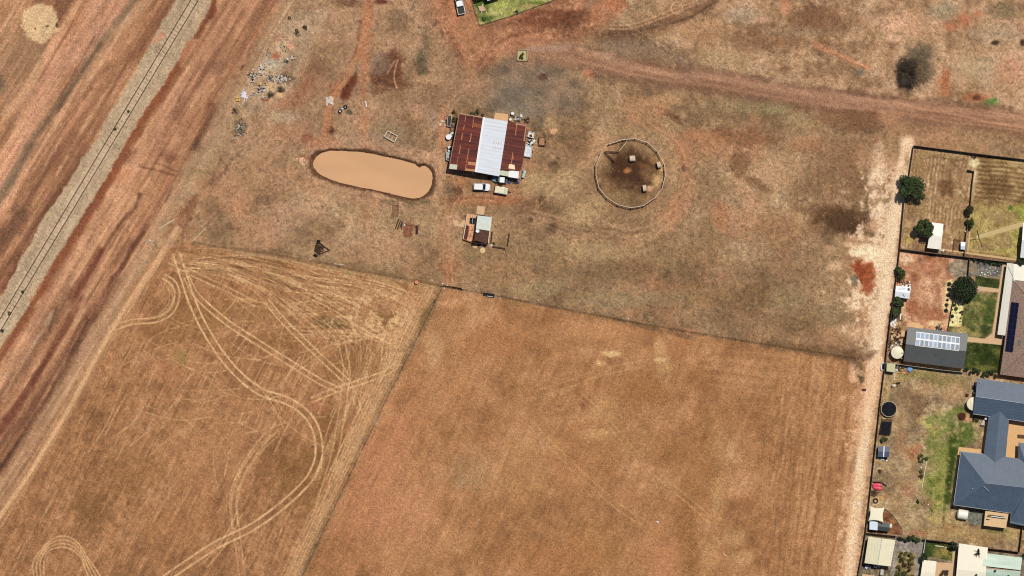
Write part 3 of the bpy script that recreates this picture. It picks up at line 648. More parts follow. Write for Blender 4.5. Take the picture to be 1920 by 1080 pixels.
stroke([(1821, 488), (1828, 500), (1822, 508)], 6, (172, 140, 100), .6, 4, 1)
patch([(1774, 525), (1786, 526), (1784, 560), (1780, 585), (1770, 590), (1766, 572), (1772, 555)], (232, 206, 150), .8, 3, 2)
patch([(1787, 556), (1797, 566), (1807, 569), (1802, 613), (1778, 611)], lambda s: mix3(N4[s], (220, 194, 128), (238, 216, 152), (246, 228, 170)), 1., .8, .3)
gcol = lambda s: mix3(.7 * N25[s] + .4 * N8[s] + .3 * M25[s], (46, 54, 26), (82, 86, 44), (146, 132, 80))
patch([(1828, 517), (1878, 524), (1877, 544), (1830, 538)], lambda s: mix3(N25[s], (46, 54, 22), (70, 74, 36), (128, 116, 68)), 1., 1, .6)
patch([(1815, 548), (1876, 549), (1870, 616), (1842, 635), (1802, 632), (1778, 622), (1779, 612), (1803, 614), (1808, 568)], gcol, 1., 1.2, .8)
for a in [(1800, 620, 18, 8, (176, 150, 96), .7), (1830, 628, 14, 5, (160, 142, 86), .6), (1840, 575, 18, 6, (140, 130, 70), .5), (1812, 595, 10, 14, (136, 128, 68), .4), (1850, 600, 14, 12, (66, 82, 32), .5), (1825, 560, 20, 6, (72, 84, 36), .5), (1858, 570, 10, 16, (64, 84, 34), .4)]:
    blob(*a)
patch([(1813, 641), (1879, 647), (1872, 700), (1806, 692)], lambda s: mix3(.7 * N25[s] + .4 * N8[s], (40, 50, 20), (62, 68, 30), (112, 106, 54)), 1., 1, .6)
blob(1840, 690, 26, 5, (132, 122, 60), .5)
patch([(1880, 493), (1890, 494), (1868, 634), (1858, 634)], (188, 146, 108), .9, 1, .4)
patch([(1667, 590), (1700, 592), (1694, 680), (1658, 680)], lambda s: mix3(N8[s], (84, 60, 40), (134, 102, 70), (188, 154, 112)), .85, 2, 2)
# lot 3
P5 = [(1660, 680), (1700, 684), (1806, 696), (1832, 704), (1980, 715), (1980, 1040), (1912, 1034), (1795, 1019), (1692, 1005), (1623, 998)]
sl = box(1600, 1980, 660, 1140)
nb = .5 * N25[sl] + .35 * M60[sl] + .45 * N8[sl]
d = polysd(P5, sl)
lay(mix3(nb, (118, 94, 68), (164, 135, 99), (204, 174, 131)), 1 - ss(-2, 1, d), sl)
for a in [(1680, 705, 16, 14, (182, 150, 96), .6), (1720, 702, 40, 10, (150, 132, 78), .6), (1770, 715, 40, 12, (140, 120, 72), .6), (1790, 735, 24, 20, (192, 150, 106), .5), (1735, 730, 24, 16, (196, 154, 110), .45), (1700, 740, 20, 16, (140, 108, 76), .5), (1720, 770, 14, 30, (132, 98, 68), .5), (1690, 790, 16, 30, (176, 138, 98), .4), (1660, 735, 8, 24, (196, 162, 106), .5), (1690, 830, 12, 24, (160, 118, 84), .5), (1715, 850, 16, 18, (168, 112, 76), .6), (1722, 838, 8, 8, (180, 112, 72), .5), (1700, 900, 24, 40, (172, 138, 98), .5), (1700, 920, 14, 16, (180, 120, 90), .4), (1680, 945, 20, 20, (172, 132, 92), .4),
          (1740, 790, 20, 12, (196, 174, 110), .6), (1752, 800, 16, 14, (184, 170, 100), .6), (1780, 790, 26, 20, (128, 130, 74), .6), (1800, 770, 14, 10, (108, 116, 58), .6), (1812, 810, 24, 22, (96, 106, 48), .75), (1775, 800, 16, 12, (104, 108, 56), .5), (1790, 830, 20, 14, (84, 92, 40), .5), (1775, 850, 26, 30, (104, 116, 50), .7), (1800, 835, 10, 10, (66, 76, 28), .6), (1765, 860, 34, 60, (140, 134, 74), .6), (1770, 930, 26, 30, (150, 140, 78), .5), (1760, 910, 20, 40, (146, 140, 72), .65), (1745, 840, 12, 12, (110, 112, 56), .5), (1785, 850, 10, 40, (60, 72, 26), .7, 5), (1780, 900, 8, 46, (58, 68, 26), .75, 6), (1776, 935, 9, 14, (70, 78, 34), .7), (1755, 950, 16, 24, (182, 164, 92), .6), (1740, 945, 16, 12, (134, 104, 70), .6), (1760, 975, 40, 14, (178, 148, 94), .5), (1780, 990, 20, 8, (164, 108, 70), .4), (1800, 1000, 70, 14, (176, 142, 92), .5), (1850, 1010, 50, 10, (158, 124, 80), .5), (1895, 1000, 16, 20, (190, 160, 102), .5), (1870, 996, 24, 4, (110, 104, 56), .7), (1815, 785, 8, 8, (204, 150, 104), .7), (1740, 905, 12, 30, (120, 118, 60), .4), (1700, 980, 30, 14, (176, 142, 100), .5), (1718, 1000, 20, 5, (168, 116, 84), .5)]:
    blob(*a)
for i in range(150):
    x, y = r2.gauss(1775, 26), r2.uniform(765, 975)
    if 1715 < x < 1842 and not (x > 1783 and y > 836):
        c = r2.choice(((86, 98, 40), (118, 122, 58), (150, 144, 80), (190, 168, 104), (172, 140, 94)))
        blob(x, y, r2.uniform(2, 7), r2.uniform(2, 7), c, r2.uniform(.25, .5), r2.uniform(0, 90), .6, .7)
blob(1803, 781, 9, 8, (78, 44, 32), .95, 0, .2, .2)
patch([(1654, 952), (1664, 957), (1680, 974), (1692, 996), (1690, 1003), (1624, 998), (1628, 975)], lambda s: mix3(N8[s], (96, 64, 42), (130, 86, 56), (160, 112, 76)), .95, 1, .8)
patch([(1815, 956), (1828, 955), (1843, 960), (1844, 978), (1832, 985), (1818, 981), (1812, 970)], lambda s: mix3(N4[s], (98, 100, 88), (118, 118, 104), (136, 132, 114)), .95, 1.5, 1)
stroke([(1650, 690), (1642, 790), (1632, 890)], 1, (1, 1, 1), 0)
stroke([(1665, 690), (1655, 770), (1646, 840), (1637, 920), (1629, 985)], 4, (150, 124, 90), .5, 2, 1)
for a in [(1650, 862, 14, 5, (186, 146, 92), .6), (1650, 935, 12, 7, (206, 166, 110), .6), (1640, 925, 8, 6, (96, 70, 48), .6), (1662, 930, 8, 10, (150, 104, 72), .5)]:
    blob(*a)
# lot 4
patch([(1622, 1000), (1692, 1006), (1735, 1012), (1800, 1020), (1980, 1046), (1980, 1140), (1598, 1140), (1608, 1080)], lambda s: mix3(N25[s], (108, 92, 74), (134, 116, 92), (156, 136, 108)), 1., 1, .5)
patch([(1678, 1010), (1734, 1013), (1726, 1140), (1664, 1140)], lambda s: mix3(.6 * N25[s] + .4 * N4[s], (128, 116, 104), (152, 138, 124), (170, 156, 140)), 1., 1, .4)
patch([(1684, 1034), (1716, 1038), (1714, 1085), (1678, 1085)], lambda s: mix3(N8[s], (92, 84, 46), (140, 116, 70), (184, 150, 100)), .9, 2, 1.5)
patch([(1736, 1015), (1792, 1022), (1788, 1052), (1732, 1042)], lambda s: mix3(.7 * N25[s] + .3 * N8[s], (44, 56, 24), (72, 82, 36), (140, 122, 66)), 1., 1, .6)
patch([(1618, 1062), (1668, 1068), (1664, 1120), (1605, 1120)], lambda s: mix3(N8[s], (86, 72, 52), (120, 104, 78), (170, 150, 112)), .9, 2, 1)
patch([(1904, 985), (1920, 988), (1980, 992), (1980, 1046), (1913, 1036)], lambda s: mix3(N8[s], (120, 90, 60), (168, 132, 92), (190, 150, 106)), 1., 1, .5)
# northern lawn
patch([(885, -2), (884, -60), (1100, -60), (1062, -8), (1038, 0), (1000, 14), (960, 29), (900, 47)], lambda s: mix3(.6 * M25[s] + .5 * N8[s], (92, 98, 48), (146, 144, 80), (190, 178, 112)), 1., 1, .5)
for a in [(905, 10, 14, 12, (86, 104, 44), .6), (912, 36, 12, 8, (84, 98, 44), .7), (965, 22, 16, 5, (170, 160, 96), .5), (1010, 5, 20, 4, (104, 112, 48), .6), (902, 44, 8, 4, (188, 164, 112), .6), (1000, 12, 30, 4, (168, 138, 94), .6), (940, 10, 20, 8, (176, 178, 92), .5)]:
    blob(*a)

# ---- ballast
BAL = [(330, -60), (330, 0), (308, 38), (290, 68), (278, 96), (262, 118), (240, 158), (222, 190), (205, 212), (190, 243), (172, 272), (150, 308), (136, 332), (118, 358), (104, 374), (90, 398), (74, 422), (55, 458), (37, 488), (12, 541), (-12, 580), (-60, 660), (-60, 750), (0, 652), (25, 617), (70, 542), (107, 480), (135, 436), (162, 392), (195, 340), (217, 302), (234, 270), (270, 208), (295, 172), (322, 128), (350, 78), (370, 58), (397, 0), (420, -60)]
bd = polysd(BAL)
jag = 3.2 * N8 + 2.2 * N25
sx = XC + YC * .598 - 365           # distance across the track, pixels
tri = .5 * N8 + .5 * RAIL2
acc = mix3(.8 * tri + .35 * N25, (162, 135, 106), (190, 160, 127), (212, 182, 147))
redge = np.array([400., 18])
stroke([(402, -40), (400, 15), (384, 42), (370, 66)], 9, (118, 66, 44), .85, 6, 2, .1, -.05)
stroke([(352, 84), (325, 128), (300, 172), (272, 214), (240, 268)], 9, (186, 108, 72), .7, 8, 3, .1)
stroke([(330, 128), (308, 165), (286, 200), (250, 252), (226, 296), (200, 340), (168, 394), (140, 440), (112, 484), (78, 544), (48, 594), (20, 640), (-30, 720)], 13, (128, 68, 44), .85, 8, 2.5, .08, -.12)
stroke([(262, 245), (235, 290), (208, 336), (176, 390), (148, 436)], 8, (140, 76, 50), .5, 6, 3, .2)
lay(acc, 1 - ss(-1.5, 2, bd + jag * .8))
band = np.abs(sx + 24 + 3 * N25)
lay((164, 138, 110), .45 * (1 - ss(3, 9, band)) * (bd < -3) * (.7 + .3 * N60))
band = np.abs(sx - 15 + 3 * N25)
lay((164, 140, 110), .35 * (1 - ss(2, 8, band)) * (bd < -3))
lay((206, 178, 136), .5 * (1 - ss(0, 9, np.abs(bd + 7))) * (.6 + .4 * N25))
blob(300, 70, 14, 6, (216, 156, 118), .85, -40)
HGT += .45 * (1 - ss(-16, 2, bd))

# ---- dam
DAMZ = [(205, 240), (240, 170), (300, 125), (400, 95), (560, 98), (730, 108), (880, 128), (1080, 170), (1250, 200), (1400, 240), (1490, 270), (1525, 308), (1560, 285), (1610, 285), (1660, 325), (1695, 380), (1700, 430), (1685, 530), (1650, 600), (1590, 655), (1530, 680), (1440, 685), (1300, 655), (1150, 615), (1000, 585), (850, 555), (700, 520), (550, 490), (430, 450), (320, 400), (250, 350), (210, 290)]
DAM = [(560 + a / 6.836, 270 + b / 6.836) for a, b in DAMZ]
sl = box(540, 860, 240, 420)
dd = polysd(DAM, sl)
rim = 5.6 + 1.4 * N25[sl] + .8 * N4[sl] + 1.6 * np.sin(np.arctan2(Y[sl] - 326, X[sl] - 700) * 3) + 1.2 * N8[sl]
west = ss(610, 588, X[sl]) * 5 + ss(795, 812, X[sl]) * 2
lay((196, 148, 114), .35 * (1 - ss(8, 24, np.abs(dd - 12) + 4 * N25[sl])), sl)
lay((104, 72, 50), .92 * (1 - ss(rim + west - 1.5, rim + west + 4, dd)), sl)
lay((84, 56, 38), .6 * (1 - ss(1, 3.4, np.abs(dd - 2 + N8[sl]))), sl)
HGT[sl] = np.where(dd > 0, HGT[sl] - .5 * (1 - ss(0, rim + west + 3, dd)) + .14 * (1 - ss(3, 9, np.abs(dd - rim - west - 7))), -.5 - .9 * ss(0, 14, -dd))
stroke([(738, 376), (760, 378), (775, 384), (790, 382), (805, 376)], 4, (98, 86, 54), .7, 3, 2, .5)
stroke([(700, 366), (730, 372), (752, 380)], 3, (208, 164, 122), .5, 2, 1.5, .5)
stroke([(560, 292), (585, 300), (590, 312)], 3, (150, 86, 58), .5, 3, 1)

# ---- grain
N2 = fbm(2.4, seed=15, octv=2)
cm = np.array([166., 124., 86.])
COL[:] = cm + (COL - cm) * 1.05
T5, T9 = fbm(3.3, seed=21, octv=2), fbm(6.5, seed=22, octv=3)
off = np.where(XC - (540 - YC) * .14 > 1672, 1.0, 1.0)
cor = 1 - ss(-6, 10, polysd(CORR))
fl = 1 - ss(-3, 3, polysd(FL))
fm = 1 - ss(-3, 3, polysd(FM))
off = off * (1 - .6 * cor) * (1 - .5 * fl) * (1 - .7 * fm) * np.where(bd < 0, .35, 1)
for q_, w_ in ((RD, 46), (SL, 34), (LANE, 14)):
    sl, d = linedist(spline(q_), w_)
    off[sl] *= .2 + .8 * ss(w_ * .3, w_ * .8, d)
off *= .25 + .75 * ss(60, 130, np.hypot(XC - 985, (YC - 165) * 1.6))
off *= .4 + .6 * ss(50, 66, np.hypot(XC - 1183, YC - 325))
tuft = np.clip(.7 * T5 + .6 * T9 + .3 * N25, 0, 1.2) ** 1.2
pale_t = np.clip(-.8 * T5 - .4 * T9 - .1, 0, 1)
FST = fbm(40, 2.2, AFLD, 2, 23)
MST = fbm(70, 5, AFLD, 3, 24)
COL *= (1 + (-.15 * tuft + .10 * pale_t + .03) * off + .065 * GR + .055 * N2 + .05 * FST * fl * (.6 + .4 * M60) + .035 * MST * fm + .02 * N25 * (bd > 0))[..., None]
speck = rng.random(X.shape)
COL[speck > .9978] = COL[speck > .9978] * .4 + np.array([222, 190, 150]) * .6
COL[speck < .003] *= .55
COL[:] = np.clip(COL, 12, 252)
HGT += .012 * GR

# ---- mesh the sheet, cut into its kinds of ground
ny, nx = X.shape
lincol = lin(COL) / np.array([KR, KG, KB])
lincol = np.concatenate([np.clip(lincol, 0, .9), np.ones(X.shape + (1,))], -1).reshape(-1, 4).astype(np.float32)
VX = np.stack([(X - 960) * S, (540 - Y) * S, HGT], -1).reshape(-1, 3).astype(np.float32)
idx = np.arange(ny * nx).reshape(ny, nx)
QUADS = np.stack([idx[:-1, :-1], idx[1:, :-1], idx[1:, 1:], idx[:-1, 1:]], -1).reshape(-1, 4)


def fmask(pts):
    x0 = min(q[0] for q in pts) - 3; x1 = max(q[0] for q in pts) + 3
    y0 = min(q[1] for q in pts) - 3; y1 = max(q[1] for q in pts) + 3
    sl = box(x0, x1, y0, y1)
    m = np.zeros((ny, nx), bool)
    m[sl] = polysd(pts, sl) < 0
    return m[:-1, :-1]


def rmask(pts, w):
    pl = spline(pts)
    sl, d = linedist(pl, w)
    m = np.zeros((ny, nx), bool)
    m[sl] = d < w / 2
    return m[:-1, :-1]


gm = bpy.data.materials.new('dry_ground')
gm.use_nodes = True
nt = gm.node_tree
bs = nt.nodes['Principled BSDF']
bs.inputs['Roughness'].default_value = .95
bs.inputs['Specular IOR Level'].default_value = .12
at = nt.nodes.new('ShaderNodeVertexColor'); at.layer_name = 'Col'
tc = nt.nodes.new('ShaderNodeTexCoord')
n1 = nt.nodes.new('ShaderNodeTexNoise'); n1.inputs['Scale'].default_value = 3.2; n1.inputs['Detail'].default_value = 3
mr = nt.nodes.new('ShaderNodeMapRange'); mr.inputs[1].default_value = .28; mr.inputs[2].default_value = .72; mr.inputs[3].default_value = .72; mr.inputs[4].default_value = 1.28
mx = nt.nodes.new('ShaderNodeMix'); mx.data_type = 'RGBA'; mx.blend_type = 'MULTIPLY'; mx.inputs[0].default_value = 1
bp = nt.nodes.new('ShaderNodeBump'); bp.inputs['Strength'].default_value = .35; bp.inputs['Distance'].default_value = .06
nt.links.new(tc.outputs['Object'], n1.inputs['Vector'])
nt.links.new(n1.outputs['Fac'], mr.inputs[0])
nt.links.new(at.outputs['Color'], mx.inputs[6])
nt.links.new(mr.outputs[0], mx.inputs[7])
nt.links.new(mx.outputs[2], bs.inputs['Base Color'])
nt.links.new(n1.outputs['Fac'], bp.inputs['Height'])
nt.links.new(bp.outputs[0], bs.inputs['Normal'])


def sheet(name, fm):
    q = QUADS[fm.ravel()]
    u, inv = np.unique(q, return_inverse=True)
    me = bpy.data.meshes.new(name)
    me.vertices.add(len(u)); me.vertices.foreach_set('co', VX[u].ravel())
    me.loops.add(q.size); me.loops.foreach_set('vertex_index', inv.ravel().astype(np.int32))
    me.polygons.add(len(q))
    me.polygons.foreach_set('loop_start', np.arange(0, q.size, 4, dtype=np.int32))
    ca = me.color_attributes.new('Col', 'FLOAT_COLOR', 'POINT')
    ca.data.foreach_set('color', lincol[u].ravel())
    me.polygons.foreach_set('use_smooth', np.ones(len(q), bool))
    me.update(calc_edges=True)
    me.materials.append(gm)
    o = bpy.data.objects.new(name, me)
    o['kind'] = 'structure'
    C.objects.link(o)
    return o


left = np.ones((ny - 1, nx - 1), bool)
for nm, m in [('railway_ballast', fmask(BAL)),
              ('dirt_road', rmask(RD, 34)), ('sandy_lane', rmask(SL, 15)), ('farm_track', rmask(LANE, 8)),
              ('dam_bed', fmask(DAM)),
              ('lawn', fmask([(885, -2), (884, -60), (1100, -60), (1062, -8), (1038, 0), (1000, 14), (960, 29), (900, 47)])),
              ('lawn', fmask([(1828, 517), (1878, 524), (1877, 544), (1830, 538)])),
              ('lawn', fmask([(1815, 548), (1876, 549), (1870, 616), (1842, 635), (1802, 632), (1778, 622), (1779, 612), (1803, 614), (1808, 568)])),
              ('lawn', fmask([(1813, 641), (1879, 647), (1872, 700), (1806, 692)])),
              ('lawn', fmask([(1736, 1015), (1792, 1022), (1788, 1052), (1732, 1042)])),
              ('gravel_bed', fmask([(1787, 556), (1797, 566), (1807, 569), (1802, 613), (1778, 611)])),
              ('gravel_bed', fmask([(1819, 487), (1882, 495), (1880, 522), (1814, 518)])),
              ('mulch_bed', fmask([(1654, 952), (1664, 957), (1680, 974), (1692, 996), (1690, 1003), (1624, 998), (1628, 975)])),
              ('gravel_drive', fmask([(1678, 1010), (1734, 1013), (1726, 1140), (1664, 1140)]))]:
    m &= left
    left &= ~m
    sheet(nm, m)
sheet('ground', left)
del QUADS, lincol

# ================================================================== helpers for things
rnd = random.Random(11)
MATS = {}


def mat(name, rgb, rough=.6, var=.12, scale=1.5, metal=0.0, spec=.3, stretch=None, rgb2=None, bump=0.0, detail=4):
    """procedural material: two tones broken up by noise in object space"""
    if name in MATS:
        return MATS[name]
    m = bpy.data.materials.new(name)
    m.use_nodes = True
    t = m.node_tree; b = t.nodes['Principled BSDF']
    b.inputs['Roughness'].default_value = rough
    b.inputs['Metallic'].default_value = metal
    b.inputs['Specular IOR Level'].default_value = spec
    c = np.array(alb(rgb)[:3])
    c1 = c * (1 - var) if rgb2 is None else np.array(alb(rgb2)[:3])
    c2 = c * (1 + var)
    tcn = t.nodes.new('ShaderNodeTexCoord'); mp = t.nodes.new('ShaderNodeMapping')
    if stretch:
        mp.vector_type = 'TEXTURE'; mp.inputs['Rotation'].default_value = (0, 0, stretch[0]); mp.inputs['Scale'].default_value = (stretch[1], stretch[2], 1)
    nz = t.nodes.new('ShaderNodeTexNoise'); nz.inputs['Scale'].default_value = scale; nz.inputs['Detail'].default_value = detail
    rp = t.nodes.new('ShaderNodeValToRGB')
    rp.color_ramp.elements[0].position = .32; rp.color_ramp.elements[1].position = .68
    rp.color_ramp.elements[0].color = (*np.clip(c1, 0, .9), 1); rp.color_ramp.elements[1].color = (*np.clip(c2, 0, .9), 1)
    t.links.new(tcn.outputs['Object'], mp.inputs[0]); t.links.new(mp.outputs[0], nz.inputs['Vector'])
    t.links.new(nz.outputs['Fac'], rp.inputs[0]); t.links.new(rp.outputs[0], b.inputs['Base Color'])
    if bump:
        bpn = t.nodes.new('ShaderNodeBump'); bpn.inputs['Strength'].default_value = bump; bpn.inputs['Distance'].default_value = .05
        t.links.new(nz.outputs['Fac'], bpn.inputs['Height']); t.links.new(bpn.outputs[0], b.inputs['Normal'])
    MATS[name] = m
    return m


def roofmat(name, rgb, ang, seam=.76, var=.08, rough=.45, metal=0., dark=.8, rgb2=None, sc=.5, st=(1, 1), ridge=.25):
    """sheet roof: ribs across the fall line, faint laps, weathering"""
    if name in MATS:
        return MATS[name]
    m = mat(name, rgb, rough, var, sc, metal, .5, (ang, st[0], st[1]), rgb2)
    t = m.node_tree; b = t.nodes['Principled BSDF']
    rp = [n for n in t.nodes if n.type == 'VALTORGB'][0]
    tcn = [n for n in t.nodes if n.type == 'TEX_COORD'][0]
    mp = t.nodes.new('ShaderNodeMapping'); mp.vector_type = 'TEXTURE'; mp.inputs['Rotation'].default_value = (0, 0, ang)
    wv = t.nodes.new('ShaderNodeTexWave'); wv.inputs['Scale'].default_value = 2 * math.pi / seam / 20 * 1.0
    wv.inputs['Distortion'].default_value = .25; wv.inputs['Detail'].default_value = 1
    mr2 = t.nodes.new('ShaderNodeMapRange'); mr2.inputs[3].default_value = dark; mr2.inputs[4].default_value = 1.0; mr2.inputs[2].default_value = ridge
    mxx = t.nodes.new('ShaderNodeMix'); mxx.data_type = 'RGBA'; mxx.blend_type = 'MULTIPLY'; mxx.inputs[0].default_value = 1
    t.links.new(tcn.outputs['Object'], mp.inputs[0]); t.links.new(mp.outputs[0], wv.inputs['Vector'])
    t.links.new(wv.outputs['Fac'], mr2.inputs[0]); t.links.new(rp.outputs[0], mxx.inputs[6]); t.links.new(mr2.outputs[0], mxx.inputs[7])
    t.links.new(mxx.outputs[2], b.inputs['Base Color'])
    return m


def leafmat(name, a, b_, scale=1.3):
    m = mat(name, b_, .6, 0, scale, 0, .25, None, a)
    return m


M_WHITE = mat('white_paint', (246, 244, 240), .4, .04)
M_CREAM = mat('cream_steel', (240, 228, 196), .45, .05)
M_GALV = mat('galvanised_steel', (205, 208, 208), .4, .12, 2, .3)
M_DARK = mat('dark_steel', (48, 42, 40), .6, .2)
M_RUST = mat('rusty_steel', (112, 62, 40), .85, .3, 3)
M_BLACK = mat('black_rubber', (28, 26, 26), .8, .15)
M_GLASS = mat('dark_glass', (26, 32, 52), .08, .05, 1, 0, .6)
M_CONC = mat('tan_concrete', (222, 176, 128), .9, .07, 3)
M_CONC2 = mat('pale_concrete', (216, 178, 136), .9, .08, 3)
M_WOOD = mat('weathered_timber', (120, 92, 66), .9, .2, 3)
M_DWOOD = mat('dark_timber', (72, 50, 36), .9, .2, 3)
M_PALEW = mat('bleached_timber', (226, 206, 180), .8, .1, 3)
M_FENCE = mat('brown_sheet_fence', (74, 58, 48), .55, .12, 2)
M_STONE = mat('pale_stone', (212, 198, 182), .9, .15, 2)
M_GSTONE = mat('grey_stone', (120, 106, 92), .9, .3, 2)
M_BRICK = mat('red_brick', (168, 104, 74), .9, .2, 4)
M_WALL = mat('tan_brick_wall', (190, 150, 116), .9, .12, 4)
M_PINK = mat('faded_red_steel', (214, 150, 128), .7, .15, 3)
M_TRUNK = mat('tree_bark', (92, 74, 58), .95, .25, 4)
M_STRAW = mat('old_straw', (216, 194, 166), .95, .25, 6, bump=.4)
M_LEAF = leafmat('dark_foliage', (28, 38, 18), (76, 92, 42))
M_LEAF2 = leafmat('deep_foliage', (18, 26, 14), (56, 68, 34))
M_LEAF3 = leafmat('garden_foliage', (44, 58, 20), (92, 104, 42))
M_LEAF4 = leafmat('olive_foliage', (66, 62, 28), (124, 108, 52))
M_SCRUB = leafmat('dry_scrub', (52, 42, 30), (104, 86, 60))
M_CHAR = leafmat('charred_twigs', (44, 35, 27), (98, 80, 60))


class MB:
    """collects geometry in world metres; build() links it as ONE mesh object"""

    def __init__(s):
        s.v, s.f, s.m = [], [], []
        s.mi = 0

    def add(s, vs, fs):
        o = len(s.v)
        s.v += [tuple(q) for q in vs]
        s.f += [[i + o for i in f] for f in fs]
        s.m += [s.mi] * len(fs)

    def prism(s, pts, z0, z1):
        """pts: list of (x, y) metres, any winding"""
        ar = sum(pts[i][0] * pts[(i + 1) % len(pts)][1] - pts[(i + 1) % len(pts)][0] * pts[i][1] for i in range(len(pts)))
        if ar < 0:
            pts = pts[::-1]
        n = len(pts)
        z1l = z1 if isinstance(z1, (list, tuple)) else [z1] * n
        s.add([(p[0], p[1], z0) for p in pts] + [(p[0], p[1], z) for p, z in zip(pts, z1l)],
              [list(range(n))[::-1], list(range(n, 2 * n))] + [[i, (i + 1) % n, n + (i + 1) % n, n + i] for i in range(n)])

    def box(s, c, d, rz=0.0):
        x, y, z = d[0] / 2, d[1] / 2, d[2] / 2
        ca, sa = math.cos(rz), math.sin(rz)
        vs = [(c[0] + ca * i * x - sa * j * y, c[1] + sa * i * x + ca * j * y, c[2] + k * z) for k in (-1, 1) for i, j in ((-1, -1), (1, -1), (1, 1), (-1, 1))]
        s.add(vs, [[3, 2, 1, 0], [4, 5, 6, 7], [0, 1, 5, 4], [1, 2, 6, 5], [2, 3, 7, 6], [3, 0, 4, 7]])

    def tube(s, p, q, r, r2=None, n=8):
        p, q = Vector(p), Vector(q)
        r2 = r if r2 is None else r2
        a = (q - p).normalized()
        u = a.orthogonal().normalized(); w = a.cross(u)
        vs = []
        for c, rr in ((p, r), (q, r2)):
            vs += [c + (u * math.cos(2 * math.pi * k / n) + w * math.sin(2 * math.pi * k / n)) * rr for k in range(n)]
        s.add(vs, [list(range(n))[::-1], list(range(n, 2 * n))] + [[k, (k + 1) % n, n + (k + 1) % n, n + k] for k in range(n)])

    def lathe(s, c, prof, n=24):
        """prof: list of (radius, z)"""
        vs = [(c[0] + r * math.cos(2 * math.pi * k / n), c[1] + r * math.sin(2 * math.pi * k / n), c[2] + z) for r, z in prof for k in range(n)]
        fs = []
        for j in range(len(prof) - 1):
            fs += [[j * n + k, j * n + (k + 1) % n, (j + 1) * n + (k + 1) % n, (j + 1) * n + k] for k in range(n)]
        fs += [list(range(n))[::-1], list(range((len(prof) - 1) * n, len(prof) * n))]
        s.add(vs, fs)

    def ring(s, c, R, r, n=20, m=8):
        vs = [(c[0] + (R + r * math.cos(2 * math.pi * j / m)) * math.cos(2 * math.pi * k / n), c[1] + (R + r * math.cos(2 * math.pi * j / m)) * math.sin(2 * math.pi * k / n), c[2] + r * math.sin(2 * math.pi * j / m)) for k in range(n) for j in range(m)]
        s.add(vs, [[k * m + j, ((k + 1) % n) * m + j, ((k + 1) % n) * m + (j + 1) % m, k * m + (j + 1) % m] for k in range(n) for j in range(m)])

    def lump(s, c, d, seed=None, n=7, k=4):
        """rough stone-like lump"""
        r = random.Random(seed if seed is not None else rnd.random())
        rows = []
        for j in range(k + 1):
            ph = math.pi * j / k
            rows.append([(c[0] + d[0] / 2 * math.sin(ph) * math.cos(2 * math.pi * i / n) * r.uniform(.75, 1.15), c[1] + d[1] / 2 * math.sin(ph) * math.sin(2 * math.pi * i / n) * r.uniform(.75, 1.15), c[2] + d[2] / 2 * math.cos(ph) * r.uniform(.85, 1.1)) for i in range(n)])
        vs = [v for row in rows for v in row]
        s.add(vs, [[j * n + i, (j + 1) * n + i, (j + 1) * n + (i + 1) % n, j * n + (i + 1) % n] for j in range(k) for i in range(n)])

    def sheet(s, vs, fs, th=.1):
        """roof skin from top faces, closed below and round its rim"""
        n = len(vs)
        fix = []
        for f in fs:
            a = sum(vs[f[i]][0] * vs[f[(i + 1) % len(f)]][1] - vs[f[(i + 1) % len(f)]][0] * vs[f[i]][1] for i in range(len(f)))
            fix.append(list(f) if a > 0 else list(f)[::-1])
        cnt = {}
        for f in fix:
            for i in range(len(f)):
                e = (f[i], f[(i + 1) % len(f)])
                cnt[e] = cnt.get(e, 0) + 1
        rim = [e for e in cnt if (e[1], e[0]) not in cnt]
        s.add(list(vs) + [(v[0], v[1], v[2] - th) for v in vs], fix + [[i + n for i in f[::-1]] for f in fix] + [[a, a + n, b + n, b] for a, b in rim])

    def build(s, name, material, parent=None, smooth=False, loc=None):
        me = bpy.data.meshes.new(name)
        o = bpy.data.objects.new(name, me)
        if parent is not None:
            org = ORG[parent.name]
        elif loc is not None:
            org = Vector(loc); o.location = org
        else:
            org = Vector((0, 0, 0))
        me.from_pydata([(v[0] - org.x, v[1] - org.y, v[2] - org.z) for v in s.v], [], s.f)
        ms = material if isinstance(material, (list, tuple)) else [material]
        for m in ms:
            me.materials.append(m)
        if len(ms) > 1:
            me.polygons.foreach_set('material_index', s.m)
        if smooth:
            me.polygons.foreach_set('use_smooth', [True] * len(s.f))
        C.objects.link(o)
        if parent is not None:
            o.parent = parent
            ORG[o.name] = org
        return o


ORG = {}


def thing(name, label, cat, loc, group=None, rz=0.0):
    o = bpy.data.objects.new(name, None)
    o.empty_display_size = .5
    o.location = loc; o.rotation_euler = (0, 0, rz)
    tag(o, label, cat, group)
    C.objects.link(o)
    ORG[o.name] = Vector(loc) if rz == 0 else Vector((0, 0, 0))
    return o


def tag(o, label, cat, group=None):
    o['label'] = label; o['category'] = cat
    if group:
        o['group'] = group
    return o


def solo(mb, name, material, label, cat, loc, group=None, smooth=False):
    return tag(mb.build(name, material, None, smooth, loc), label, cat, group)


def copy_tree(o, loc, rz, label, group=None):
    c = o.copy(); C.objects.link(c)
    c.location = loc; c.rotation_euler = (0, 0, rz); c['label'] = label
    if group:
        c['group'] = group
    for ch in list(o.children):
        d = ch.copy(); C.objects.link(d); d.parent = c
        for g in list(ch.children):
            e = g.copy(); C.objects.link(e); e.parent = d
    return c


def P2(*pp):
    return [((x - 960) * S, (540 - y) * S) for x, y in pp]


def ctr(pts):
    return sum(p[0] for p in pts) / len(pts), sum(p[1] for p in pts) / len(pts)


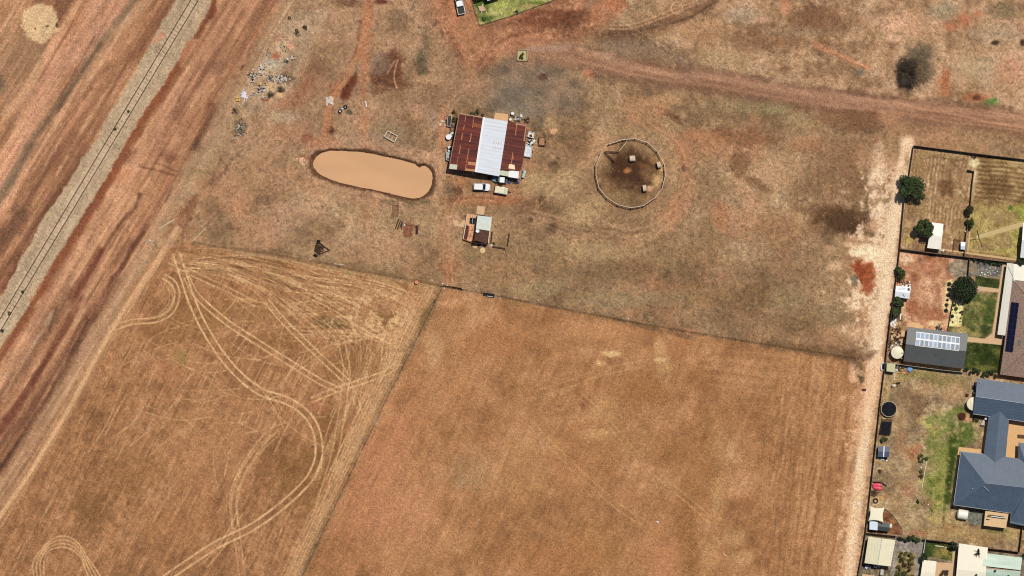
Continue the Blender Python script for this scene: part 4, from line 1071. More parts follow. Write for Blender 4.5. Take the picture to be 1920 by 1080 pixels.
def inset(pts, d):
    """shrink a convex-ish metre polygon towards its centre by about d"""
    cx, cy = ctr(pts)
    out = []
    for x, y in pts:
        L = math.hypot(x - cx, y - cy)
        k = max(L - d * 1.35, .1) / L
        out.append((cx + (x - cx) * k, cy + (y - cy) * k))
    return out


def lerp(a, b, t):
    return tuple(p + (q - p) * t for p, q in zip(a, b))


# ------------------------------------------------------------------ foliage
def leaves(mb, c, rad, n, size, r, shell=.35, flat=1.0, lobes=0):
    lob = [(r.uniform(-.66, .66), r.uniform(-.66, .66), r.uniform(-.4, .65), r.uniform(.26, .5)) for _ in range(lobes)]
    for _ in range(n):
        while True:
            d = Vector((r.gauss(0, 1), r.gauss(0, 1), r.gauss(0, 1)))
            if d.length > .01:
                d.normalize(); break
        q = (r.random() ** .6) * (1 - shell) + shell if r.random() < .8 else r.random()
        if lob:
            L = r.choice(lob)
            p = Vector((L[0] + d.x * L[3] * q, L[1] + d.y * L[3] * q, L[2] + d.z * L[3] * q))
        else:
            p = d * q
        p = Vector((c[0] + p.x * rad[0], c[1] + p.y * rad[1], c[2] + p.z * rad[2] * flat))
        u = Vector((r.gauss(0, 1), r.gauss(0, 1), r.gauss(0, .6))).normalized()
        w = u.cross(Vector((r.gauss(0, .5), r.gauss(0, .5), 1))).normalized()
        a = size * r.uniform(.6, 1.3)
        mb.add([p - u * a, p + w * a * .5, p + u * a, p - w * a * .5], [[0, 1, 2, 3]])


def tree(px, py, r, h, label, m, group=None, n=2600, size=.34, lobes=14, name='tree', cat='tree', rx=None, ry=None, seed=0):
    rr = random.Random(seed + int(px * 7 + py))
    loc = W(px, py)
    t = thing(name, label, cat, loc, group)
    tr = MB()
    tr.tube(loc + Vector((0, 0, -.2)), loc + Vector((.05, 0, h * .45)), r * .075 + .05, r * .05 + .03)
    for k in range(7):
        a = rr.uniform(0, 6.28)
        tr.tube(loc + Vector((.05, 0, h * .34 + .02 * k)), loc + Vector((math.cos(a) * r * .6, math.sin(a) * r * .6, h * rr.uniform(.5, .78))), r * .035 + .02, .03, 6)
    tr.build('trunk', M_TRUNK, t)
    cr = MB()
    leaves(cr, loc + Vector((0, 0, h * .58)), (rx or r, ry or r, h * .42), n, size, rr, .3, 1, lobes)
    cr.build('crown', m, t)
    return t


def shrub(px, py, r, h, label, m, group=None, n=320, size=.17, name='shrub', cat='shrub', rx=None, ry=None, stem=True):
    rr = random.Random(int(px * 13 + py * 3))
    loc = W(px, py)
    cr = MB()
    leaves(cr, loc + Vector((0, 0, h * .55)), (rx or r, ry or r, h * .5), n, size, rr, .25, 1, 5 if r > .5 else 0)
    if not stem:
        return solo(cr, name, m, label, cat, loc, group)
    t = thing(name, label, cat, loc, group)
    st = MB()
    for k in range(4):
        a = rr.uniform(0, 6.28)
        st.tube(loc + Vector((0, 0, -.1)), loc + Vector((math.cos(a) * r * .4, math.sin(a) * r * .4, h * .6)), .04, .02, 5)
    st.build('stem', M_TRUNK, t)
    cr.build('foliage', m, t)
    return t


# ------------------------------------------------------------------ fences
def sheet_fence(pts, label, h=1.7, m=None, group='solid fences around the house lots', gap=2.4, name='sheet_fence'):
    w = [W(*p) for p in pts]
    t = thing(name, label, 'fence', w[0], group)
    pn, rl = MB(), MB()
    for a, b in zip(w[:-1], w[1:]):
        L = (b - a).length; an = math.atan2(b.y - a.y, b.x - a.x)
        pn.box((a + b) / 2 + Vector((0, 0, h / 2 - .05)), (L, .05, h), an)
        rl.box((a + b) / 2 + Vector((0, 0, h + .02)), (L - .01, .09, .05), an)
    pn.build('panel', m or M_FENCE, t); rl.build('top_rail', m or M_FENCE, t)
    po = MB(); acc = 0; made = False
    for a, b in zip(w[:-1], w[1:]):
        L = (b - a).length; k = max(1, int(L / gap)); an = math.atan2(b.y - a.y, b.x - a.x)
        for i in range(k):
            q = a.lerp(b, i / k)
            pp = MB(); pp.box(q + Vector((0, 0, h / 2)), (.085, .085, h + .1), an); pp.build('post', m or M_FENCE, t)
    return t


def wire_fence(pts, label, h=1.15, gap=5.0, pm=None, r=.06, group='wire fences across the paddocks', rails=(.3, .6, .9, 1.12), rr=.012):
    w = [W(*p) for p in pts]
    t = thing('wire_fence', label, 'fence', w[0], group)
    for z in rails:
        wi = MB()
        for a, b in zip(w[:-1], w[1:]):
            wi.tube(a + Vector((0, 0, z)), b + Vector((0, 0, z)), rr, n=4)
        wi.build('wire', M_DARK, t)
    for a, b in zip(w[:-1], w[1:]):
        L = (b - a).length; k = max(1, int(L / gap))
        for i in range(k + (b is w[-1])):
            q = a.lerp(b, i / k)
            po = MB(); po.tube(q + Vector((0, 0, -.2)), q + Vector((0, 0, h)), r, r * .85, 7)
            po.build('post', pm or M_WOOD, t)
    return t


def slab(pts, label, cat, m, top=.08, name='concrete_slab', group=None):
    p = P2(*pts)
    mb = MB(); mb.prism(p, -.15, top)
    c = ctr(p)
    return solo(mb, name, m, label, cat, (c[0], c[1], 0), group)


def quad_roof_building(name, label, cat, c4, ridge, ze, zr, roofm, wallm, loc=None, over=.35, group=None, cap=None, th=.09, roofname='roof', doors=()):
    """gabled building: corners a b c d in pixels, ridge from the middle of side d-a to that of b-c (fractions), metres"""
    a, b, c, d = P2(*c4)
    cx, cy = ctr([a, b, c, d])
    t = thing(name, label, cat, (cx, cy, 0), group)
    r0, r1 = lerp(a, d, ridge), lerp(b, c, ridge)
    wl = MB()
    wa, wb, wc, wd = inset([a, b, c, d], over)
    wr0, wr1 = lerp(wa, wd, ridge), lerp(wb, wc, ridge)
    zz = zr - th - .06
    ze2 = ze - .02
    V = [(*wa, -.1), (*wb, -.1), (*wc, -.1), (*wd, -.1), (*wa, ze2), (*wb, ze2), (*wc, ze2), (*wd, ze2), (*wr0, zz), (*wr1, zz)]
    wl.add(V, [[0, 1, 5, 4], [2, 3, 7, 6], [1, 2, 6, 9, 5], [3, 0, 4, 8, 7]])
    wl.build('wall', wallm, t)
    rf = MB()
    vs = [(*a, ze), (*b, ze), (*r1, zr), (*r0, zr), (*c, ze), (*d, ze)]
    rf.sheet(vs, [[0, 1, 2, 3], [3, 2, 4, 5]], th)
    ro = rf.build(roofname, roofm, t)
    if cap:
        cp = MB(); cp.tube(Vector((*r0, zr + .02)), Vector((*r1, zr + .02)), .09, n=6); cp.build('ridge_cap', cap, ro)
    for (e0, e1, f0, f1, dh) in doors:      # door on wall edge e0-e1 between fractions f0 f1
        q = [wa, wb, wc, wd]
        p0, p1 = lerp(q[e0], q[e1], f0), lerp(q[e0], q[e1], f1)
        dx, dy = p1[0] - p0[0], p1[1] - p0[1]; L = math.hypot(dx, dy)
        mx_, my_ = (p0[0] + p1[0]) / 2, (p0[1] + p1[1]) / 2
        k = 1 if (mx_ - cx) * dy - (my_ - cy) * dx > 0 else -1
        db = MB(); db.box((mx_ + k * dy / L * .02, my_ - k * dx / L * .02, dh / 2), (L, .09, dh), math.atan2(dy, dx)); db.build('door', M_GALV, t)
    return t

# ================================================================== the dam water
wm = mat('muddy_water', (219, 168, 121), .2, .07, .12, 0, .4, (-.2, 3, .8))
wp = P2(*DAM)
wcx, wcy = ctr(wp)
mb = MB()
big = [(wcx + (x - wcx) * 1.02 + (x - wcx) / math.hypot(x - wcx, y - wcy) * .3, wcy + (y - wcy) * 1.02 + (y - wcy) / math.hypot(x - wcx, y - wcy) * .3) for x, y in wp]
mb.add([(x, y, -.44) for x, y in big], [list(range(len(big)))[::-1]])
wo = mb.build('dam_water', wm, None, False, (wcx, wcy, 0)); wo['kind'] = 'structure'

# ================================================================== railway
def railx(y, off=0.0):
    return 372 - .598 * y + off
rt = thing('railway_track', 'straight rusty railway track on pale ballast running diagonally past the paddocks', 'railway', W(railx(310, -7), 310, .45))
zb = .46
for off in (0, -14):
    rl = MB()
    a, b = W(railx(-60, off), -60, zb + .1), W(railx(700, off), 700, zb + .1)
    an = math.atan2(b.y - a.y, b.x - a.x); L = (b - a).length
    rl.box((a + b) / 2 + Vector((0, 0, .01)), (L, .15, .06), an)
    rl.box((a + b) / 2 + Vector((0, 0, -.04)), (L, .03, .1), an)
    rl.box((a + b) / 2 + Vector((0, 0, -.075)), (L, .22, .025), an)
    rl.build('rail', mat('rusty_rail', (46, 34, 28), .7, .2, 3), rt)
sl_m = mat('bleached_sleeper', (212, 186, 150), .95, .15, 4)
sp = None
for i in range(98):
    y = -10 + i * 6.5
    c = W(railx(y, -7), y, zb - .075)
    if sp is None:
        m_ = MB(); m_.box((0, 0, .02), (2.5, .26, .16), an + math.pi / 2)
        me_o = m_.build('sleeper', sl_m, None); sp = me_o
    else:
        me_o = sp.copy(); C.objects.link(me_o)
    me_o.parent = rt
    me_o.location = c - W(railx(310, -7), 310, .45)
for i, (x, y, r, where) in enumerate([(241, 209, .35, 'between the rails near the tip'), (216, 242, .42, 'on the left rail halfway down'), (43, 547, .5, 'on the ballast, uppermost of the three at the left edge'), (18, 588, .55, 'on the right rail near the left edge of the photo'), (5, 620, .45, 'by the rail, nearest the left edge of the photo')]):
    o = shrub(x, y, r, .5, 'small dark weed ' + where, M_LEAF, 'weeds on the railway', 90, .13, 'weed', 'weed', stem=False)
    o.location.z += .42

# ================================================================== the big shed
SA = math.atan2(-(233 - 212), 127)
rust = roofmat('rusted_roof_sheet', (114, 48, 32), SA + math.pi / 2, .9, .3, .85, 0, .86, (74, 28, 24), .5, (.35, 4.5), .2)
rustl = mat('pale_rust_lap', (184, 122, 84), .9, .25, 2)
zinc = roofmat('white_roof_sheet', (206, 211, 220), SA + math.pi / 2, .9, .1, .5, .1, .9, (206, 206, 206), .6, (.5, 4))
tanp = mat('tan_roof_sheet', (206, 140, 92), .8, .15, 2, 0, .3, (SA, 2, .4))
greenp = mat('pale_fibreglass_sheet', (206, 208, 178), .6, .1, 2)
creamp = mat('cream_roof_sheet', (248, 226, 180), .6, .06, 2)
TL, TM, TN, TR = (861, 212), (907.5, 220.5), (952, 228), (988, 234)
BL, BM, BN, BR = (841, 317), (892, 323), (936, 331), (974, 336)
sh = thing('farm_shed', 'large rusty red farm shed with a white strip of new roofing down its middle', 'shed', W(916, 275))
zw, zr_, ze_ = 3.0, 4.1, 2.5
zn = zr_ - (zr_ - ze_) * .55
def R3(p, z):
    return (*P2(p)[0], z)
wl = MB()
fp = inset(P2(TL, TR, BR, BL), .3)
wl.prism([fp[3], fp[2], fp[1], fp[0]], -.1, [zw - .12, ze_ - .12, ze_ - .12, zw - .12][::1])
wl.build('wall', mat('corrugated_shed_wall', (150, 110, 90), .7, .3, 2), sh)
r1 = MB(); r1.sheet([R3(TL, zw), R3(TM, zr_), R3(BM, zr_), R3(BL, zw)], [[0, 1, 2, 3]], .05)
ro1 = r1.build('rusty_roof', rust, sh)
r2_ = MB(); r2_.sheet([R3(TM, zr_ + .04), R3(TN, zn + .04), R3(BN, zn + .04), R3(BM, zr_ + .04)], [[0, 1, 2, 3]], .05)
ro2 = r2_.build('white_roof', zinc, sh); ro2['label'] = 'new white roof strip between the rusty ones'
r3_ = MB(); r3_.sheet([R3(TN, zn), R3(TR, ze_), R3((981, 302), ze_), R3((976, 320), ze_ + .1), R3((936, 320), zn - .1)], [[0, 1, 2, 3, 4]], .05)
ro3 = r3_.build('rusty_roof', rust, sh)
cp = MB(); cp.box((Vector(R3(TM, zr_ + .1)) + Vector(R3(BM, zr_ + .1))) / 2, ((Vector(R3(TM, 0)) - Vector(R3(BM, 0))).length, .5, .03), math.atan2(P2(TM)[0][1] - P2(BM)[0][1], P2(TM)[0][0] - P2(BM)[0][0]))
cp.build('ridge_cap', M_WHITE, sh)
def on_roof(u, v, dz=.02):       # u 0..1 west to ridge (then 1..2 to the east eave), v 0..1 north to south
    if u <= 1:
        a, b = lerp(TL, TM, u), lerp(BL, BM, u); z = zw + (zr_ - zw) * u
    else:
        a, b = lerp(TM, TR, u - 1), lerp(BM, BR, u - 1); z = zr_ - (zr_ - ze_) * (u - 1)
    return R3(lerp(a, b, v), z + dz)
def roof_patch(name, u0, u1, v0, v1, m, parent, dz=.035):
    b_ = MB(); b_.sheet([on_roof(u0, v0, dz), on_roof(u1, v0, dz), on_roof(u1, v1, dz), on_roof(u0, v1, dz)], [[0, 1, 2, 3]], .012)
    return b_.build(name, m, parent)
LAPP = ro1
for u, v0, v1, wd in [(.27, .02, .14, .03), (.27, .2, .28, .035), (.26, .34, .46, .04), (.27, .56, .72, .035), (.26, .76, .96, .02), (.6, .03, .22, .025), (.6, .32, .46, .035), (.6, .6, .85, .035), (.6, .88, 1, .03)]:
    lap = MB(); lap.sheet([on_roof(u, v0, .03), on_roof(u + wd, v0, .03), on_roof(u + wd, v1, .03), on_roof(u, v1, .03)], [[0, 1, 2, 3]], .012); lap.build('lap_strip', rustl, LAPP)
LAPP = ro3
for u, v0, v1, wd in [(1.76, .02, .2, .02), (1.76, .2, .42, .025), (1.76, .5, .8, .02)]:
    lap = MB(); lap.sheet([on_roof(u, v0, .03), on_roof(u + wd, v0, .03), on_roof(u + wd, v1, .03), on_roof(u, v1, .03)], [[0, 1, 2, 3]], .012); lap.build('lap_strip', rustl, LAPP)
roof_patch('roof_patch', .67, .985, .83, .885, tanp, ro1)['label'] = 'tan replacement sheet on the rusty roof'
roof_patch('roof_patch', .62, .985, .955, .995, tanp, ro1)
roof_patch('roof_patch', .02, .3, .91, .995, greenp, ro1)['label'] = 'pale sheet at the corner of the rusty roof'
roof_patch('roof_patch', .62, .98, .13, .2, mat('light_rust_sheet', (150, 88, 54), .85, .2, 2, 0, .2, (SA, 3, .3)), ro1)
roof_patch('roof_patch', 1.78, 1.97, .6, .665, mat('light_rust_sheet2', (176, 106, 70), .85, .2, 2, 0, .2, (SA, 3, .3)), ro3)
roof_patch('roof_patch', 1.72, 1.97, .76, .84, creamp, ro3)['label'] = 'cream sheet on the rusty roof'
roof_patch('roof_patch', 1.93, 1.985, .56, .76, creamp, ro3)
roof_patch('roof_patch', 1.74, 1.99, .008, .03, mat('rust_gutter', (196, 150, 120), .8, .2, 2), ro3)
roof_patch('gutter', .0, .02, .01, .9, mat('rust_gutter', (196, 150, 120), .8, .2, 2), ro1)
roof_patch('gutter', .0, .99, .0, .018, mat('rust_gutter', (196, 150, 120), .8, .2, 2), ro1)
roof_patch('gutter', 1.975, 1.995, .02, .56, mat('rust_gutter', (196, 150, 120), .8, .2, 2), ro3)
for v in (.4, .5):
    for k in range(4):
        u = 1.3 + k * .055
        st = MB(); st.sheet([on_roof(u, v, .06), on_roof(u + .022, v, .06), on_roof(u + .022, v + .035, .06), on_roof(u, v + .035, .06)], [[0, 1, 2, 3]], .01); st.build('roof_bracket', mat('faded_brackets', (206, 186, 176), .7, .1), ro2)
pale = MB(); pale.sheet([R3((936, 319), zn - .18), R3((955, 322), ze_ + .3), R3((953, 331), ze_ + .3), R3((934, 328), zn - .18)], [[0, 1, 2, 3]], .03)
pale.build('pale_green_sheet', greenp, sh)
v_ = MB(); v_.tube(Vector(on_roof(.6, .47, 0)), Vector(on_roof(.6, .47, .5)), .14, n=10); v_.build('vent_pipe', M_GALV, ro1)
fr = MB()
for a, b in (((953, 331), (976, 335)), ((976, 320), (974, 336))):
    fr.box((Vector(R3(a, ze_ - .05)) + Vector(R3(b, ze_ - .05))) / 2, ((Vector(R3(a, 0)) - Vector(R3(b, 0))).length, .18, .12), math.atan2(P2(b)[0][1] - P2(a)[0][1], P2(b)[0][0] - P2(a)[0][0]))
fr.build('bay_frame', M_PINK, sh)
tk = MB(); q = P2((954, 319), (973, 322), (972, 335), (953, 332)); tk.prism(q, .5, 2.65)
c = ctr(q); tt = thing('box_trailer', 'white box trailer parked in the open corner bay of the rusty shed', 'trailer', (c[0], c[1], 0), 'trailers and boxes beside the shed')
tk.build('body', M_WHITE, tt)
for dx in (-.7, .7):
    wh = MB(); wh.tube((c[0] + dx, c[1] - .95, .32), (c[0] + dx, c[1] - .75, .32), .32, n=12); wh.build('wheel', M_BLACK, tt)
slab([(928, 211), (953, 214), (952, 228), (926, 224)], 'tan concrete apron at the back of the rusty shed beside a white drum', 'slab', M_CONC, .12)

# ------------------------------------------------------------------ things round the shed
def drum(px, py, r, h, label, m=M_WHITE, group='drums and small tanks', name='drum', cat='drum'):
    loc = W(px, py)
    t = thing(name, label, cat, loc, group)
    b = MB(); b.lathe(loc, [(r * .96, 0), (r, .05), (r, h - .05), (r * .93, h), (r * .93, h - .04), (r * .05, h - .03)], 18); b.build('body', m, t, False)
    l = MB(); l.tube(loc + Vector((r * .5, 0, h - .05)), loc + Vector((r * .5, 0, h + .04)), r * .16, n=8); l.build('lid', M_GALV, t)
    return t
drum(961, 213, .42, .95, 'white drum standing north of the tan concrete apron corner')
drum(957, 224, .36, .9, 'white drum close against the back wall of the shed')
drum(841, 257, .72, 1.1, 'round white tank on the red dirt west of the rusty shed', name='water_tank', cat='tank')
drum(841.5, 276.5, .3, .7, 'small white drum at the foot of the shed wall')
def boxy(name, label, cat, c4, z0, z1, m, group=None, detail=None):
    p = P2(*c4); c = ctr(p)
    t = thing(name, label, cat, (c[0], c[1], 0), group)
    b = MB(); b.prism(p, z0, z1); b.prism(inset(p, .06), z1 + .002, z1 + .05)
    b.build('body', m, t)
    if detail:
        detail(t, p, z1)
    return t
def rim(t, p, z1, m=M_WHITE, w=.12, h=.25, dark=None):
    for i in range(4):
        a, b = Vector((*p[i], z1 + h / 2)), Vector((*p[(i + 1) % 4], z1 + h / 2))
        k = MB(); k.box((a + b) / 2, ((b - a).length, w, h), math.atan2(b.y - a.y, b.x - a.x)); k.build('side', m, t)
def open_trailer(label, c4, m=M_WHITE, floor=M_DARK, group='trailers and boxes beside the shed', z=.55, name='box_trailer', bar=None, load=None):
    p = P2(*c4); c = ctr(p)
    t = thing(name, label, 'trailer', (c[0], c[1], 0), group)
    b = MB(); b.prism(inset(p, .1), z - .1, z); b.build('floor', floor, t)
    rim(t, p, z - .05, m, .1, .45)
    for i, j in ((0, 1), (2, 3)):
        mid = Vector(((p[i][0] + p[j][0]) / 2, (p[i][1] + p[j][1]) / 2, .32))
        d = Vector((mid.x - c[0], mid.y - c[1], 0)).normalized()
        if abs((Vector(p[j]) - Vector(p[i])).length) < .1:
            continue
    L01 = (Vector(p[1]) - Vector(p[0])).length; L12 = (Vector(p[2]) - Vector(p[1])).length
    sides = ((0, 1), (2, 3)) if L01 > L12 else ((1, 2), (3, 0))
    for i, j in sides:
        mid = Vector(((p[i][0] + p[j][0]) / 2, (p[i][1] + p[j][1]) / 2, .32)); d = Vector((mid.x - c[0], mid.y - c[1], 0)).normalized()
        wh = MB(); wh.tube(mid + d * .08, mid + d * .28, .32, n=12); wh.build('wheel', M_BLACK, t)
    if bar:
        q = W(*bar, .45)
        for k in (0, 1):
            pass
        i, j = min(((i, (i + 1) % 4) for i in range(4)), key=lambda e: (Vector(((p[e[0]][0] + p[e[1]][0]) / 2, (p[e[0]][1] + p[e[1]][1]) / 2)) - q.to_2d()).length)
        db = MB(); db.tube(Vector((*p[i], .45)), q, .05, n=6); db.tube(Vector((*p[j], .45)), q, .05, n=6); db.build('drawbar', M_DARK, t)
    if load:
        load(t, p)
    return t
def boxload(t):
    b = MB(); b.box((*W(995.5, 254.5).to_2d(), .75), (.6, .7, .35), .3); b.build('tool_box', M_DARK, t)


open_trailer('white trailer with a dark hollow bed beside the eastern shed wall', [(992, 246), (1002, 249), (1000, 259), (989, 256)], M_WHITE, M_CREAM, load=lambda t, p: boxload(t))
open_trailer('long white trailer with high sides against the eastern shed wall', [(986, 272), (998, 274), (995.5, 295), (982.5, 292.5)], M_WHITE, M_GALV, z=.7)
open_trailer('small rusty frame trailer standing alone east of the shed', [(1011, 257), (1022, 258), (1022, 273), (1010, 272)], M_RUST, mat('dusty_planks', (176, 130, 96), .9, .15), bar=(1018, 249))
open_trailer('bleached frame trailer among scrap west of the shed', [(840, 216), (847, 216), (845, 237), (838, 236)], M_PALEW, M_DARK, bar=(833, 219))
t = thing('water_tank', 'rounded pale green tank beside the open shed bay', 'tank', W(982, 327), 'drums and small tanks')
b = MB(); q0, q1 = W(984, 320, .55), W(980.5, 333, .55); b.tube(q0, q1, .42, n=16); b.tube(q0 + (q0 - q1) * .06, q0, .25, .42, 16); b.tube(q1, q1 - (q0 - q1) * .06, .42, .25, 16); b.build('body', mat('pale_green_poly', (190, 206, 190), .5, .08), t)
b = MB(); b.box(W(982, 327, .06), (.7, 1.6, .12), .2); b.build('cradle', M_DARK, t)
t = thing('water_tank', 'grey box-shaped tank by the south-west end of the shed', 'tank', W(839.5, 293), 'drums and small tanks')
b = MB(); b.prism(P2((837, 285), (842, 286), (842.5, 302), (836, 300)), 0, 1.0); b.build('body', mat('grey_steel', (170, 176, 178), .5, .1), t)
b = MB(); b.tube(W(840, 298, 1.0), W(840, 298, 1.12), .25, n=12); b.build('lid', M_DARK, t)

def junk(px, py, rx, ry, label, mats, n=10, seed=1, group='heaps of scrap', name='scrap_heap', cat='scrap', bars=4, hmax=.6):
    """a heap that lies as one: its sheets, boxes and bars are pieces of one pile, kinds of material apart"""
    loc = W(px, py); r = random.Random(seed)
    t = thing(name, label, cat, loc, group)
    for k, (pn, m) in enumerate(mats):
        b = MB(); few = n // len(mats) <= 11
        for i in range(max(1, n // len(mats))):
            if few and i:
                b.build(pn, m, t); b = MB()
            c = loc + Vector((r.uniform(-rx, rx) * S, r.uniform(-ry, ry) * S, r.uniform(.1, hmax * .6)))
            ty = r.random()
            if ty < .45:
                b.box(c, (r.uniform(.25, .8), r.uniform(.2, .6), r.uniform(.1, hmax)), r.uniform(0, 3))
            elif ty < .7:
                b.lump(c, (r.uniform(.3, .7), r.uniform(.3, .7), r.uniform(.2, hmax)), r.random())
            else:
                a = r.uniform(0, 3.1); L = r.uniform(.5, 1.5)
                b.tube(c, c + Vector((math.cos(a) * L, math.sin(a) * L, r.uniform(-.1, .3))), .05, n=6)
        b.build(pn, m, t)
    return t
junk(995, 268, 7, 4, 'tangled heap of white and dark scrap between two trailers east of the shed', [('sheet_metal', M_WHITE), ('dark_scrap', M_DARK), ('pipes', M_GALV)], 24, 2)
junk(971, 222, 9, 5, 'stack of grey pipes and bars behind the shed', [('pipes', M_GALV), ('dark_scrap', M_DARK)], 18, 3, hmax=.35)
junk(987, 225, 4, 5, 'rusty brown machine part at the north-east shed corner', [('casting', M_RUST), ('frame', M_DARK)], 10, 4)
junk(830, 228, 5, 8, 'pink frame and broken timber on the red dirt west of the shed', [('frame', M_PINK), ('timber', M_PALEW)], 12, 5, hmax=.25)
junk(848, 245, 4, 12, 'grey scrap piled along the western shed wall', [('dark_scrap', M_DARK), ('sheet_metal', M_GALV), ('timber', M_WOOD)], 36, 6)
junk(843, 281, 3, 8, 'black scrap at the south-west foot of the shed wall', [('dark_scrap', M_BLACK), ('sheet_metal', M_GALV)], 20, 7)
junk(961, 340, 12, 2.5, 'blue and grey clutter in front of the open shed bay', [('blue_tarp', mat('blue_tarp', (70, 84, 130), .7, .2)), ('dark_scrap', M_DARK)], 22, 8)
junk(922, 333, 8, 2.2, 'dark implements along the front of the shed', [('dark_scrap', M_DARK), ('timber', M_WOOD)], 14, 9)
for x, y, r, tx in [(850, 209, .7, 'at the north-west corner of the rusty shed'), (884, 213, .8, 'against the north wall of the rusty shed'), (894, 210, .9, 'growing highest by the north wall of the rusty shed'), (905, 216, .4, 'near the end of the white roof strip'),
                 (852, 225, .8, 'beside the bleached frame trailer'), (849, 262, .7, 'by the round white tank')]:
    shrub(x, y, r, r * 1.3, 'dark scrubby bush ' + tx, M_SCRUB if r < .75 else leafmat('scrub_green', (56, 54, 30), (112, 104, 58)), 'bushes around the farm shed', 200, .16, 'bush', 'bush')
drum(886.5, 325, .2, .5, 'tiny white drum in front of the shed wall')
drum(970.5, 339, .28, .6, 'white tub at the south-east corner of the shed')
# ------------------------------------------------------------------ vehicles
def car(px, py, hd, label, kind, bodym, L=4.7, Wd=1.85, H=1.75, cab=(-2.1, 1.0), group='vehicles on the farm'):
    """heading hd: angle of the nose, local x forwards"""
    t = thing('parked_car' if kind != 'ute' else 'pickup_truck', label, 'car' if kind != 'ute' else 'pickup', W(px, py), group, hd)
    h0, h1 = .38, .98
    b = MB()
    def rr(x0, x1, w, k=.22):
        return [(x0 + k, -w), (x1 - k * 1.6, -w), (x1, -w + k * 2.2), (x1, w - k * 2.2), (x1 - k * 1.6, w), (x0 + k, w), (x0, w - k), (x0, -w + k)]
    f, r_ = L / 2, -L / 2
    b.prism(rr(r_, f, Wd / 2), h0, h1)
    b.build('body', bodym, t)
    cb = MB()
    x0, x1 = cab
    lo = rr(x0, x1, Wd / 2 - .04, .1); hi = rr(x0 + .18, x1 - .75, Wd / 2 - .2, .14)
    cb.add([(*p, h1 - .01) for p in lo] + [(*p, H) for p in hi], [list(range(8, 16))] + [[i, (i + 1) % 8, 8 + (i + 1) % 8, 8 + i] for i in range(8)])
    cbo = cb.build('cabin', M_GLASS, t)
    rf = MB(); rf.prism(rr(x0 + .12, x1 - .72, Wd / 2 - .17, .14), H - .005, H + .05); rf.build('roof', bodym, t)
    for s in (-1, 1):
        pl = MB(); pl.tube((x1 - .05, s * (Wd / 2 - .07), h1), (x1 - .78, s * (Wd / 2 - .22), H), .05, n=6); pl.build('pillar', bodym, t); pl = MB(); pl.tube((x0 + .05, s * (Wd / 2 - .07), h1), (x0 + .2, s * (Wd / 2 - .22), H), .07, n=6); pl.build('pillar', bodym, t)
        mi = MB(); mi.box((x1 - .25, s * (Wd / 2 + .12), h1 + .12), (.14, .26, .18)); mi.build('mirror', M_DARK, t)
        hl = MB(); hl.box((f - .1, s * (Wd / 2 - .3), .78), (.24, .34, .16)); hl.build('headlight', M_GALV, t)
        tl = MB(); tl.box((r_ + .02, s * (Wd / 2 - .14), .85), (.08, .14, .3)); tl.build('tail_light', mat('red_lens', (150, 30, 26), .3, .05), t)
        for wx in (f - .95, r_ + .95):
            wh = MB(); wh.tube((wx, s * (Wd / 2 - .2), .36), (wx, s * (Wd / 2 + .02), .36), .36, n=16); wo_ = wh.build('wheel', M_BLACK, t)
            rm = MB(); rm.tube((wx, s * (Wd / 2 + .02), .36), (wx, s * (Wd / 2 + .03), .36), .2, n=12); rm.build('rim', M_GALV, wo_)
    bn = MB(); bn.prism([(x1 + .02, -Wd / 2 + .2), (f - .25, -Wd / 2 + .32), (f - .25, Wd / 2 - .32), (x1 + .02, Wd / 2 - .2)], h1, h1 + .03); bn.build('bonnet', bodym, t)
    bb = MB(); bb.tube((f + .14, -.75, .6), (f + .14, .75, .6), .05); bb.tube((f + .12, -.6, .95), (f + .12, .6, .95), .04)
    for s in (-.5, .5):
        bb.tube((f + .12, s, .5), (f + .12, s, .98), .04)
    bb.build('bull_bar', M_GALV, t)
    if kind == 'ute':
        tr = MB(); tr.box(((r_ + x0) / 2, 0, h1 + .03), (x0 - r_ - .1, Wd - .3, .05)); tr.build('tray_liner', M_DARK, t)
        for s in (-1, 1):
            sd = MB(); sd.box(((r_ + x0) / 2, s * (Wd / 2 - .07), h1 + .12), (x0 - r_ - .1, .1, .26)); sd.build('tray_side', bodym, t)
        sd = MB(); sd.box((r_ + .05, 0, h1 + .12), (.1, Wd - .05, .26)); sd.build('tailgate', bodym, t)
    return t
car(903, 350.5, math.radians(-3), 'white station wagon parked in front of the rusty shed', 'wagon', M_WHITE, 4.3, 1.85, 1.75, (-2.05, 1.05))
car(862, 8, math.radians(102), 'white pickup with a dark open tray parked beside the northern lawn', 'ute', M_WHITE, 5.4, 2.0, 1.75, (-.7, 1.6))
car(938, 336.5, math.radians(172), 'teal vehicle with a white canopy tucked against the front of the shed', 'ute', mat('teal_paint', (96, 140, 150), .4, .05), 3.6, 1.6, 1.6, (-.3, 1.2), 'vehicles on the farm')
t = thing('crate', 'white square crate on the tray of the teal vehicle', 'crate', W(941.5, 337.5), None)
b = MB(); b.box(W(941.5, 337.5, 1.6), (1.25, 1.4, 1.0), -.1); b.build('body', M_WHITE, t); b = MB(); b.box(W(941.5, 337.5, 2.13), (1.15, 1.3, .06), -.1); b.build('lid', M_WHITE, t)
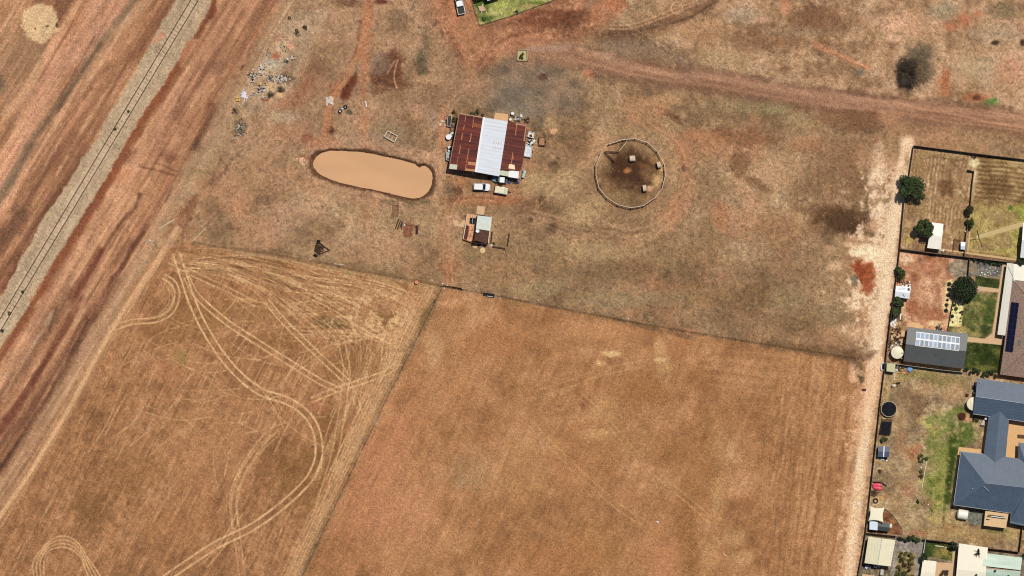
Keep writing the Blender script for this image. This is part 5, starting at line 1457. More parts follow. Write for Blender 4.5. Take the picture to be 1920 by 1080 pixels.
# caravan-like livestock trailer
t = thing('box_trailer', 'cream covered trailer parked beside the white station wagon', 'trailer', W(939, 357), 'trailers and boxes beside the shed')
p = P2((929.5, 349), (952, 353), (951, 365), (927, 361))
b = MB(); b.prism(p, .5, 1.5); b.build('body', M_CREAM, t)
b = MB(); b.prism(inset(p, .25), 1.502, 1.62); b.build('roof', mat('cream_canvas', (236, 224, 190), .8, .06), t)
b = MB(); b.prism(P2((946, 353), (951, 354), (950, 362), (945, 361)), 1.625, 1.68); b.build('front_hatch', mat('sage_cover', (206, 206, 178), .7, .05), t)
for a in ((935, 350.3), (944, 351.8), (934, 362.2), (944, 363.8)):
    b = MB(); b.box(W(*a, .45), (.8, .28, .12), -.16); b.build('mudguard', M_WHITE, t)
for a in ((937, 350.4), (936, 362.8)):
    b = MB(); d = Vector((.0, .12, 0)); b.tube(W(*a, .33) - d, W(*a, .33) + d, .33, n=14); b.build('wheel', M_BLACK, t)
b = MB(); b.tube(W(951.5, 356, .45), W(957.5, 360, .45), .05); b.tube(W(951, 363, .45), W(957.5, 360, .45), .05); b.tube(W(951, 359.5, .45), W(959, 360.3, .45), .06); b.build('drawbar', M_DARK, t)

# ================================================================== ruined hut
hp = [(875.5, 400), (896, 403), (894, 429), (888, 455), (868.5, 449)]
ht = thing('ruined_hut', 'roofless brick hut with one pale tin roof sheet and a tan concrete floor', 'hut', W(896, 430))
b = MB(); b.prism(P2((876, 400.5), (896, 403.5), (890, 456), (868.5, 448)), -.1, .18); b.build('floor_slab', mat('dusty_pink_slab', (222, 166, 124), .9, .1, 2), ht)
def wallrun(pts, h, w, m, par, nm='wall'):
    for a, bb_ in zip(pts[:-1], pts[1:]):
        k = MB(); A, B = W(*a), W(*bb_); k.box((A + B) / 2 + Vector((0, 0, h / 2)), ((B - A).length + w * .9, w, h), math.atan2(B.y - A.y, B.x - A.x)); k.build(nm, m, par)
wallrun([(896, 403.5), (892.5, 430), (888.5, 455)], 2.3, .22, M_DWOOD, ht)
wallrun([(922, 406.5), (915.5, 455)], 2.2, .2, M_PALEW, ht)
wallrun([(897, 403), (913, 406)], 2.2, .2, M_DWOOD, ht)
wallrun([(889, 455.5), (914, 458)], 1.9, .2, M_DWOOD, ht)
wallrun([(869, 449), (888, 456)], .6, .2, M_RUST, ht); wallrun([(876, 401), (868.5, 448)], .8, .16, M_PALEW, ht)
b = MB(); b.sheet([(*P2((895.5, 404))[0], 2.75), (*P2((922.5, 407.5))[0], 2.6), (*P2((918.5, 433))[0], 2.45), (*P2((892.5, 429))[0], 2.6)], [[0, 1, 2, 3]], .06)
b.build('tin_roof', roofmat('dull_tin', (212, 216, 204), -.13, .76, .07, .5, .15, .95, None, 1.2), ht)
b = MB(); b.sheet([(*P2((892.5, 430.5))[0], 2.3), (*P2((917.5, 433.5))[0], 2.2), (*P2((913, 456.5))[0], 1.95), (*P2((889, 451))[0], 2.05)], [[0, 1, 2, 3]], .06)
lr = b.build('sagging_roof', mat('brown_old_roof', (98, 66, 52), .9, .25, 1.5, 0, .2, (1.4, .5, 3)), ht)
b = MB(); b.lathe(W(895.5, 433, 2.2), [(.46, .1), (.5, .6), (.42, .62), (.4, .3), (.02, .28)], 18); b.build('chimney_pot', M_WHITE, lr)
b = MB(); b.prism(P2((881, 408), (891, 409), (889.5, 421), (880, 419)), .17, .24); b.build('hearth', M_BLACK, ht)
b = MB(); b.tube(W(886.5, 405, .5), W(885.5, 419, .5), .07); b.build('steel_pipe', M_GALV, ht)
b = MB(); b.prism(P2((874.5, 421), (880, 426), (878, 440), (875, 450), (869.5, 447)), .17, .3); b.build('fallen_sheet', mat('dark_red_sheet', (92, 48, 38), .85, .2, 2), ht)
b = MB(); r = random.Random(5)
for i in range(36):
    b.lump(W(r.uniform(878, 890), r.uniform(424, 450), .25), (r.uniform(.2, .5), r.uniform(.2, .5), .25), r.random())
b.build('fallen_bricks', mat('pink_bricks', (206, 136, 100), .9, .2, 3), ht)
b = MB()
for i in range(30):
    b.lump(W(r.uniform(884, 897), r.uniform(452, 457), .25), (r.uniform(.2, .45), r.uniform(.2, .4), .3), r.random())
b.build('broken_wall', M_RUST, ht)
slab([(895, 385.5), (910, 387.5), (907, 403), (893, 401.5)], 'tan concrete step slab north of the ruined hut', 'slab', M_CONC2, .14)
slab([(849, 409), (853, 414), (857, 412), (858.5, 418), (863, 420), (868, 413), (873.5, 412), (870.5, 426.5), (850.5, 423)], 'broken L-shaped tan slab west of the ruined hut', 'slab', M_CONC2, .1)
for x, y, r0, lb in [(891, 460, .78, 'round tan concrete lid touching the broken hut wall'), (905, 469.5, .74, 'round yellowish concrete lid south of the ruined hut')]:
    b = MB(); b.lathe(W(x, y), [(r0 * .98, -.05), (r0, .02), (r0 * .97, .14), (r0 * .1, .16)], 18); b.lathe(W(x + .8, y, .16), [(.18, 0), (.16, .05), (.01, .06)], 10)
    solo(b, 'concrete_lid', M_CONC2 if x < 900 else mat('yellow_concrete', (226, 194, 138), .9, .08, 2), lb, 'lid', W(x, y), 'concrete lids by the hut')
for a, c_, lb in [((923, 434), (920.5, 456), 'dark timber beam lying closest to the hut'), ((955, 438), (951.5, 461.5), 'dark timber beam lying farthest east of the hut'), ((923, 462), (947.5, 466.5), 'dark timber beam lying crosswise south of the other two')]:
    A, B = W(*a), W(*c_); b = MB(); an_ = math.atan2(B.y - A.y, B.x - A.x); L = (B - A).length
    t = thing('timber_beam', lb, 'beam', (A + B) / 2, 'timber beams beside the hut')
    b.box((A + B) / 2 + Vector((0, 0, .17)), (L, .34, .34), an_); b.build('beam', M_DWOOD, t)
    for s in (.15, .85):
        k = MB(); k.box(A.lerp(B, s) + Vector((0, 0, .17)), (.1, .4, .4), an_); k.build('strap', M_RUST, t)
junk(910, 463, 14, 3, 'scatter of loose bricks and stones along the back of the ruined hut', [('bricks', M_BRICK), ('stones', M_STONE)], 20, 12, hmax=.2)
shrub(899, 459, .6, .5, 'low green weed growing between the two concrete lids', M_LEAF3, 'weeds around the hut', 120, .12, 'weed', 'weed', stem=False)
shrub(926, 456, .5, .5, 'low green weed beside the dark timber beams', M_LEAF4, 'weeds around the hut', 90, .12, 'weed', 'weed', stem=False)

# ================================================================== round yard
RY = [(300, 145), (395, 100), (490, 85), (570, 84), (655, 72), (740, 98), (820, 122), (890, 180), (950, 242), (1020, 352), (1048, 420), (1058, 490), (1060, 570), (1040, 660), (1018, 740), (975, 805), (925, 870), (845, 930), (768, 975), (690, 990), (600, 1006), (510, 988), (425, 965), (350, 915), (275, 870), (215, 800), (165, 740), (142, 660), (125, 570), (120, 500), (125, 435), (150, 350), (190, 278), (240, 238)]
RY = [(1100 + a / 7.2, 250 + b_ / 7.2) for a, b_ in RY][::2]
ryd = thing('round_yard', 'round horse yard of bleached rail panels on bare brown earth', 'horse yard', W(1183, 325))
def rail_panel(mb, A, B, h=1.5, rails=5, r=.028):
    for k in range(rails):
        z = .25 + (h - .3) * k / (rails - 1)
        mb.tube(A + Vector((0, 0, z)), B + Vector((0, 0, z)), r, n=6)
    mb.box((A + B) / 2 + Vector((0, 0, h)), ((B - A).length, .13, .07), math.atan2(B.y - A.y, B.x - A.x))
    for q in (A.lerp(B, .02), B.lerp(A, .02)):
        mb.tube(q, q + Vector((0, 0, h + .05)), r * 1.2, n=6)
yrail = mat('rail_panel_steel', (222, 202, 178), .7, .15, 2)
for a, b_ in zip(RY[:-1], RY[1:]):
    k = MB(); rail_panel(k, W(*a), W(*b_)); k.build('rail_panel', yrail, ryd)
for q in RY:
    k = MB(); k.box(W(*q, .8), (.2, .2, 1.6), .4); k.build('post', M_PALEW, ryd)
for a, b_, lb, m in [((1134.5, 283.5), (1160.5, 284.5), 'loose rail panel lying level inside the round yard', M_WOOD), ((1160.5, 284), (1175.8, 264.7), 'loose pale rail panel angled up to the yard rim', yrail), ((1134.5, 284), (1152.5, 302), 'loose dark rail panel angled down into the round yard', M_WOOD)]:
    A, B = W(*a), W(*b_); t = thing('loose_rail_panel', lb, 'panel', (A + B) / 2, 'loose panels in the round yard')
    k = MB(); rail_panel(k, A, B, 1.5, 4, .05); k.build('rails', m, t)
    k = MB(); k.box(A.lerp(B, .5) + Vector((0, 0, .75)), (.08, .12, 1.5)); k.build('brace', m, t)
def bale(px, py, L, r, an, label, tilt=0):
    t = thing('hay_bale', label, 'hay bale', W(px, py), 'round hay bales in the yard')
    d = Vector((math.cos(an), math.sin(an), 0)) * L / 2
    c_ = W(px, py, r * .95)
    k = MB(); rr = random.Random(int(px)); prev = None
    n = 18; vs = []
    for j, (s, q) in enumerate([(-1, .85), (-.95, 1), (-.4, 1.02), (.4, 1.0), (.95, 1.01), (1, .85)]):
        u = Vector((-d.y, d.x, 0)).normalized()
        vs += [c_ + d * s + (u * math.cos(2 * math.pi * i / n) + Vector((0, 0, 1)) * math.sin(2 * math.pi * i / n)) * r * q * rr.uniform(.95, 1.04) for i in range(n)]
    k.add(vs, [[j * n + i, j * n + (i + 1) % n, (j + 1) * n + (i + 1) % n, (j + 1) * n + i] for j in range(5) for i in range(n)] + [list(range(n))[::-1], list(range(5 * n, 6 * n))])
    k.build('straw_roll', M_STRAW, t)
    for s in (-.5, 0, .5):
        w_ = MB(); u = Vector((-d.y, d.x, 0)).normalized()
        pts = [c_ + d * s + (u * math.cos(2 * math.pi * i / 16) + Vector((0, 0, 1)) * math.sin(2 * math.pi * i / 16)) * r * 1.04 for i in range(17)]
        for a, b_ in zip(pts[:-1], pts[1:]):
            w_.tube(a, b_, .012, n=4)
        w_.build('twine', M_PALEW, t)
bale(1185.7, 297.5, 1.5, .78, 0.05, 'round straw bale near the top of the horse yard')
bale(1235.5, 309, 1.0, .85, .25, 'round straw bale against the eastern rails with spilled hay')
bale(1208.5, 353, .95, .85, .1, 'round straw bale at the lower right of the horse yard')

# ================================================================== loose things across the farm
t = thing('stock_trough', 'empty rectangular frame with two cross bars north of the dam', 'frame', W(733, 256))
q = [(570 + a / 9.143, 170 + b_ / 9.143) for a, b_ in ((1435, 690), (1605, 778), (1550, 882), (1375, 785))]
for a, b_ in zip(q, q[1:] + q[:1]):
    k = MB(); A, B = W(*a, .3), W(*b_, .3); k.box((A + B) / 2, ((B - A).length + .1, .2, .6), math.atan2(B.y - A.y, B.x - A.x)); k.build('side', M_PALEW, t)
for s in (.33, .66):
    k = MB(); A, B = W(*lerp(q[0], q[1], s), .35), W(*lerp(q[3], q[2], s), .35); k.tube(A, B, .06); k.build('cross_bar', M_PALEW, t)
t = thing('planter', 'square timber planter box holding one bush on the grey hardstand', 'planter', W(979.5, 104))
q = [(971, 94), (988, 94), (989, 113.5), (970, 113.5)]
for a, b_ in zip(q, q[1:] + q[:1]):
    k = MB(); A, B = W(*a, .2), W(*b_, .2); k.box((A + B) / 2, ((B - A).length + .18, .2, .5), math.atan2(B.y - A.y, B.x - A.x)); k.build('side', mat('grey_sleepers', (176, 160, 128), .9, .15, 3), t)
k = MB(); k.prism(inset(P2(*q), .1), -.1, .12); k.build('soil', mat('dry_bedding', (196, 174, 126), .95, .15, 4), t)
shrub(977.5, 105.5, .85, 1.2, 'small round green bush planted in the square planter box', M_LEAF3, None, 260, .14)
# two wheels on an axle
t = thing('wheel_set', 'pair of wheels joined by an axle north of the dam', 'wheels', W(642, 204))
for a in ((637.5, 208.7), (647.6, 200.8)):
    k = MB(); k.ring(W(*a, .35), .38, .16); w_ = k.build('wheel', M_BLACK, t)
    k = MB(); k.tube(W(*a, .3), W(*a, .42), .24 if a[0] < 640 else .12, n=14); k.build('hub', mat('pink_dust_hub', (222, 200, 190), .7, .1), w_)
k = MB(); k.tube(W(637.5, 208.7, .35), W(647.6, 200.8, .35), .09); k.lump(W(642, 204.5, .4), (.7, .5, .4), 3); k.build('axle', M_GALV, t)
junk(618, 189, 6, 7, 'pale heap of broken concrete north-west of the wheels', [('rubble', M_STONE), ('plaster', mat('pinkish_plaster', (230, 206, 184), .9, .08))], 44, 21, hmax=.35, group='heaps of rubble', name='rubble_heap', cat='rubble')
k = MB(); k.tube(W(685.5, 189.5, .16), W(686.8, 200, .16), .15, n=10); k.tube(W(686.8, 200, .16), W(687, 200.8, .16), .19, n=10); solo(k, 'pipe', M_WHITE, 'short white pipe lying on the orange track above the dam', 'pipe', W(686, 195))
t = thing('scrap_heap', 'pale lumpy heap of sandbags at the western tip of the dam', 'sandbags', W(566, 302))
k = MB(); r = random.Random(9)
for i in range(14):
    k.lump(W(r.uniform(562, 571), r.uniform(294, 311), .15), (r.uniform(.5, .9), r.uniform(.4, .7), .4), r.random())
k.build('sandbags', mat('pale_sandbag', (236, 188, 146), .9, .08, 2), t)
k = MB(); k.lump(W(557, 298, .1), (.7, .6, .4), 3); k.build('loose_bag', mat('pale_sandbag', (236, 188, 146), .9, .08, 2), t)
# grids and rust south of the dam
t = thing('gate_panel', 'rusty mesh gate lying flat beside the southern dam bank', 'gate', W(741.5, 395))
q = [(736.5, 384), (748, 385), (746, 405), (734.5, 405)]
for a, b_ in zip(q, q[1:] + q[:1]):
    k = MB(); k.tube(W(*a, .1), W(*b_, .1), .07); k.build('rail', M_WOOD, t)
k = MB()
for s in np.linspace(.12, .88, 7):
    k.tube(W(*lerp(q[0], q[1], s), .1), W(*lerp(q[3], q[2], s), .1), .035, n=5)
k.build('mesh', M_RUST, t)
for i, (a, b_, lb) in enumerate([((747.6, 411), (741, 429.5), 'leftmost of the rusty bars beside the rust heap'), ((750.5, 415), (745, 431), 'second rusty bar from the left beside the rust heap'), ((753.8, 416), (750, 427), 'third rusty bar, short, beside the rust heap'), ((754.5, 416), (752.5, 430), 'rusty bar nearest the rust heap')]):
    k = MB(); k.tube(W(*a, .1), W(*b_, .1), .13, n=7); k.box(W(*a, .1), (.2, .3, .2)); solo(k, 'rusty_bar', M_DWOOD, lb, 'bar', W(*a), 'rusty bars south of the dam')
junk(765, 431, 8, 12, 'flat orange heap of rusted sheets south of the dam', [('rust_flakes', mat('orange_rust', (170, 104, 70), .95, .2, 3)), ('dark_scrap', mat('brown_rust', (126, 86, 62), .95, .2, 3)), ('tin', mat('dull_rust', (146, 90, 62), .95, .2, 3))], 75, 31, hmax=.16, group='heaps of scrap', name='rust_heap')
k = MB(); k.tube(W(757.8, 420, .2), W(758, 424, .2), .15, n=8); k.lump(W(758, 422, .2), (.3, .5, .3), 3); solo(k, 'tin_can', M_WHITE, 'small white tin beside the orange rust heap', 'tin', W(758, 422))
k = MB(); k.tube(W(782, 423, .33), W(782, 437.5, .33), .33, n=14); k.tube(W(782, 421.5, .33), W(782, 439, .33), .07, n=8); solo(k, 'field_roller', mat('dark_rust_drum', (74, 44, 38), .8, .15, 3), 'short dark roller drum east of the orange rust heap', 'roller', W(782, 430))
# triangular harrow
t = thing('harrow', 'dark triangular harrow rusting on the pasture below the dam', 'harrow', W(600, 466))
H = [(570 + a / 18, 430 + b_ / 18) for a, b_ in ((420, 460), (560, 470), (700, 590), (860, 710), (710, 760), (520, 840), (360, 720))]
for a, b_ in zip(H, H[1:] + H[:1]):
    k = MB(); k.tube(W(*a, .35), W(*b_, .35), .1); k.build('frame_bar', M_DWOOD, t)
k = MB(); r = random.Random(4)
for i in range(16):
    s, u = r.random(), r.random()
    k.tube(W(*lerp(H[0], H[6], s), .3), W(*lerp(H[2], H[5], u), .3), .06, n=5)
k.build('tine_bar', M_DWOOD, t)
for a, b_ in (((594.5, 451.5), (600.5, 452)), ((588.5, 477), (595.5, 480))):
    k = MB(); k.tube(W(*a, .35), W(*b_, .35), .32, n=12); k.build('roller', M_BLACK, t)
k = MB(); k.prism(P2(*[lerp((598, 465), h_, .8) for h_ in H[:3] + H[4:]]), .1, .16); k.build('deck_plate', mat('rust_deck', (108, 76, 56), .9, .3, 3), t)
# poles by the lane
for a, b_, r0, lb, m in [((298.5, 428.5), (327.5, 411.5), .16, 'long white pole lying beside the lane near the ditch', M_PALEW), ((362.5, 451), (385.5, 427.5), .09, 'thin grey pole leaning at the start of the field fence', M_PALEW), ((627, 495), (644, 496), .1, 'short bleached pole on the field fence line', M_PALEW), ((1137, 990), (1140, 994), .06, 'tiny pale stick in the middle field', M_PALEW)][:3]:
    k = MB(); A, B = W(*a, r0 + .02), W(*b_, r0 + .02); k.tube(A, B, r0, r0 * .85, 8); k.tube(A - (B - A) * .01, A, r0 * 1.15, r0 * 1.15, 8); solo(k, 'pole', m, lb, 'pole', (A + B) / 2, 'poles lying by the lane')
k = MB(); k.lump(W(280.5, 451.5, .15), (.85, .7, .5), 3); solo(k, 'boulder', M_STONE, 'single pale boulder beside the lane at the field corner', 'boulder', W(280, 451))
k = MB(); k.lump(W(1232, 978, .15), (.7, .3, .3), 8); k.lump(W(1234, 980, .15), (.5, .3, .3), 9); solo(k, 'sheep_bones', M_WHITE, 'scattered white scrap in the middle of the bare field', 'scrap', W(1233, 979))
k = MB(); k.tube(W(1356, 1038, .12), W(1362, 1043, .12), .13, n=7); solo(k, 'log', mat('cream_log', (240, 220, 180), .8, .05), 'small cream log in the pale grass of the bare field', 'log', W(1359, 1040))
k = MB(); k.prism(P2((1617, 728.5), (1624.5, 729), (1624, 732.5), (1617, 732)), .05, .5); k.prism(inset(P2((1617, 728.5), (1624.5, 729), (1624, 732.5), (1617, 732)), .12), .502, .54); solo(k, 'steel_box', mat('dark_red_box', (96, 50, 40), .7, .15), 'small dark red box on the sandy lane', 'box', W(1620, 730))
# fence-line things
drum(781, 529, .5, .75, 'orange barrel by the fence between pasture and stubble', mat('orange_rusty_drum', (232, 140, 96), .6, .15), name='barrel', cat='barrel')
t = thing('farm_gate', 'long dark gate in the fence line south of the hut', 'gate', W(848, 538))
A, B = W(829, 534.5), W(867, 540.5)
for z in (.25, .55, .85, 1.15):
    k = MB(); k.tube(A + Vector((0, 0, z)), B + Vector((0, 0, z)), .04); k.build('rail', M_WOOD, t)
k = MB(); k.tube(A, B + Vector((0, 0, 1.15)), .03); k.box((A + B) / 2 + Vector((0, 0, .3)), ((B - A).length, .12, .1), math.atan2(B.y - A.y, B.x - A.x)); k.build('brace', M_DARK, t)
for q in (A, B):
    k = MB(); k.tube(q, q + Vector((0, 0, 1.4)), .13); k.build('post', M_PALEW, t)
t = thing('water_trough', 'long black trough with a pale rim on the field fence', 'trough', W(917, 553))
p = P2((907, 548.5), (927.5, 551.5), (926.5, 557), (906.5, 553)); b = MB(); b.prism(p, 0, .3); b.build('basin', M_BLACK, t); rim(t, p, .3, M_DARK, .1, .22)
k = MB(); k.box(W(919, 555.8, .55), (1.6, .12, .06), -.14); k.build('pale_lip', M_GALV, t)
for x, y, lb in [(810, 525.5, 'white stone left of the long gate'), (830, 531.5, 'white stone at the left gate post'), (833, 540.5, 'white stone just south of the gate'), (838, 535, 'white stone under the gate'), (893.5, 536.5, 'white stone right of the long gate'), (938, 559, 'white stone right of the black trough'), (815, 565, 'white stone on the cross fence'), (1009, 563, 'white stone on the fence east of the trough'), (1178, 597, 'white stone half way along the field fence')]:
    k = MB(); k.lump(W(x, y, .1), (.42, .36, .35), int(x)); solo(k, 'stone', M_WHITE, lb, 'stone', W(x, y), 'white stones along the fence line')
wire_fence([(365, 454), (600, 492), (828, 535)], 'wire fence between the upper pasture and the tracked stubble field')
wire_fence([(868, 541), (1050, 577), (1320, 626), (1610, 671)], 'wire fence between the east paddock and the bare field')
wire_fence([(828, 542), (765, 668), (697, 806), (630, 945), (560, 1095)], 'straight wire fence dividing the two stubble fields')
k = MB(); k.tube(W(816, 563, 0), W(816, 563, 1.6), .12); k.tube(W(815, 566, .1), W(816, 563, 1.2), .08); solo(k, 'strainer_post', M_DWOOD, 'dark strainer post near the top of the cross fence', 'post', W(816, 563))
wire_fence([(1611, 672), (1613, 664)], 'short dark post pair where the field fence meets the lane', gap=1.0)

# ================================================================== the tip by the railway
def rubble(px, py, rx, ry, n, label, light=.7, seed=0, smax=.5):
    loc = W(px, py); r = random.Random(seed + int(px))
    t = thing('rubble_heap', label, 'rubble', loc, 'heaps of rubble')
    for nm, m, fr_ in (('pale_rubble', M_STONE, light), ('dark_rubble', M_GSTONE, (1 - light) * .6), ('charred_wood', M_DARK, (1 - light) * .4)):
        k = MB(); few = n * 1.5 * fr_ <= 12
        for i in range(max(2, int(n * 1.5 * fr_))):
            if few and i:
                k.build(nm, m, t); k = MB()
            k.lump(loc + Vector((r.gauss(0, rx * .55) * S, r.gauss(0, ry * .55) * S, r.uniform(.05, .3))), (r.uniform(.22, smax * 1.35), r.uniform(.22, smax * 1.35), r.uniform(.25, .6)), r.random(), 6, 3)
        k.build(nm, m, t)
for a in [(491, 129, 6, 8, 26, 'long white rubble heap at the corridor edge of the tip', .7, 1, .7), (475, 144, 8, 9, 34, 'white and charred rubble heap at the corridor edge, below the long white one', .5, 2, .6), (491, 167, 9, 8, 36, 'large white and black rubble heap in the middle of the tip', .55, 3, .65),
          (527, 148, 14, 9, 60, 'wide heap of white rubble lumps on the eastern tip', .7, 4, .5), (505, 146, 8, 8, 26, 'darker rubble heap between the two white ones', .4, 5, .45), (548, 109, 4, 4, 10, 'small heap of white slats near the top of the tip', .9, 6, .5), (538, 115, 4, 4, 10, 'small grey rubble heap beside the white slats', .3, 7, .6),
          (502, 99, 5, 5, 14, 'small rubble heap at the corridor edge, north of the others', .5, 8, .35), (530, 90, 6, 9, 14, 'thin scatter of stones on the northern tip', .45, 9, .35), (560, 64, 5, 4, 12, 'charred scraps on the northern end of the tip', .4, 10, .3), (475, 177, 5, 3, 10, 'white stones in a thin line at the foot of the tip', .9, 11, .3),
          (497, 183, 6, 3, 12, 'cream stones on red soil at the foot of the tip', .8, 12, .35), (450, 240, 8, 12, 50, 'grey pile of sticks and stones south of the tip', .45, 13, .35), (441, 258, 4, 4, 7, 'three white lumps below the grey pile of sticks', .9, 14, .3)]:
    rubble(*a)
k = MB(); r = random.Random(8)
for i in range(26):
    k.box(W(r.gauss(457, 2.6), r.gauss(176, 5), r.uniform(.05, .25)), (r.uniform(.3, .8), r.uniform(.2, .5), .1), r.uniform(0, 3))
solo(k, 'sheet_scrap', mat('lilac_plastic', (226, 220, 228), .6, .05), 'pale lilac heap of plastic sheeting at the low end of the tip', 'scrap', W(457, 176), 'heaps of scrap')
t = thing('plastic_crate', 'small yellow crate at the lowest corner of the tip', 'crate', W(446, 186))
ym = mat('yellow_plastic', (248, 206, 86), .5, .08)
for dx, dy, a in ((0, 3, 0), (0, -3, 0), (3, 0, 1), (-3, 0, 1)):
    k = MB(); k.box(W(446 + dx, 186 + dy, .25), (1.0, .1, .45) if not a else (.1, .75, .45)); k.build('side', ym, t)
for x, y, r0, lb in [(542.5, 33.5, .3, 'single dark tyre on the northern edge of the tip'), (556, 57, .3, 'dark tyre by the charred scraps of the tip')]:
    k = MB(); k.ring(W(x, y, .12), r0, .13, 14, 6); solo(k, 'tyre', M_BLACK, lb, 'tyre', W(x, y), 'old tyres')
for x, y, r0, lb in [(571, 52, .75, 'bare grey bush at the northern end of the tip'), (558, 61, .55, 'small bare bush beside the charred scraps of the tip'), (526, 168, .7, 'bare dark bush at the south-east edge of the tip'), (440, 208, .8, 'low dark bush alone below the tip'), (507, 178, .75, 'bare brown bush beside the cream stones of the tip')]:
    shrub(x, y, r0, .6, lb, M_SCRUB, 'bare bushes on the tip', 150, .13, 'bush', 'bush')

# burnt tree on the right
t = thing('dead_tree', 'burnt black leafless tree in the north-east paddock', 'tree', W(1702, 137))
loc = W(1702, 137); k = MB(); r = random.Random(17)
k.tube(loc - Vector((0, 0, .2)), loc + Vector((.1, 0, 1.6)), .3, .22); k.build('trunk', M_CHAR, t)
k = MB(); cc = MB()
for i in range(280):
    a = r.uniform(0, 6.28); L = r.uniform(.6, 3.7) * (1.2 if abs(math.sin(a)) > .6 else .85)
    p0 = loc + Vector((.1, 0, r.uniform(.8, 2))); p1 = p0 + Vector((math.cos(a) * L * .55, math.sin(a) * L * .55, r.uniform(.2, 1.6)))
    k.tube(p0, p1, .09, .05, 5)
    for j in range(3):
        p2_ = p1 + Vector((math.cos(a + r.uniform(-.9, .9)) * L * .45, math.sin(a + r.uniform(-.9, .9)) * L * .45, r.uniform(-.2, .8))); k.tube(p1, p2_, .05, .02, 4)
leaves(cc, loc + Vector((0, -.2, 1.9)), (3.0, 4.7, 1.6), 1000, .22, r, .15, 1, 22)
k.build('branch', M_CHAR, t); cc.build('crown', M_CHAR, t)

# ================================================================== northern house corner
t = thing('picnic_table', 'round pink outdoor table with stools on the northern lawn', 'table', W(902, 17))
k = MB(); k.lathe(W(903.5, 16.5), [(.06, 0), (.06, .7), (.72, .7), (.75, .75), (.02, .76)], 20); k.build('table_top', mat('pink_table', (214, 164, 140), .6, .06), t)
for a, b_ in ((898, 13), (909, 18.5), (905, 9.5), (902.5, 22.5), (899, 20)):
    k = MB(); k.lathe(W(a, b_), [(.16, 0), (.16, .42), (.2, .45), (.01, .46)], 10); k.build('stool', mat('stool_cream', (226, 206, 160), .7, .05), t)
wire_fence([(884, -2), (900, 47)], 'low wire fence along the western edge of the northern lawn', 1.0, 2.2, M_DWOOD, .05, 'wire fences across the paddocks', (.3, .6, .95), .03)
wire_fence([(900, 47), (960, 29), (1000, 14), (1040, 0)], 'low wire fence along the southern edge of the northern lawn', 1.0, 2.2, M_DWOOD, .05, 'wire fences across the paddocks', (.3, .6, .95), .03)
shrub(906, 36, .8, .7, 'low dark bush in the corner of the northern lawn', M_LEAF3, None, 200, .13)
shrub(968, 23, .55, .5, 'small brown bush on the edge of the northern lawn', M_SCRUB, None, 120, .13)
mroof = roofmat('north_house_roof', (226, 234, 240), .3, .76, .05, .45, .1, .93)
quad_roof_building('house', 'white roofed house whose two eaves reach in over the northern lawn', 'house', [(882, -46), (1000, -80), (1010, -40), (893, 1)], .5, 2.7, 4.2, mroof, M_WALL)
quad_roof_building('carport', 'white roofed carport end at the top of the northern lawn', 'carport', [(905, -20), (930, -29), (939, -5), (914, 2.5)], .5, 2.6, 3.2, mroof, M_WALL)

# ================================================================== house lots on the right
sheet_fence([(1713, 273), (1705, 325), (1695, 378), (1687, 467)], 'dark sheet fence along the lane beside the mown paddock')
sheet_fence([(1687, 467), (1681, 520), (1668, 612), (1660, 680)], 'dark sheet fence along the lane beside the red dirt yard')
sheet_fence([(1660, 680), (1650, 760), (1640, 850), (1631, 930), (1623, 998)], 'dark sheet fence along the lane beside the trampolines')
sheet_fence([(1623, 998), (1616, 1040), (1606, 1092)], 'dark sheet fence along the lane beside the cream shed')
sheet_fence([(1713, 273), (1829, 288), (1935, 301)], 'dark sheet fence along the north side of the mown paddocks')
sheet_fence([(1687.5, 467), (1748, 475), (1810, 482), (1907, 494)], 'dark sheet fence between the mown paddocks and the red dirt yard')
sheet_fence([(1826, 321), (1822, 350), (1819, 386)], 'thin dark fence between the two mown paddocks, northern piece', 1.4, None)
sheet_fence([(1815, 412), (1811, 440), (1807.5, 481)], 'thin dark fence between the two mown paddocks, southern piece', 1.4, None)
sheet_fence([(1814, 318.5), (1825.5, 321.5)], 'short dark fence return at the paddock gate', 1.4, None)
t = thing('farm_gate', 'dark gate swung open at the top of the mown paddocks', 'gate', W(1824, 292))
for a, b_, nm in (((1820, 288), (1829, 296.5), 'gate_leaf'), ((1829, 296.5), (1830, 289.5), 'brace')):
    k = MB(); A, B = W(*a), W(*b_)
    for z in (.3, .6, .9, 1.2):
        k.tube(A + Vector((0, 0, z)), B + Vector((0, 0, z)), .05, n=6)
    k.build(nm, M_DARK, t)
sheet_fence([(1817.5, 485), (1815, 517)], 'thin dark fence between the red dirt yard and the grey gravel', 1.5)
sheet_fence([(1795, 518), (1792, 545), (1785, 575), (1777, 621)][1:], 'thin dark fence along the yellow gravel bed', 1.2, None)
sheet_fence([(1660, 680), (1700, 685), (1760, 693), (1806, 698)], 'pale capped fence behind the solar shed', 1.6, mat('pale_sheet_fence', (186, 174, 152), .6, .08))
sheet_fence([(1623.5, 999), (1655, 1002), (1680, 1005)], 'dark sheet fence behind the cream shed', 1.6)
sheet_fence([(1730, 1011), (1765, 1015), (1792, 1019)], 'dark sheet fence above the small lawn', 1.6)
sheet_fence([(1850, 1028), (1880, 1031), (1910, 1035)], 'dark sheet fence behind the green roofed house', 1.6)
sheet_fence([(1917, 985), (1914, 1010), (1911, 1034)], 'dark sheet fence east of the dry back yard', 1.7)
sheet_fence([(1734.5, 1013), (1731, 1036)], 'white fence panel between drive and small lawn', 1.4, M_WHITE)

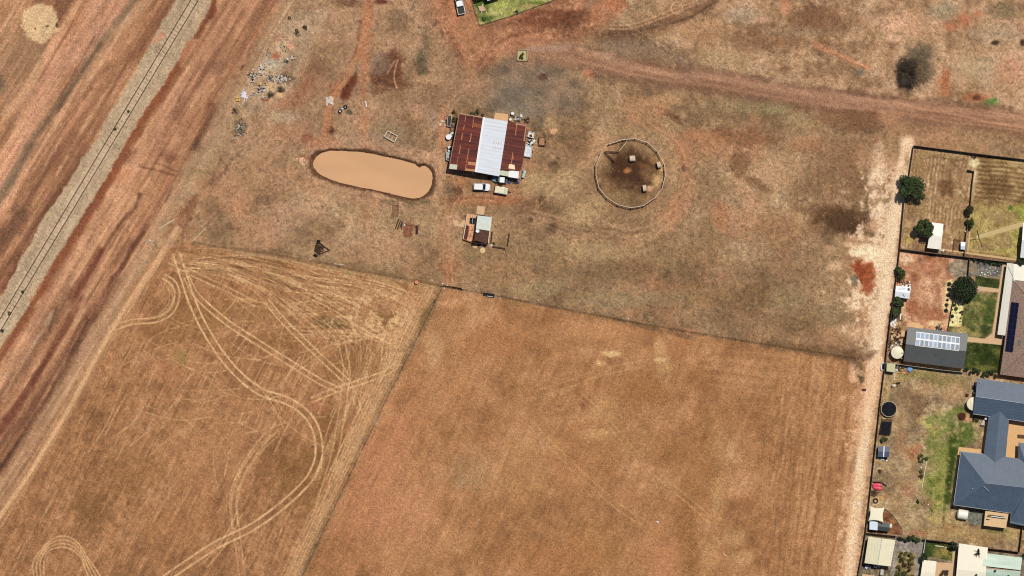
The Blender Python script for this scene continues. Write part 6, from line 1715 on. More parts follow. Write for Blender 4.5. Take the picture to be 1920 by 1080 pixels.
tree(1711, 353, 3.45, 6.2, 'large round dark tree on the lane fence of the mown paddock', M_LEAF, 'trees on the house lots', 3600, .3, 18)
tree(1732, 427, 2.45, 5.0, 'round dark tree beside the long white shed', M_LEAF, 'trees on the house lots', 2400, .28, 12)
tree(1808, 541, 3.35, 4.8, 'dense dark round tree between the grey gravel and the lawn', M_LEAF2, 'trees on the house lots', 4600, .26, 0)
tree(1819.5, 392, 1.1, 3.4, 'brownish dark tree on the fence between the paddocks', leafmat('brown_foliage', (30, 28, 16), (72, 64, 36)), 'trees on the house lots', 1100, .25, 8, ry=1.35)
tree(1817.5, 418, .95, 3.0, 'dark green tree on the paddock fence, south of the brownish one', M_LEAF, 'trees on the house lots', 1000, .24, 8, ry=1.7)
tree(1688, 514, 1.25, 3.2, 'dark tree on the lane fence above the white shed', M_LEAF, 'trees on the house lots', 1200, .26, 8, ry=2.0)
tree(1681, 565, 1.9, 3.6, 'dark tree on the lane fence just below the white shed', M_LEAF, 'trees on the house lots', 1500, .28, 8, ry=1.5)
tree(1679, 584, 1.55, 3.4, 'dark tree on the lane fence beside the junk strip', M_LEAF, 'trees on the house lots', 1300, .28, 8, ry=1.4)
shrub(1658, 825, 1.12, 1.9, 'round green bush between the black trampoline and the blue roofed hutch', M_LEAF3, 'bushes in the back yards', 700, .16, 'bush', 'bush')
# long white shed in the paddock
quad_roof_building('garden_shed', 'long white shed beside the round dark tree', 'shed', [(1746, 417), (1768, 420), (1763, 468), (1737.5, 465)], .5, 2.5, 2.95, roofmat('warm_white_roof', (252, 244, 226), 1.42, .9, .03, .5, 0, .97), M_CREAM, over=.12, doors=[(2, 3, .2, .8, 2.1)])
quad_roof_building('chicken_coop', 'tiny coop with a pale blue roof by the paddock fence', 'coop', [(1801, 453.5), (1809.3, 454.5), (1808.5, 468.5), (1800.5, 467.5)], .5, 1.6, 1.75, roofmat('pale_blue_roof', (216, 226, 240), .1, .7, .03, .4, .1, .97), M_DWOOD, over=.1, doors=[(3, 0, .3, .6, 1.2)])
wire_fence([(1787, 471), (1789.5, 448), (1800, 451)], 'thin dark mesh pen beside the tiny coop', 1.1, 1.5, M_DARK, .05, 'wire fences across the paddocks', (.2, .5, .8, 1.1), .025)
junk(1769.5, 472, 4, 2.5, 'small grey and white clutter beside the long white shed', [('tins', M_WHITE), ('scrap', M_GSTONE)], 10, 51, hmax=.3)
drum(1810.5, 434, .26, .6, 'small white drum on the paddock fence above the coop')
drum(1805.5, 473.5, .22, .5, 'small cream drum at the fence corner below the coop', M_CREAM)
slab([(1829.5, 442), (1836, 440), (1920, 415), (1935, 411), (1935, 421), (1920, 424.5), (1838, 447.5), (1831, 447.5)], 'pale straight footpath crossing the eastern paddock', 'path', mat('sandy_path', (206, 178, 126), .9, .06, 2), .06, 'footpath')
slab([(1817, 434), (1819.5, 434), (1815.5, 472), (1813, 472)], 'thin pale kerb along the paddock fence', 'kerb', M_CONC2, .14, 'kerb')
slab([(1810, 472), (1860, 478.5), (1905, 485), (1904.5, 489), (1860, 483), (1810, 476)], 'pale kerb along the bottom of the eastern paddock', 'kerb', mat('sandy_kerb', (208, 172, 120), .9, .06, 2), .12, 'kerb')
slab([(1764, 466.5), (1806, 471.5), (1806, 474.5), (1764, 470)], 'tan kerb between the long white shed and the coop', 'kerb', M_CONC, .12, 'kerb')
k = MB(); k.tube(W(1832.5, 431.5, .3), W(1836, 447, .35), .06); k.tube(W(1836, 447, .35), W(1842, 463, .3), .05); k.tube(W(1836, 447, .35), W(1836, 447, 1.2), .04); solo(k, 'fallen_branch', M_DWOOD, 'thin dark branch lying across the footpath', 'branch', W(1836, 447))
k = MB(); k.tube(W(1820, 450, .2), W(1830, 448, .2), .1); k.box(W(1825, 449, .1), (.9, .14, .2), .2); solo(k, 'log', M_WOOD, 'short grey log at the low end of the footpath', 'log', W(1825, 449))
quad_roof_building('house', 'white roofed house at the right edge beside the eastern paddock', 'house', [(1917, 418), (1990, 428), (1985, 492), (1911.5, 483)], .5, 2.8, 4.2, roofmat('white_house_roof', (236, 240, 238), 1.44, .76, .04, .5, 0, .95), M_WALL)
# red dirt yard
quad_roof_building('garden_shed', 'small white shed on the lane fence between dark trees', 'shed', [(1679, 535.5), (1707, 539), (1704, 560.5), (1677, 556.5)], .5, 2.3, 2.5, roofmat('dull_white_roof', (228, 232, 230), -.13, .76, .08, .5, .05, .93), M_GALV, over=.1, doors=[(1, 2, .25, .75, 2.0)])
t = thing('scrap_heap', 'bent pipes and a dark box lying on the small white shed roof', 'scrap', W(1692, 548), 'heaps of scrap')
k = MB(); k.tube(W(1682, 542, 2.45), W(1697, 541.5, 2.55), .05, n=5); k.tube(W(1692, 551, 2.55), W(1695, 556, 2.5), .06, n=5); k.build('bent_pipe', M_WOOD, t)
k = MB(); k.box(W(1703, 542.5, 2.45), (.5, .6, .3)); k.build('dark_box', M_DARK, t)
junk(1699, 533, 7, 5, 'clutter of pale pots and dark frames above the small white shed', [('pots', M_WHITE), ('frames', M_DARK), ('timber', M_WOOD)], 22, 52, hmax=.4)
junk(1675, 606, 6, 9, 'stack of white and tan planks in the strip beside the lane', [('planks', M_PALEW), ('timber', M_CONC), ('pale_sheet', M_WHITE)], 34, 53, hmax=.4)
junk(1681, 626, 9, 10, 'brown heap of rusty drums and timber beside the solar shed', [('rusty_drums', M_RUST), ('timber', M_CONC2), ('dark_scrap', M_DWOOD)], 48, 54)
junk(1683, 642, 9, 6, 'dark clutter above the cream water tank', [('dark_scrap', M_DARK), ('timber', M_WOOD), ('stones', M_STONE)], 30, 55)
junk(1670, 650, 3, 16, 'long grey timber rail leaning on the lane fence', [('timber', M_GALV), ('dark_scrap', M_DWOOD)], 14, 56, hmax=.3)
k = MB(); k.box(W(1693, 626, .35), (1.1, 1.5, .7), -.1); k.box(W(1693, 626, .73), (1.0, 1.4, .04), -.1); solo(k, 'pallet_box', M_CONC2, 'tan pallet box close to the wall of the solar shed', 'box', W(1693, 626))
k = MB(); k.box(W(1688.5, 593, .2), (.3, 1.7, .25), -.1); k.box(W(1675, 597, .2), (.3, 2.4, .2), -.1); solo(k, 'trestle', M_WHITE, 'pair of white planks below the trees on the lane fence', 'planks', W(1682, 595))
slab([(1701, 612), (1700.5, 608), (1705, 604.5), (1714, 604), (1724, 606), (1731, 612), (1731, 617)], 'rounded tan slab at the back of the solar shed', 'slab', M_CONC, .1)
junk(1760, 615, 5, 3, 'two dark purple pots by the back wall of the solar shed', [('pots', mat('plum_pot', (74, 58, 66), .6, .15)), ('dark_scrap', M_DARK)], 12, 57, hmax=.6)
for i, (x, y, r0) in enumerate([(1780, 532.5, .5), (1779, 542, .4), (1777.5, 553, .45), (1776.5, 562, .25), (1774.5, 571.5, .45), (1774, 582, .5)]):
    shrub(x, y, r0, .6, ['spiky dark yucca at the top of the pale strip', 'spiky dark yucca second from the top of the pale strip', 'spiky dark yucca third from the top of the pale strip', 'smallest spiky yucca of the pale strip', 'spiky dark yucca second from the bottom of the pale strip', 'spiky dark yucca at the bottom of the pale strip'][i], M_LEAF2, 'yuccas in the pale strip', 120, .2, 'yucca', 'plant', stem=False)
for i, (x, y, r0, lb, m) in enumerate([(1788.5, 569.5, .72, 'largest round green shrub on the yellow gravel bed', M_LEAF3), (1792.5, 578.5, .5, 'round green shrub below the largest one on the yellow gravel', M_LEAF3), (1785.3, 592.7, .5, 'round black-purple shrub on the yellow gravel', M_LEAF2), (1802.5, 586.5, .58, 'spiky dark shrub at the lawn edge of the yellow gravel', M_LEAF2),
                                       (1804.5, 571, .18, 'tiny tuft at the top right of the yellow gravel', M_LEAF4), (1785.5, 580.5, .2, 'tiny tuft beside the green shrubs on the yellow gravel', M_LEAF4), (1801, 596.5, .25, 'tiny dark tuft below the spiky shrub on the yellow gravel', M_LEAF2), (1786, 603.5, .22, 'small tuft low on the left of the yellow gravel', M_LEAF4), (1800, 603, .18, 'small tuft low on the right of the yellow gravel', M_LEAF2), (1793, 587, .12, 'tiny tuft in the centre of the yellow gravel', M_LEAF4), (1782.5, 600, .15, 'tiny tuft at the fence edge of the yellow gravel', M_LEAF4)]):
    shrub(x, y, r0, r0 * 1.1 + .1, lb, m, 'plants on the yellow gravel bed', 260 if r0 > .4 else 50, .12, stem=False)
for i, x in enumerate([1829, 1837.5, 1846, 1854.5, 1862.5, 1871, 1878.5]):
    shrub(x, 487.5 + (x - 1829) * .17, .55 if i < 4 else .68, 1.2, ['first', 'second', 'third', 'fourth', 'fifth', 'sixth', 'last and largest'][i] + ' shrub from the left in the row above the grey gravel', M_LEAF2 if i % 2 else M_LEAF, 'row of shrubs above the grey gravel', 230, .16)
r = random.Random(12)
pebs = [(1834, 508, .32), (1841, 512, .4), (1846, 515, .45), (1843, 505, .3), (1849, 506, .38), (1852, 511, .3), (1856, 503, .34), (1857, 514, .3), (1861, 508, .34), (1865, 512, .3), (1866, 503, .28), (1838, 517, .3), (1853, 517, .26), (1870, 509, .25), (1804, 507, .26), (1786, 509, .22), (1872, 516, .25)]
for x, y, q in pebs:
    k = MB(); k.lump(W(x, y, .12), (q * 1.5, q * 1.3, q), int(x * 3)); solo(k, 'boulder', M_GALV, 'pale garden boulder on the grey gravel beside the white verandah', 'boulder', W(x, y), 'pale boulders on the grey gravel')
slab([(1833, 536.5), (1877, 542), (1876, 549), (1831, 544.5)], 'short tan path between two lawns', 'path', M_CONC2, .06, 'footpath')
slab([(1814, 631), (1846, 635.5), (1868, 620), (1877, 623), (1882, 632), (1879, 647), (1813.5, 640.5)], 'angled tan path from the solar shed to the tiled house', 'path', M_CONC2, .07, 'footpath')
slab([(1880, 495), (1886, 496), (1867, 627), (1861, 622)], 'long tan path along the white verandah', 'path', M_CONC2, .05, 'footpath')
k = MB(); k.lathe(W(1832, 542), [(.05, 0), (.05, 2.0), (.03, 2.02)], 8)
for a in (.5, 2.0, 3.6, 5.2):
    k.tube(W(1832, 542, 1.95), W(1832, 542, 1.9) + Vector((math.cos(a) * 1.6, math.sin(a) * 1.6, .1)), .025, n=5)
solo(k, 'clothes_line', M_GALV, 'thin rotary clothes line at the edge of the lawn', 'clothes line', W(1832, 542))
# solar shed
ss_roof = roofmat('charcoal_roof', (84, 86, 84), -.12, .76, .05, .5, .0, .93)
SS = [(1701, 613), (1814, 625.5), (1806, 691.5), (1693, 677)]
t = quad_roof_building('garage', 'charcoal roofed shed carrying twenty white framed solar panels', 'shed', SS, .5, 2.7, 3.9, ss_roof, M_CREAM, over=.25, cap=mat('charcoal_cap', (110, 112, 108), .5, .05), doors=[(1, 2, .15, .8, 2.3)])
slope = math.atan2(1.2, 4.6)
def solar(parent_label, c4, nx_, ny_, zf, name='solar_array', frame=M_WHITE, cells=None, group=None, cat='solar panels', gapf=.06):
    p = P2(*c4); cx_, cy_ = ctr(p)
    t = thing(name, parent_label, cat, (cx_, cy_, 0), group)
    cells = cells or [mat('solar_blue', (140, 158, 182), .15, .1, .6, .0, .6), mat('solar_slate', (110, 124, 138), .15, .1, .6, .0, .6)]
    rr = random.Random(2)
    V = lambda u, v, dz: (*lerp(lerp(p[0], p[1], u), lerp(p[3], p[2], u), v), zf(u, v) + dz)
    for i in range(nx_):
        for j in range(ny_):
            u0, u1, v0, v1 = i / nx_, (i + 1) / nx_, j / ny_, (j + 1) / ny_
            f = MB(); f.sheet([V(u0 + .002, v0 + .002, .07), V(u1 - .002, v0 + .002, .07), V(u1 - .002, v1 - .002, .07), V(u0 + .002, v1 - .002, .07)], [[0, 1, 2, 3]], .05); fo = f.build('panel', frame, t)
            du, dv = (u1 - u0) * gapf, (v1 - v0) * gapf
            g = MB(); g.sheet([V(u0 + du, v0 + dv, .075), V(u1 - du, v0 + dv, .075), V(u1 - du, v1 - dv, .075), V(u0 + du, v1 - dv, .075)], [[0, 1, 2, 3]], .004); g.build('cell', rr.choice(cells), fo)
    return t
solar('white framed solar array of two rows on the charcoal roof', [(1717, 621.5), (1799, 632), (1796.5, 658), (1714.6, 648)], 10, 2, lambda u, v: 3.06 + .9 * v, gapf=.1)
k = MB(); k.tube(W(1754, 665, 3.3), W(1754, 665, 3.9), .1); solo(k, 'roof_vent', M_BLACK, 'small dark vent pipe on the south slope of the charcoal roof', 'vent', W(1754, 665))
# tank
t = thing('water_tank', 'large round cream water tank beside the charcoal solar shed', 'tank', W(1681.5, 661))
k = MB(); k.lathe(W(1681.5, 661), [(1.62, 0), (1.62, 2.1), (1.66, 2.15), (1.6, 2.25), (.6, 2.45), (.02, 2.5)], 36); k.build('body', M_CREAM, t)
k = MB(); k.tube(W(1691, 662, 2.1), W(1691, 662, 2.45), .2, n=12); k.build('inlet', mat('sage_lid', (150, 150, 120), .6, .05), t)
k = MB(); k.box(W(1690, 672, 1.0), (.2, .2, 2.0)); k.build('pipe', M_CREAM, t)
# tiled house on the right
tile = roofmat('brown_roof_tiles', (168, 138, 118), -.12, .34, .1, .8, 0, .72, (134, 106, 90), 3, (1, 1), .5)
H = thing('house', 'brown tiled house with a white verandah and dark solar panels', 'house', W(1905, 600))
k = MB(); k.prism(P2((1902, 530), (1975, 540), (1965, 708), (1879, 697), (1888, 632)), -.1, 2.55); k.build('wall', M_BRICK, H)
k = MB()
V = [(*P2(q)[0], z) for q, z in (((1897, 524), 2.7), ((1983, 536), 2.7), ((1972, 715), 2.7), ((1874, 702), 2.7), ((1884, 628), 2.7), ((1940, 574), 4.9), ((1926, 655), 4.9))]
k.sheet(V, [[0, 1, 5], [1, 2, 6, 5], [2, 3, 6], [3, 4, 6], [4, 0, 5, 6]], .12); rf = k.build('roof', tile, H)
k = MB()
for a, b_ in ((3, 6), (0, 5), (6, 5)):
    k.tube(Vector(V[a]) + Vector((0, 0, .04)), Vector(V[b_]) + Vector((0, 0, .04)), .1, n=6)
k.build('ridge_tiles', mat('ridge_tile', (140, 112, 96), .8, .1, 3), rf)
k = MB(); k.sheet([(*P2((1887, 493))[0], 2.6), (*P2((1898, 494))[0], 2.68), (*P2((1897.5, 526))[0], 2.72), (*P2((1883.5, 629))[0], 2.68), (*P2((1869, 627))[0], 2.45)], [[0, 1, 2, 3, 4]], .06); k.build('verandah_roof', roofmat('verandah_white', (228, 220, 202), -.12, .76, .03, .5, 0, .93), H)
k = MB(); k.sheet([(*P2((1898.5, 494.5))[0], 2.75), (*P2((1975, 505))[0], 2.75), (*P2((1970, 534))[0], 2.95), (*P2((1898.5, 524.5))[0], 2.85)], [[0, 1, 2, 3]], .06); k.build('patio_roof', roofmat('patio_white', (246, 238, 216), 1.45, .76, .03, .5, 0, .95), H)
for q in ((1888, 497), (1884, 530), (1879, 562), (1874, 595), (1871, 624)):
    k = MB(); k.box(W(*q, 1.2), (.12, .12, 2.42)); k.build('verandah_post', M_WHITE, H)
k = MB(); k.box(W(1912, 643, 3.95), (1.25, 1.5, .5), -.12); k.build('roof_cooler', mat('grey_cooler', (104, 104, 96), .6, .08), H)
k = MB(); k.tube(W(1889, 500, 2.8), W(1901, 526, 2.85), .04, n=5); k.lump(W(1900, 527, 3.0), (.9, .3, .3), 3); k.build('aerial', M_GALV, H)
navy = [mat('solar_navy', (22, 22, 46), .12, .1, 1, 0, .6)]
solar('narrow dark solar array on the brown tiled roof', [(1895, 566), (1909, 568), (1897, 660), (1883.5, 658)], 2, 9, lambda u, v: 3.08 + .72 * u + .05, frame=mat('navy_frame', (54, 54, 84), .4, .05), cells=navy, gapf=.04)
for i, (x, y, r0) in enumerate([(1812, 693.5, .85), (1822, 696, 1.0), (1833, 697, .95), (1844, 699.5, 1.0), (1854, 701, .9), (1863, 701.5, 1.1)]):
    shrub(x, y, r0, 1.3, ['leftmost', 'second from left', 'third from left', 'fourth from left', 'fifth from left', 'rightmost and largest'][i] + ' bush of the dark hedge south of the dense lawn', M_LEAF2 if i in (1, 5) else M_LEAF, 'hedge south of the dense lawn', 420, .17)
# ------------------------------------------------------------------ blue house
def bl(n, c, a, st=(1, 1)):
    return roofmat(n, c, a, .76, .1, .55, .0, .86, None, .8, st)
slate = bl('blue_grey_roof', (76, 92, 110), -.12)
slate2 = bl('blue_grey_roof_cross', (76, 92, 110), 1.45)
HB = thing('house', 'large blue-grey hip roofed house with a northern garage wing', 'house', W(1870, 850))
k = MB(); k.prism(inset(P2((1831, 709), (1960, 727), (1952, 796), (1823, 775)), .4), -.1, 2.6); k.build('wall', M_WALL, HB)
k = MB(); k.prism(P2((1855, 776), (1889, 783), (1881, 850), (1846, 845)), -.1, 2.5); k.build('wall', M_WALL, HB)
k = MB(); k.prism(P2((1804, 850), (1960, 870), (1950, 985), (1895, 978), (1895, 958), (1790, 943)), -.1, 2.6); k.build('wall', M_WALL, HB)
gx = [(*P2(q)[0], z) for q, z in (((1831, 709), 2.8), ((1965, 727.5), 2.8), ((1961, 762), 4.2), ((1827.5, 743), 4.2), ((1955, 796), 2.8), ((1823, 775.5), 2.8))]
k = MB(); k.sheet(gx, [[0, 1, 2, 3], [3, 2, 4, 5]], .1); rg = k.build('garage_roof', slate2, HB)
k = MB(); k.tube(Vector(gx[3]) + Vector((0, 0, .03)), Vector(gx[2]) + Vector((0, 0, .03)), .08, n=6); k.build('ridge_cap', mat('blue_cap', (150, 164, 180), .4, .05), rg)
lk = [(*P2(q)[0], z) for q, z in (((1853, 777), 2.72), ((1874, 764), 3.3), ((1891, 783), 2.72), ((1884.5, 856), 2.72), ((1863, 872), 3.35), ((1843.5, 849), 2.72))]
k = MB(); k.sheet(lk, [[0, 1, 4, 5], [1, 2, 3, 4]], .1); k.build('link_roof', slate, HB)
V = [(*P2(q)[0], z) for q, z in (((1800.5, 846), 2.8), ((1842, 850.5), 2.8), ((1884, 856), 2.8), ((1907, 859), 2.8), ((1960, 866), 2.8), ((1950, 992), 2.8), ((1920, 984), 2.8), ((1892, 980), 2.8), ((1894, 961.5), 2.8), ((1787, 946), 2.8), ((1845, 905), 5.1), ((1925, 914), 5.1))]
k = MB(); k.sheet([V[0], V[1], V[2], V[3], V[4], V[11], V[10], V[9], V[8], V[5], V[7]], [[0, 1, 2, 3, 4, 5, 6], [0, 6, 7], [6, 5, 8, 7], [4, 9, 5], [5, 9, 10, 8]], .12)
rm_ = k.build('main_roof', slate, HB)
k = MB()
for a, b_ in ((0, 10), (9, 10), (10, 11), (8, 11)):
    k.tube(Vector(V[a]) + Vector((0, 0, .03)), Vector(V[b_]) + Vector((0, 0, .03)), .08, n=6)
k.build('hip_cap', mat('blue_hip', (104, 120, 138), .4, .05), rm_)
k = MB()
for i, j in ((0, 9), (9, 8), (0, 1)):
    A, B = Vector(V[i]), Vector(V[j]); k.box((A + B) / 2 + Vector((0, 0, -.06)), ((B - A).length, .14, .14), math.atan2(B.y - A.y, B.x - A.x))
k.build('gutter', mat('pale_gutter', (178, 178, 176), .5, .05), rm_)
k = MB(); A, B = Vector(gx[5]), Vector(gx[4]); k.box((A + B) / 2 + Vector((0, 0, -.06)), ((B - A).length, .14, .14), math.atan2(B.y - A.y, B.x - A.x)); k.build('gutter', mat('pale_gutter', (178, 178, 176), .5, .05), rg)
k = MB(); vs = [(*P2(q)[0], z) for q, z in (((1908.5, 829), 2.75), ((1985, 840), 2.75), ((1980, 875), 3.6), ((1922, 868), 3.4), ((1907.5, 858), 2.78))]; k.sheet(vs, [[0, 1, 2, 3, 4]], .1); k.build('east_roof', slate2, HB)
for q, r0, h in (((1821, 915), .1, .7), ((1843, 911), .07, .6), ((1834, 945), .05, .4), ((1836, 716), .12, .6), ((1830, 749), .1, .5)):
    k = MB(); zt = 3.9 if q[1] > 800 else 3.4; k.tube(W(*q, zt - 1), W(*q, zt + h), r0, n=8); k.build('flue', M_GALV, HB)
k = MB(); k.tube(W(1842, 911, 4.95), W(1851.5, 920, 4.9), .08); k.build('pipe', M_GALV, HB)
slab([(1892.5, 788), (1945, 795), (1940, 866), (1884.5, 857)], 'tan courtyard slab inside the blue house', 'courtyard', mat('courtyard_tan', (228, 180, 124), .9, .05, 1.5), .08)
slab([(1797.5, 838), (1843, 843), (1842, 850), (1799, 846), (1786, 948), (1782.5, 947)], 'tan paving edge wrapping the west side of the blue house', 'paving', mat('courtyard_tan', (228, 180, 124), .9, .05, 1.5), .07)
slab([(1847, 800), (1851.5, 780), (1853, 780), (1844.5, 848), (1841, 848)], 'narrow tan paving beside the linking roof of the blue house', 'paving', mat('courtyard_tan', (228, 180, 124), .9, .05, 1.5), .07)
t = thing('garden_bench', 'brown slatted bench in the tan courtyard', 'bench', W(1915, 818))
k = MB()
for i in range(5):
    k.box(W(1914, 815.5 + i * 1.3, .45), (1.7, .12, .05), -.12)
k.build('seat', M_DWOOD, t)
for dx in (-.7, .7):
    k = MB(); k.box(W(1914, 818, .2) + Vector((dx, 0, 0)), (.08, .7, .42)); k.build('leg', M_DWOOD, t)
boxy('air_conditioner', 'white square unit by the linking roof of the blue house', 'air conditioner', [(1843, 787), (1847, 787.5), (1847, 797), (1837.5, 796.5), (1838, 788)][:1] + [(1846, 787.5), (1845.5, 797.5), (1838, 797)], 0, .8, mat('dull_white', (196, 186, 172), .5, .05))
boxy('air_conditioner', 'small bright white unit in the corner under the garage eave', 'air conditioner', [(1847, 779), (1851, 779.5), (1849, 787), (1845.5, 786.5)], 0, 1.4, M_WHITE)
t = thing('water_tank', 'round cream tank half under the garage eave of the blue house', 'tank', W(1823.5, 757))
k = MB(); k.lathe(W(1824.5, 757), [(1.8, 0), (1.8, 2.2), (1.72, 2.3), (.5, 2.5), (.02, 2.52)], 32); k.build('body', M_CREAM, t)
k = MB(); k.tube(W(1820, 752, 2.3), W(1820, 752, 2.5), .2, n=12); k.build('lid', M_CREAM, t)
t = thing('water_tank', 'horizontal white barrel tank south of the blue house', 'tank', W(1804, 964.5))
a, b_ = W(1796.5, 963, .95), W(1813.5, 966, .95); d = (b_ - a).normalized()
k = MB(); k.tube(a, b_, 1.3, n=28); k.tube(a - d * .3, a, .8, 1.3, 28); k.tube(b_, b_ + d * .1, 1.3, 1.15, 28); k.build('body', mat('white_poly', (250, 244, 226), .45, .03), t)
k = MB(); k.box((a + b_) / 2 - Vector((0, 0, .75)), (2.2, 1.6, .35), -.17); k.build('cradle', M_DARK, t)
t = thing('pergola', 'flat tan carport with dark rails on top south of the blue house', 'carport', W(1867, 974))
p = P2((1846.5, 957.5), (1890, 963), (1885, 990), (1843.5, 985)); k = MB(); k.prism(p, 2.2, 2.32); k.build('roof', mat('carport_tan', (226, 188, 138), .7, .05, 1), t)
k = MB(); an_ = -.135
for yy, L in ((967, 4.4), (970, 4.9), (973.5, .9)):
    k.box(W(1867 if L > 2 else 1851, yy, 2.42), (L, .2, .12), an_)
k.build('roof_rail', M_BLACK, t)
k = MB(); k.box(W(1870, 968.7, 2.36), (3.6, .3, .06), an_); k.build('white_rail', M_WHITE, t)
for q in p:
    k = MB(); q2 = lerp(q, ctr(p), .08); k.box((*q2, 1.1), (.12, .12, 2.2)); k.build('post', M_WOOD, t)
# back yard things
boxy('garden_shed', 'small dull cream shed on the lane fence below the water tank', 'shed', [(1662, 681), (1678.5, 682.5), (1676, 698), (1661.5, 696)], 0, 2.0, mat('khaki_sheet', (206, 196, 150), .6, .07), None, lambda t, p, z: None)
t = thing('bath_tub', 'white bath tub standing outside the fence on the lane', 'bath', W(1656, 687))
p = P2((1653.5, 680), (1659.5, 681), (1658, 694), (1652, 693.5)); k = MB(); k.prism(inset(p, .12), 0, .12); k.build('basin', M_BLACK, t); rim(t, p, .02, M_WHITE, .2, .55)
junk(1687, 688, 6, 6, 'dark purple clutter against the pale capped fence', [('dark_scrap', mat('plum_scrap', (64, 48, 56), .7, .2)), ('planks', M_WOOD), ('pale_sheet', M_GALV)], 26, 61)
junk(1695, 698, 7, 3, 'red and tan oddments spilled below the dark clutter', [('bricks', M_BRICK), ('timber', M_CONC)], 16, 62, hmax=.3)
t = thing('paddling_pool', 'small round blue pool cover beside the pale capped fence', 'pool', W(1706, 692))
k = MB(); k.lathe(W(1706, 692), [(.66, 0), (.68, .5), (.6, .56), (.3, .6), (.02, .6)], 20); k.build('cover', mat('pool_blue', (110, 160, 210), .5, .08, 2), t)
k = MB(); k.ring(W(1706, 692, .5), .68, .07, 20, 6); k.build('rim', mat('pool_blue_rim', (84, 132, 190), .5, .08), t)
k = MB(); k.tube(W(1678.5, 691, .3), W(1676.5, 709, .1), .09, n=8); k.box(W(1677, 711, .12), (.4, .3, .2)); solo(k, 'pole', M_WHITE, 'thin white pole lying below the dull cream shed', 'pole', W(1677, 700))
t = thing('garden_machine', 'white machine with a black seat left on the dry grass', 'mower', W(1678, 721))
k = MB(); k.lump(W(1676, 723, .35), (1.3, .8, .6), 5, 10, 5); k.build('body', mat('off_white_shell', (226, 214, 196), .5, .05), t)
k = MB(); k.box(W(1684.5, 718, .4), (.9, .4, .25), .4); k.tube(W(1674, 719, .5), W(1682, 717, .6), .05); k.build('seat', M_BLACK, t)
for q in ((1672, 725.5), (1682, 724)):
    k = MB(); k.tube(W(*q, .2), W(*q, .2) + Vector((.12, .1, 0)), .2, n=10); k.build('wheel', M_DARK, t)
t = thing('trampoline', 'round black trampoline with net poles by the lane fence', 'trampoline', W(1666.3, 767))
k = MB(); k.lathe(W(1666.3, 767), [(1.98, .84), (1.98, .9), (.02, .86)], 14); k.build('mat', mat('black_mat', (22, 22, 30), .8, .35, .9, 0, .15), t)
k = MB(); k.ring(W(1666.3, 767, .9), 2.05, .09, 14, 6); k.build('rim', mat('pale_pad', (204, 184, 150), .7, .08), t)
for i in range(6):
    a = i * math.pi / 3 + .5; q = W(1666.3, 767) + Vector((math.cos(a) * 2.15, math.sin(a) * 2.15, 0))
    k = MB(); k.tube(q, q + Vector((0, 0, 2.4)), .04, n=6); k.build('net_pole', M_DARK, t)
t = thing('trampoline', 'rectangular black trampoline below the round one', 'trampoline', W(1660.5, 801))
p = P2((1653.5, 789), (1672, 790.5), (1668.5, 815), (1649.5, 812.5)); k = MB(); k.prism(inset(p, .12), .8, .84); k.build('mat', mat('black_mat', (22, 22, 30), .8, .35, .9, 0, .15), t); rim(t, p, .76, M_BLACK, .14, .12)
for q in p:
    k = MB(); k.tube((*q, 0), (*q, .8), .05, n=6); k.build('leg', M_DARK, t)
t = thing('ladder', 'low frame between the two trampolines', 'frame', W(1662, 787))
for a, b_ in (((1654, 785.5), (1672, 786.5)), ((1653.5, 788), (1671, 789)), ((1654, 785.5), (1653.5, 788)), ((1672, 786.5), (1671, 789)), ((1663, 786), (1662, 788.5))):
    k = MB(); k.tube(W(*a, .5), W(*b_, .5), .06, n=6); k.build('rail', M_RUST, t)
t = quad_roof_building('rabbit_hutch', 'hutch with a blue-grey roof and white ridge by the lane fence', 'hutch', [(1646.5, 836), (1667.5, 837.5), (1666, 857.5), (1645, 856)], .5, 1.8, 2.0, bl('hutch_blue_roof', (66, 78, 104), 1.5), M_DWOOD, over=.12)
k = MB(); k.box(W(1656.5, 846.5, 2.05), (.28, 2.8, .06), -.06); k.build('ridge_cap', M_WHITE, t)
junk(1655, 861, 8, 2.5, 'row of small pots and wire under the blue-grey hutch', [('pots', M_WHITE), ('dark_scrap', M_DARK)], 16, 63, hmax=.3)
shrub(1649.5, 883, .5, .5, 'tiny dark shrub between hutch and kayaks', M_SCRUB, 'bushes in the back yards', 120, .13, 'bush', 'bush', stem=False)
km = mat('red_kayak', (236, 78, 98), .4, .04)
for i, (a, b_, lb) in enumerate([((1634.5, 909), (1655, 910.5), 'upper red kayak by the lane fence'), ((1635.5, 913), (1654.5, 917), 'lower red kayak by the lane fence')]):
    A, B = W(*a), W(*b_); d = (B - A).normalized(); u = Vector((-d.y, d.x, 0)); L = (B - A).length
    t = thing('kayak', lb, 'kayak', (A + B) / 2, 'kayaks by the fence')
    vs = []; n = 10
    for s, w_ in ((0, .03), (.12, .3), (.3, .52), (.5, .6), (.7, .5), (.88, .28), (1, .03)):
        c_ = A + d * L * s
        vs += [c_ + u * w_ * math.cos(2 * math.pi * j / n) + Vector((0, 0, .3 + .24 * math.sin(2 * math.pi * j / n) * (.4 + w_))) for j in range(n)]
    k = MB(); k.add(vs, [[r_ * n + j, r_ * n + (j + 1) % n, (r_ + 1) * n + (j + 1) % n, (r_ + 1) * n + j] for r_ in range(6) for j in range(n)] + [list(range(n))[::-1], list(range(6 * n, 7 * n))]); k.build('hull', km, t, True)
    k = MB(); k.ring((A + B) / 2 + Vector((0, 0, .5)), .28, .05, 14, 6); k.build('cockpit_rim', mat('dark_red_rim', (170, 50, 66), .5, .04), t)
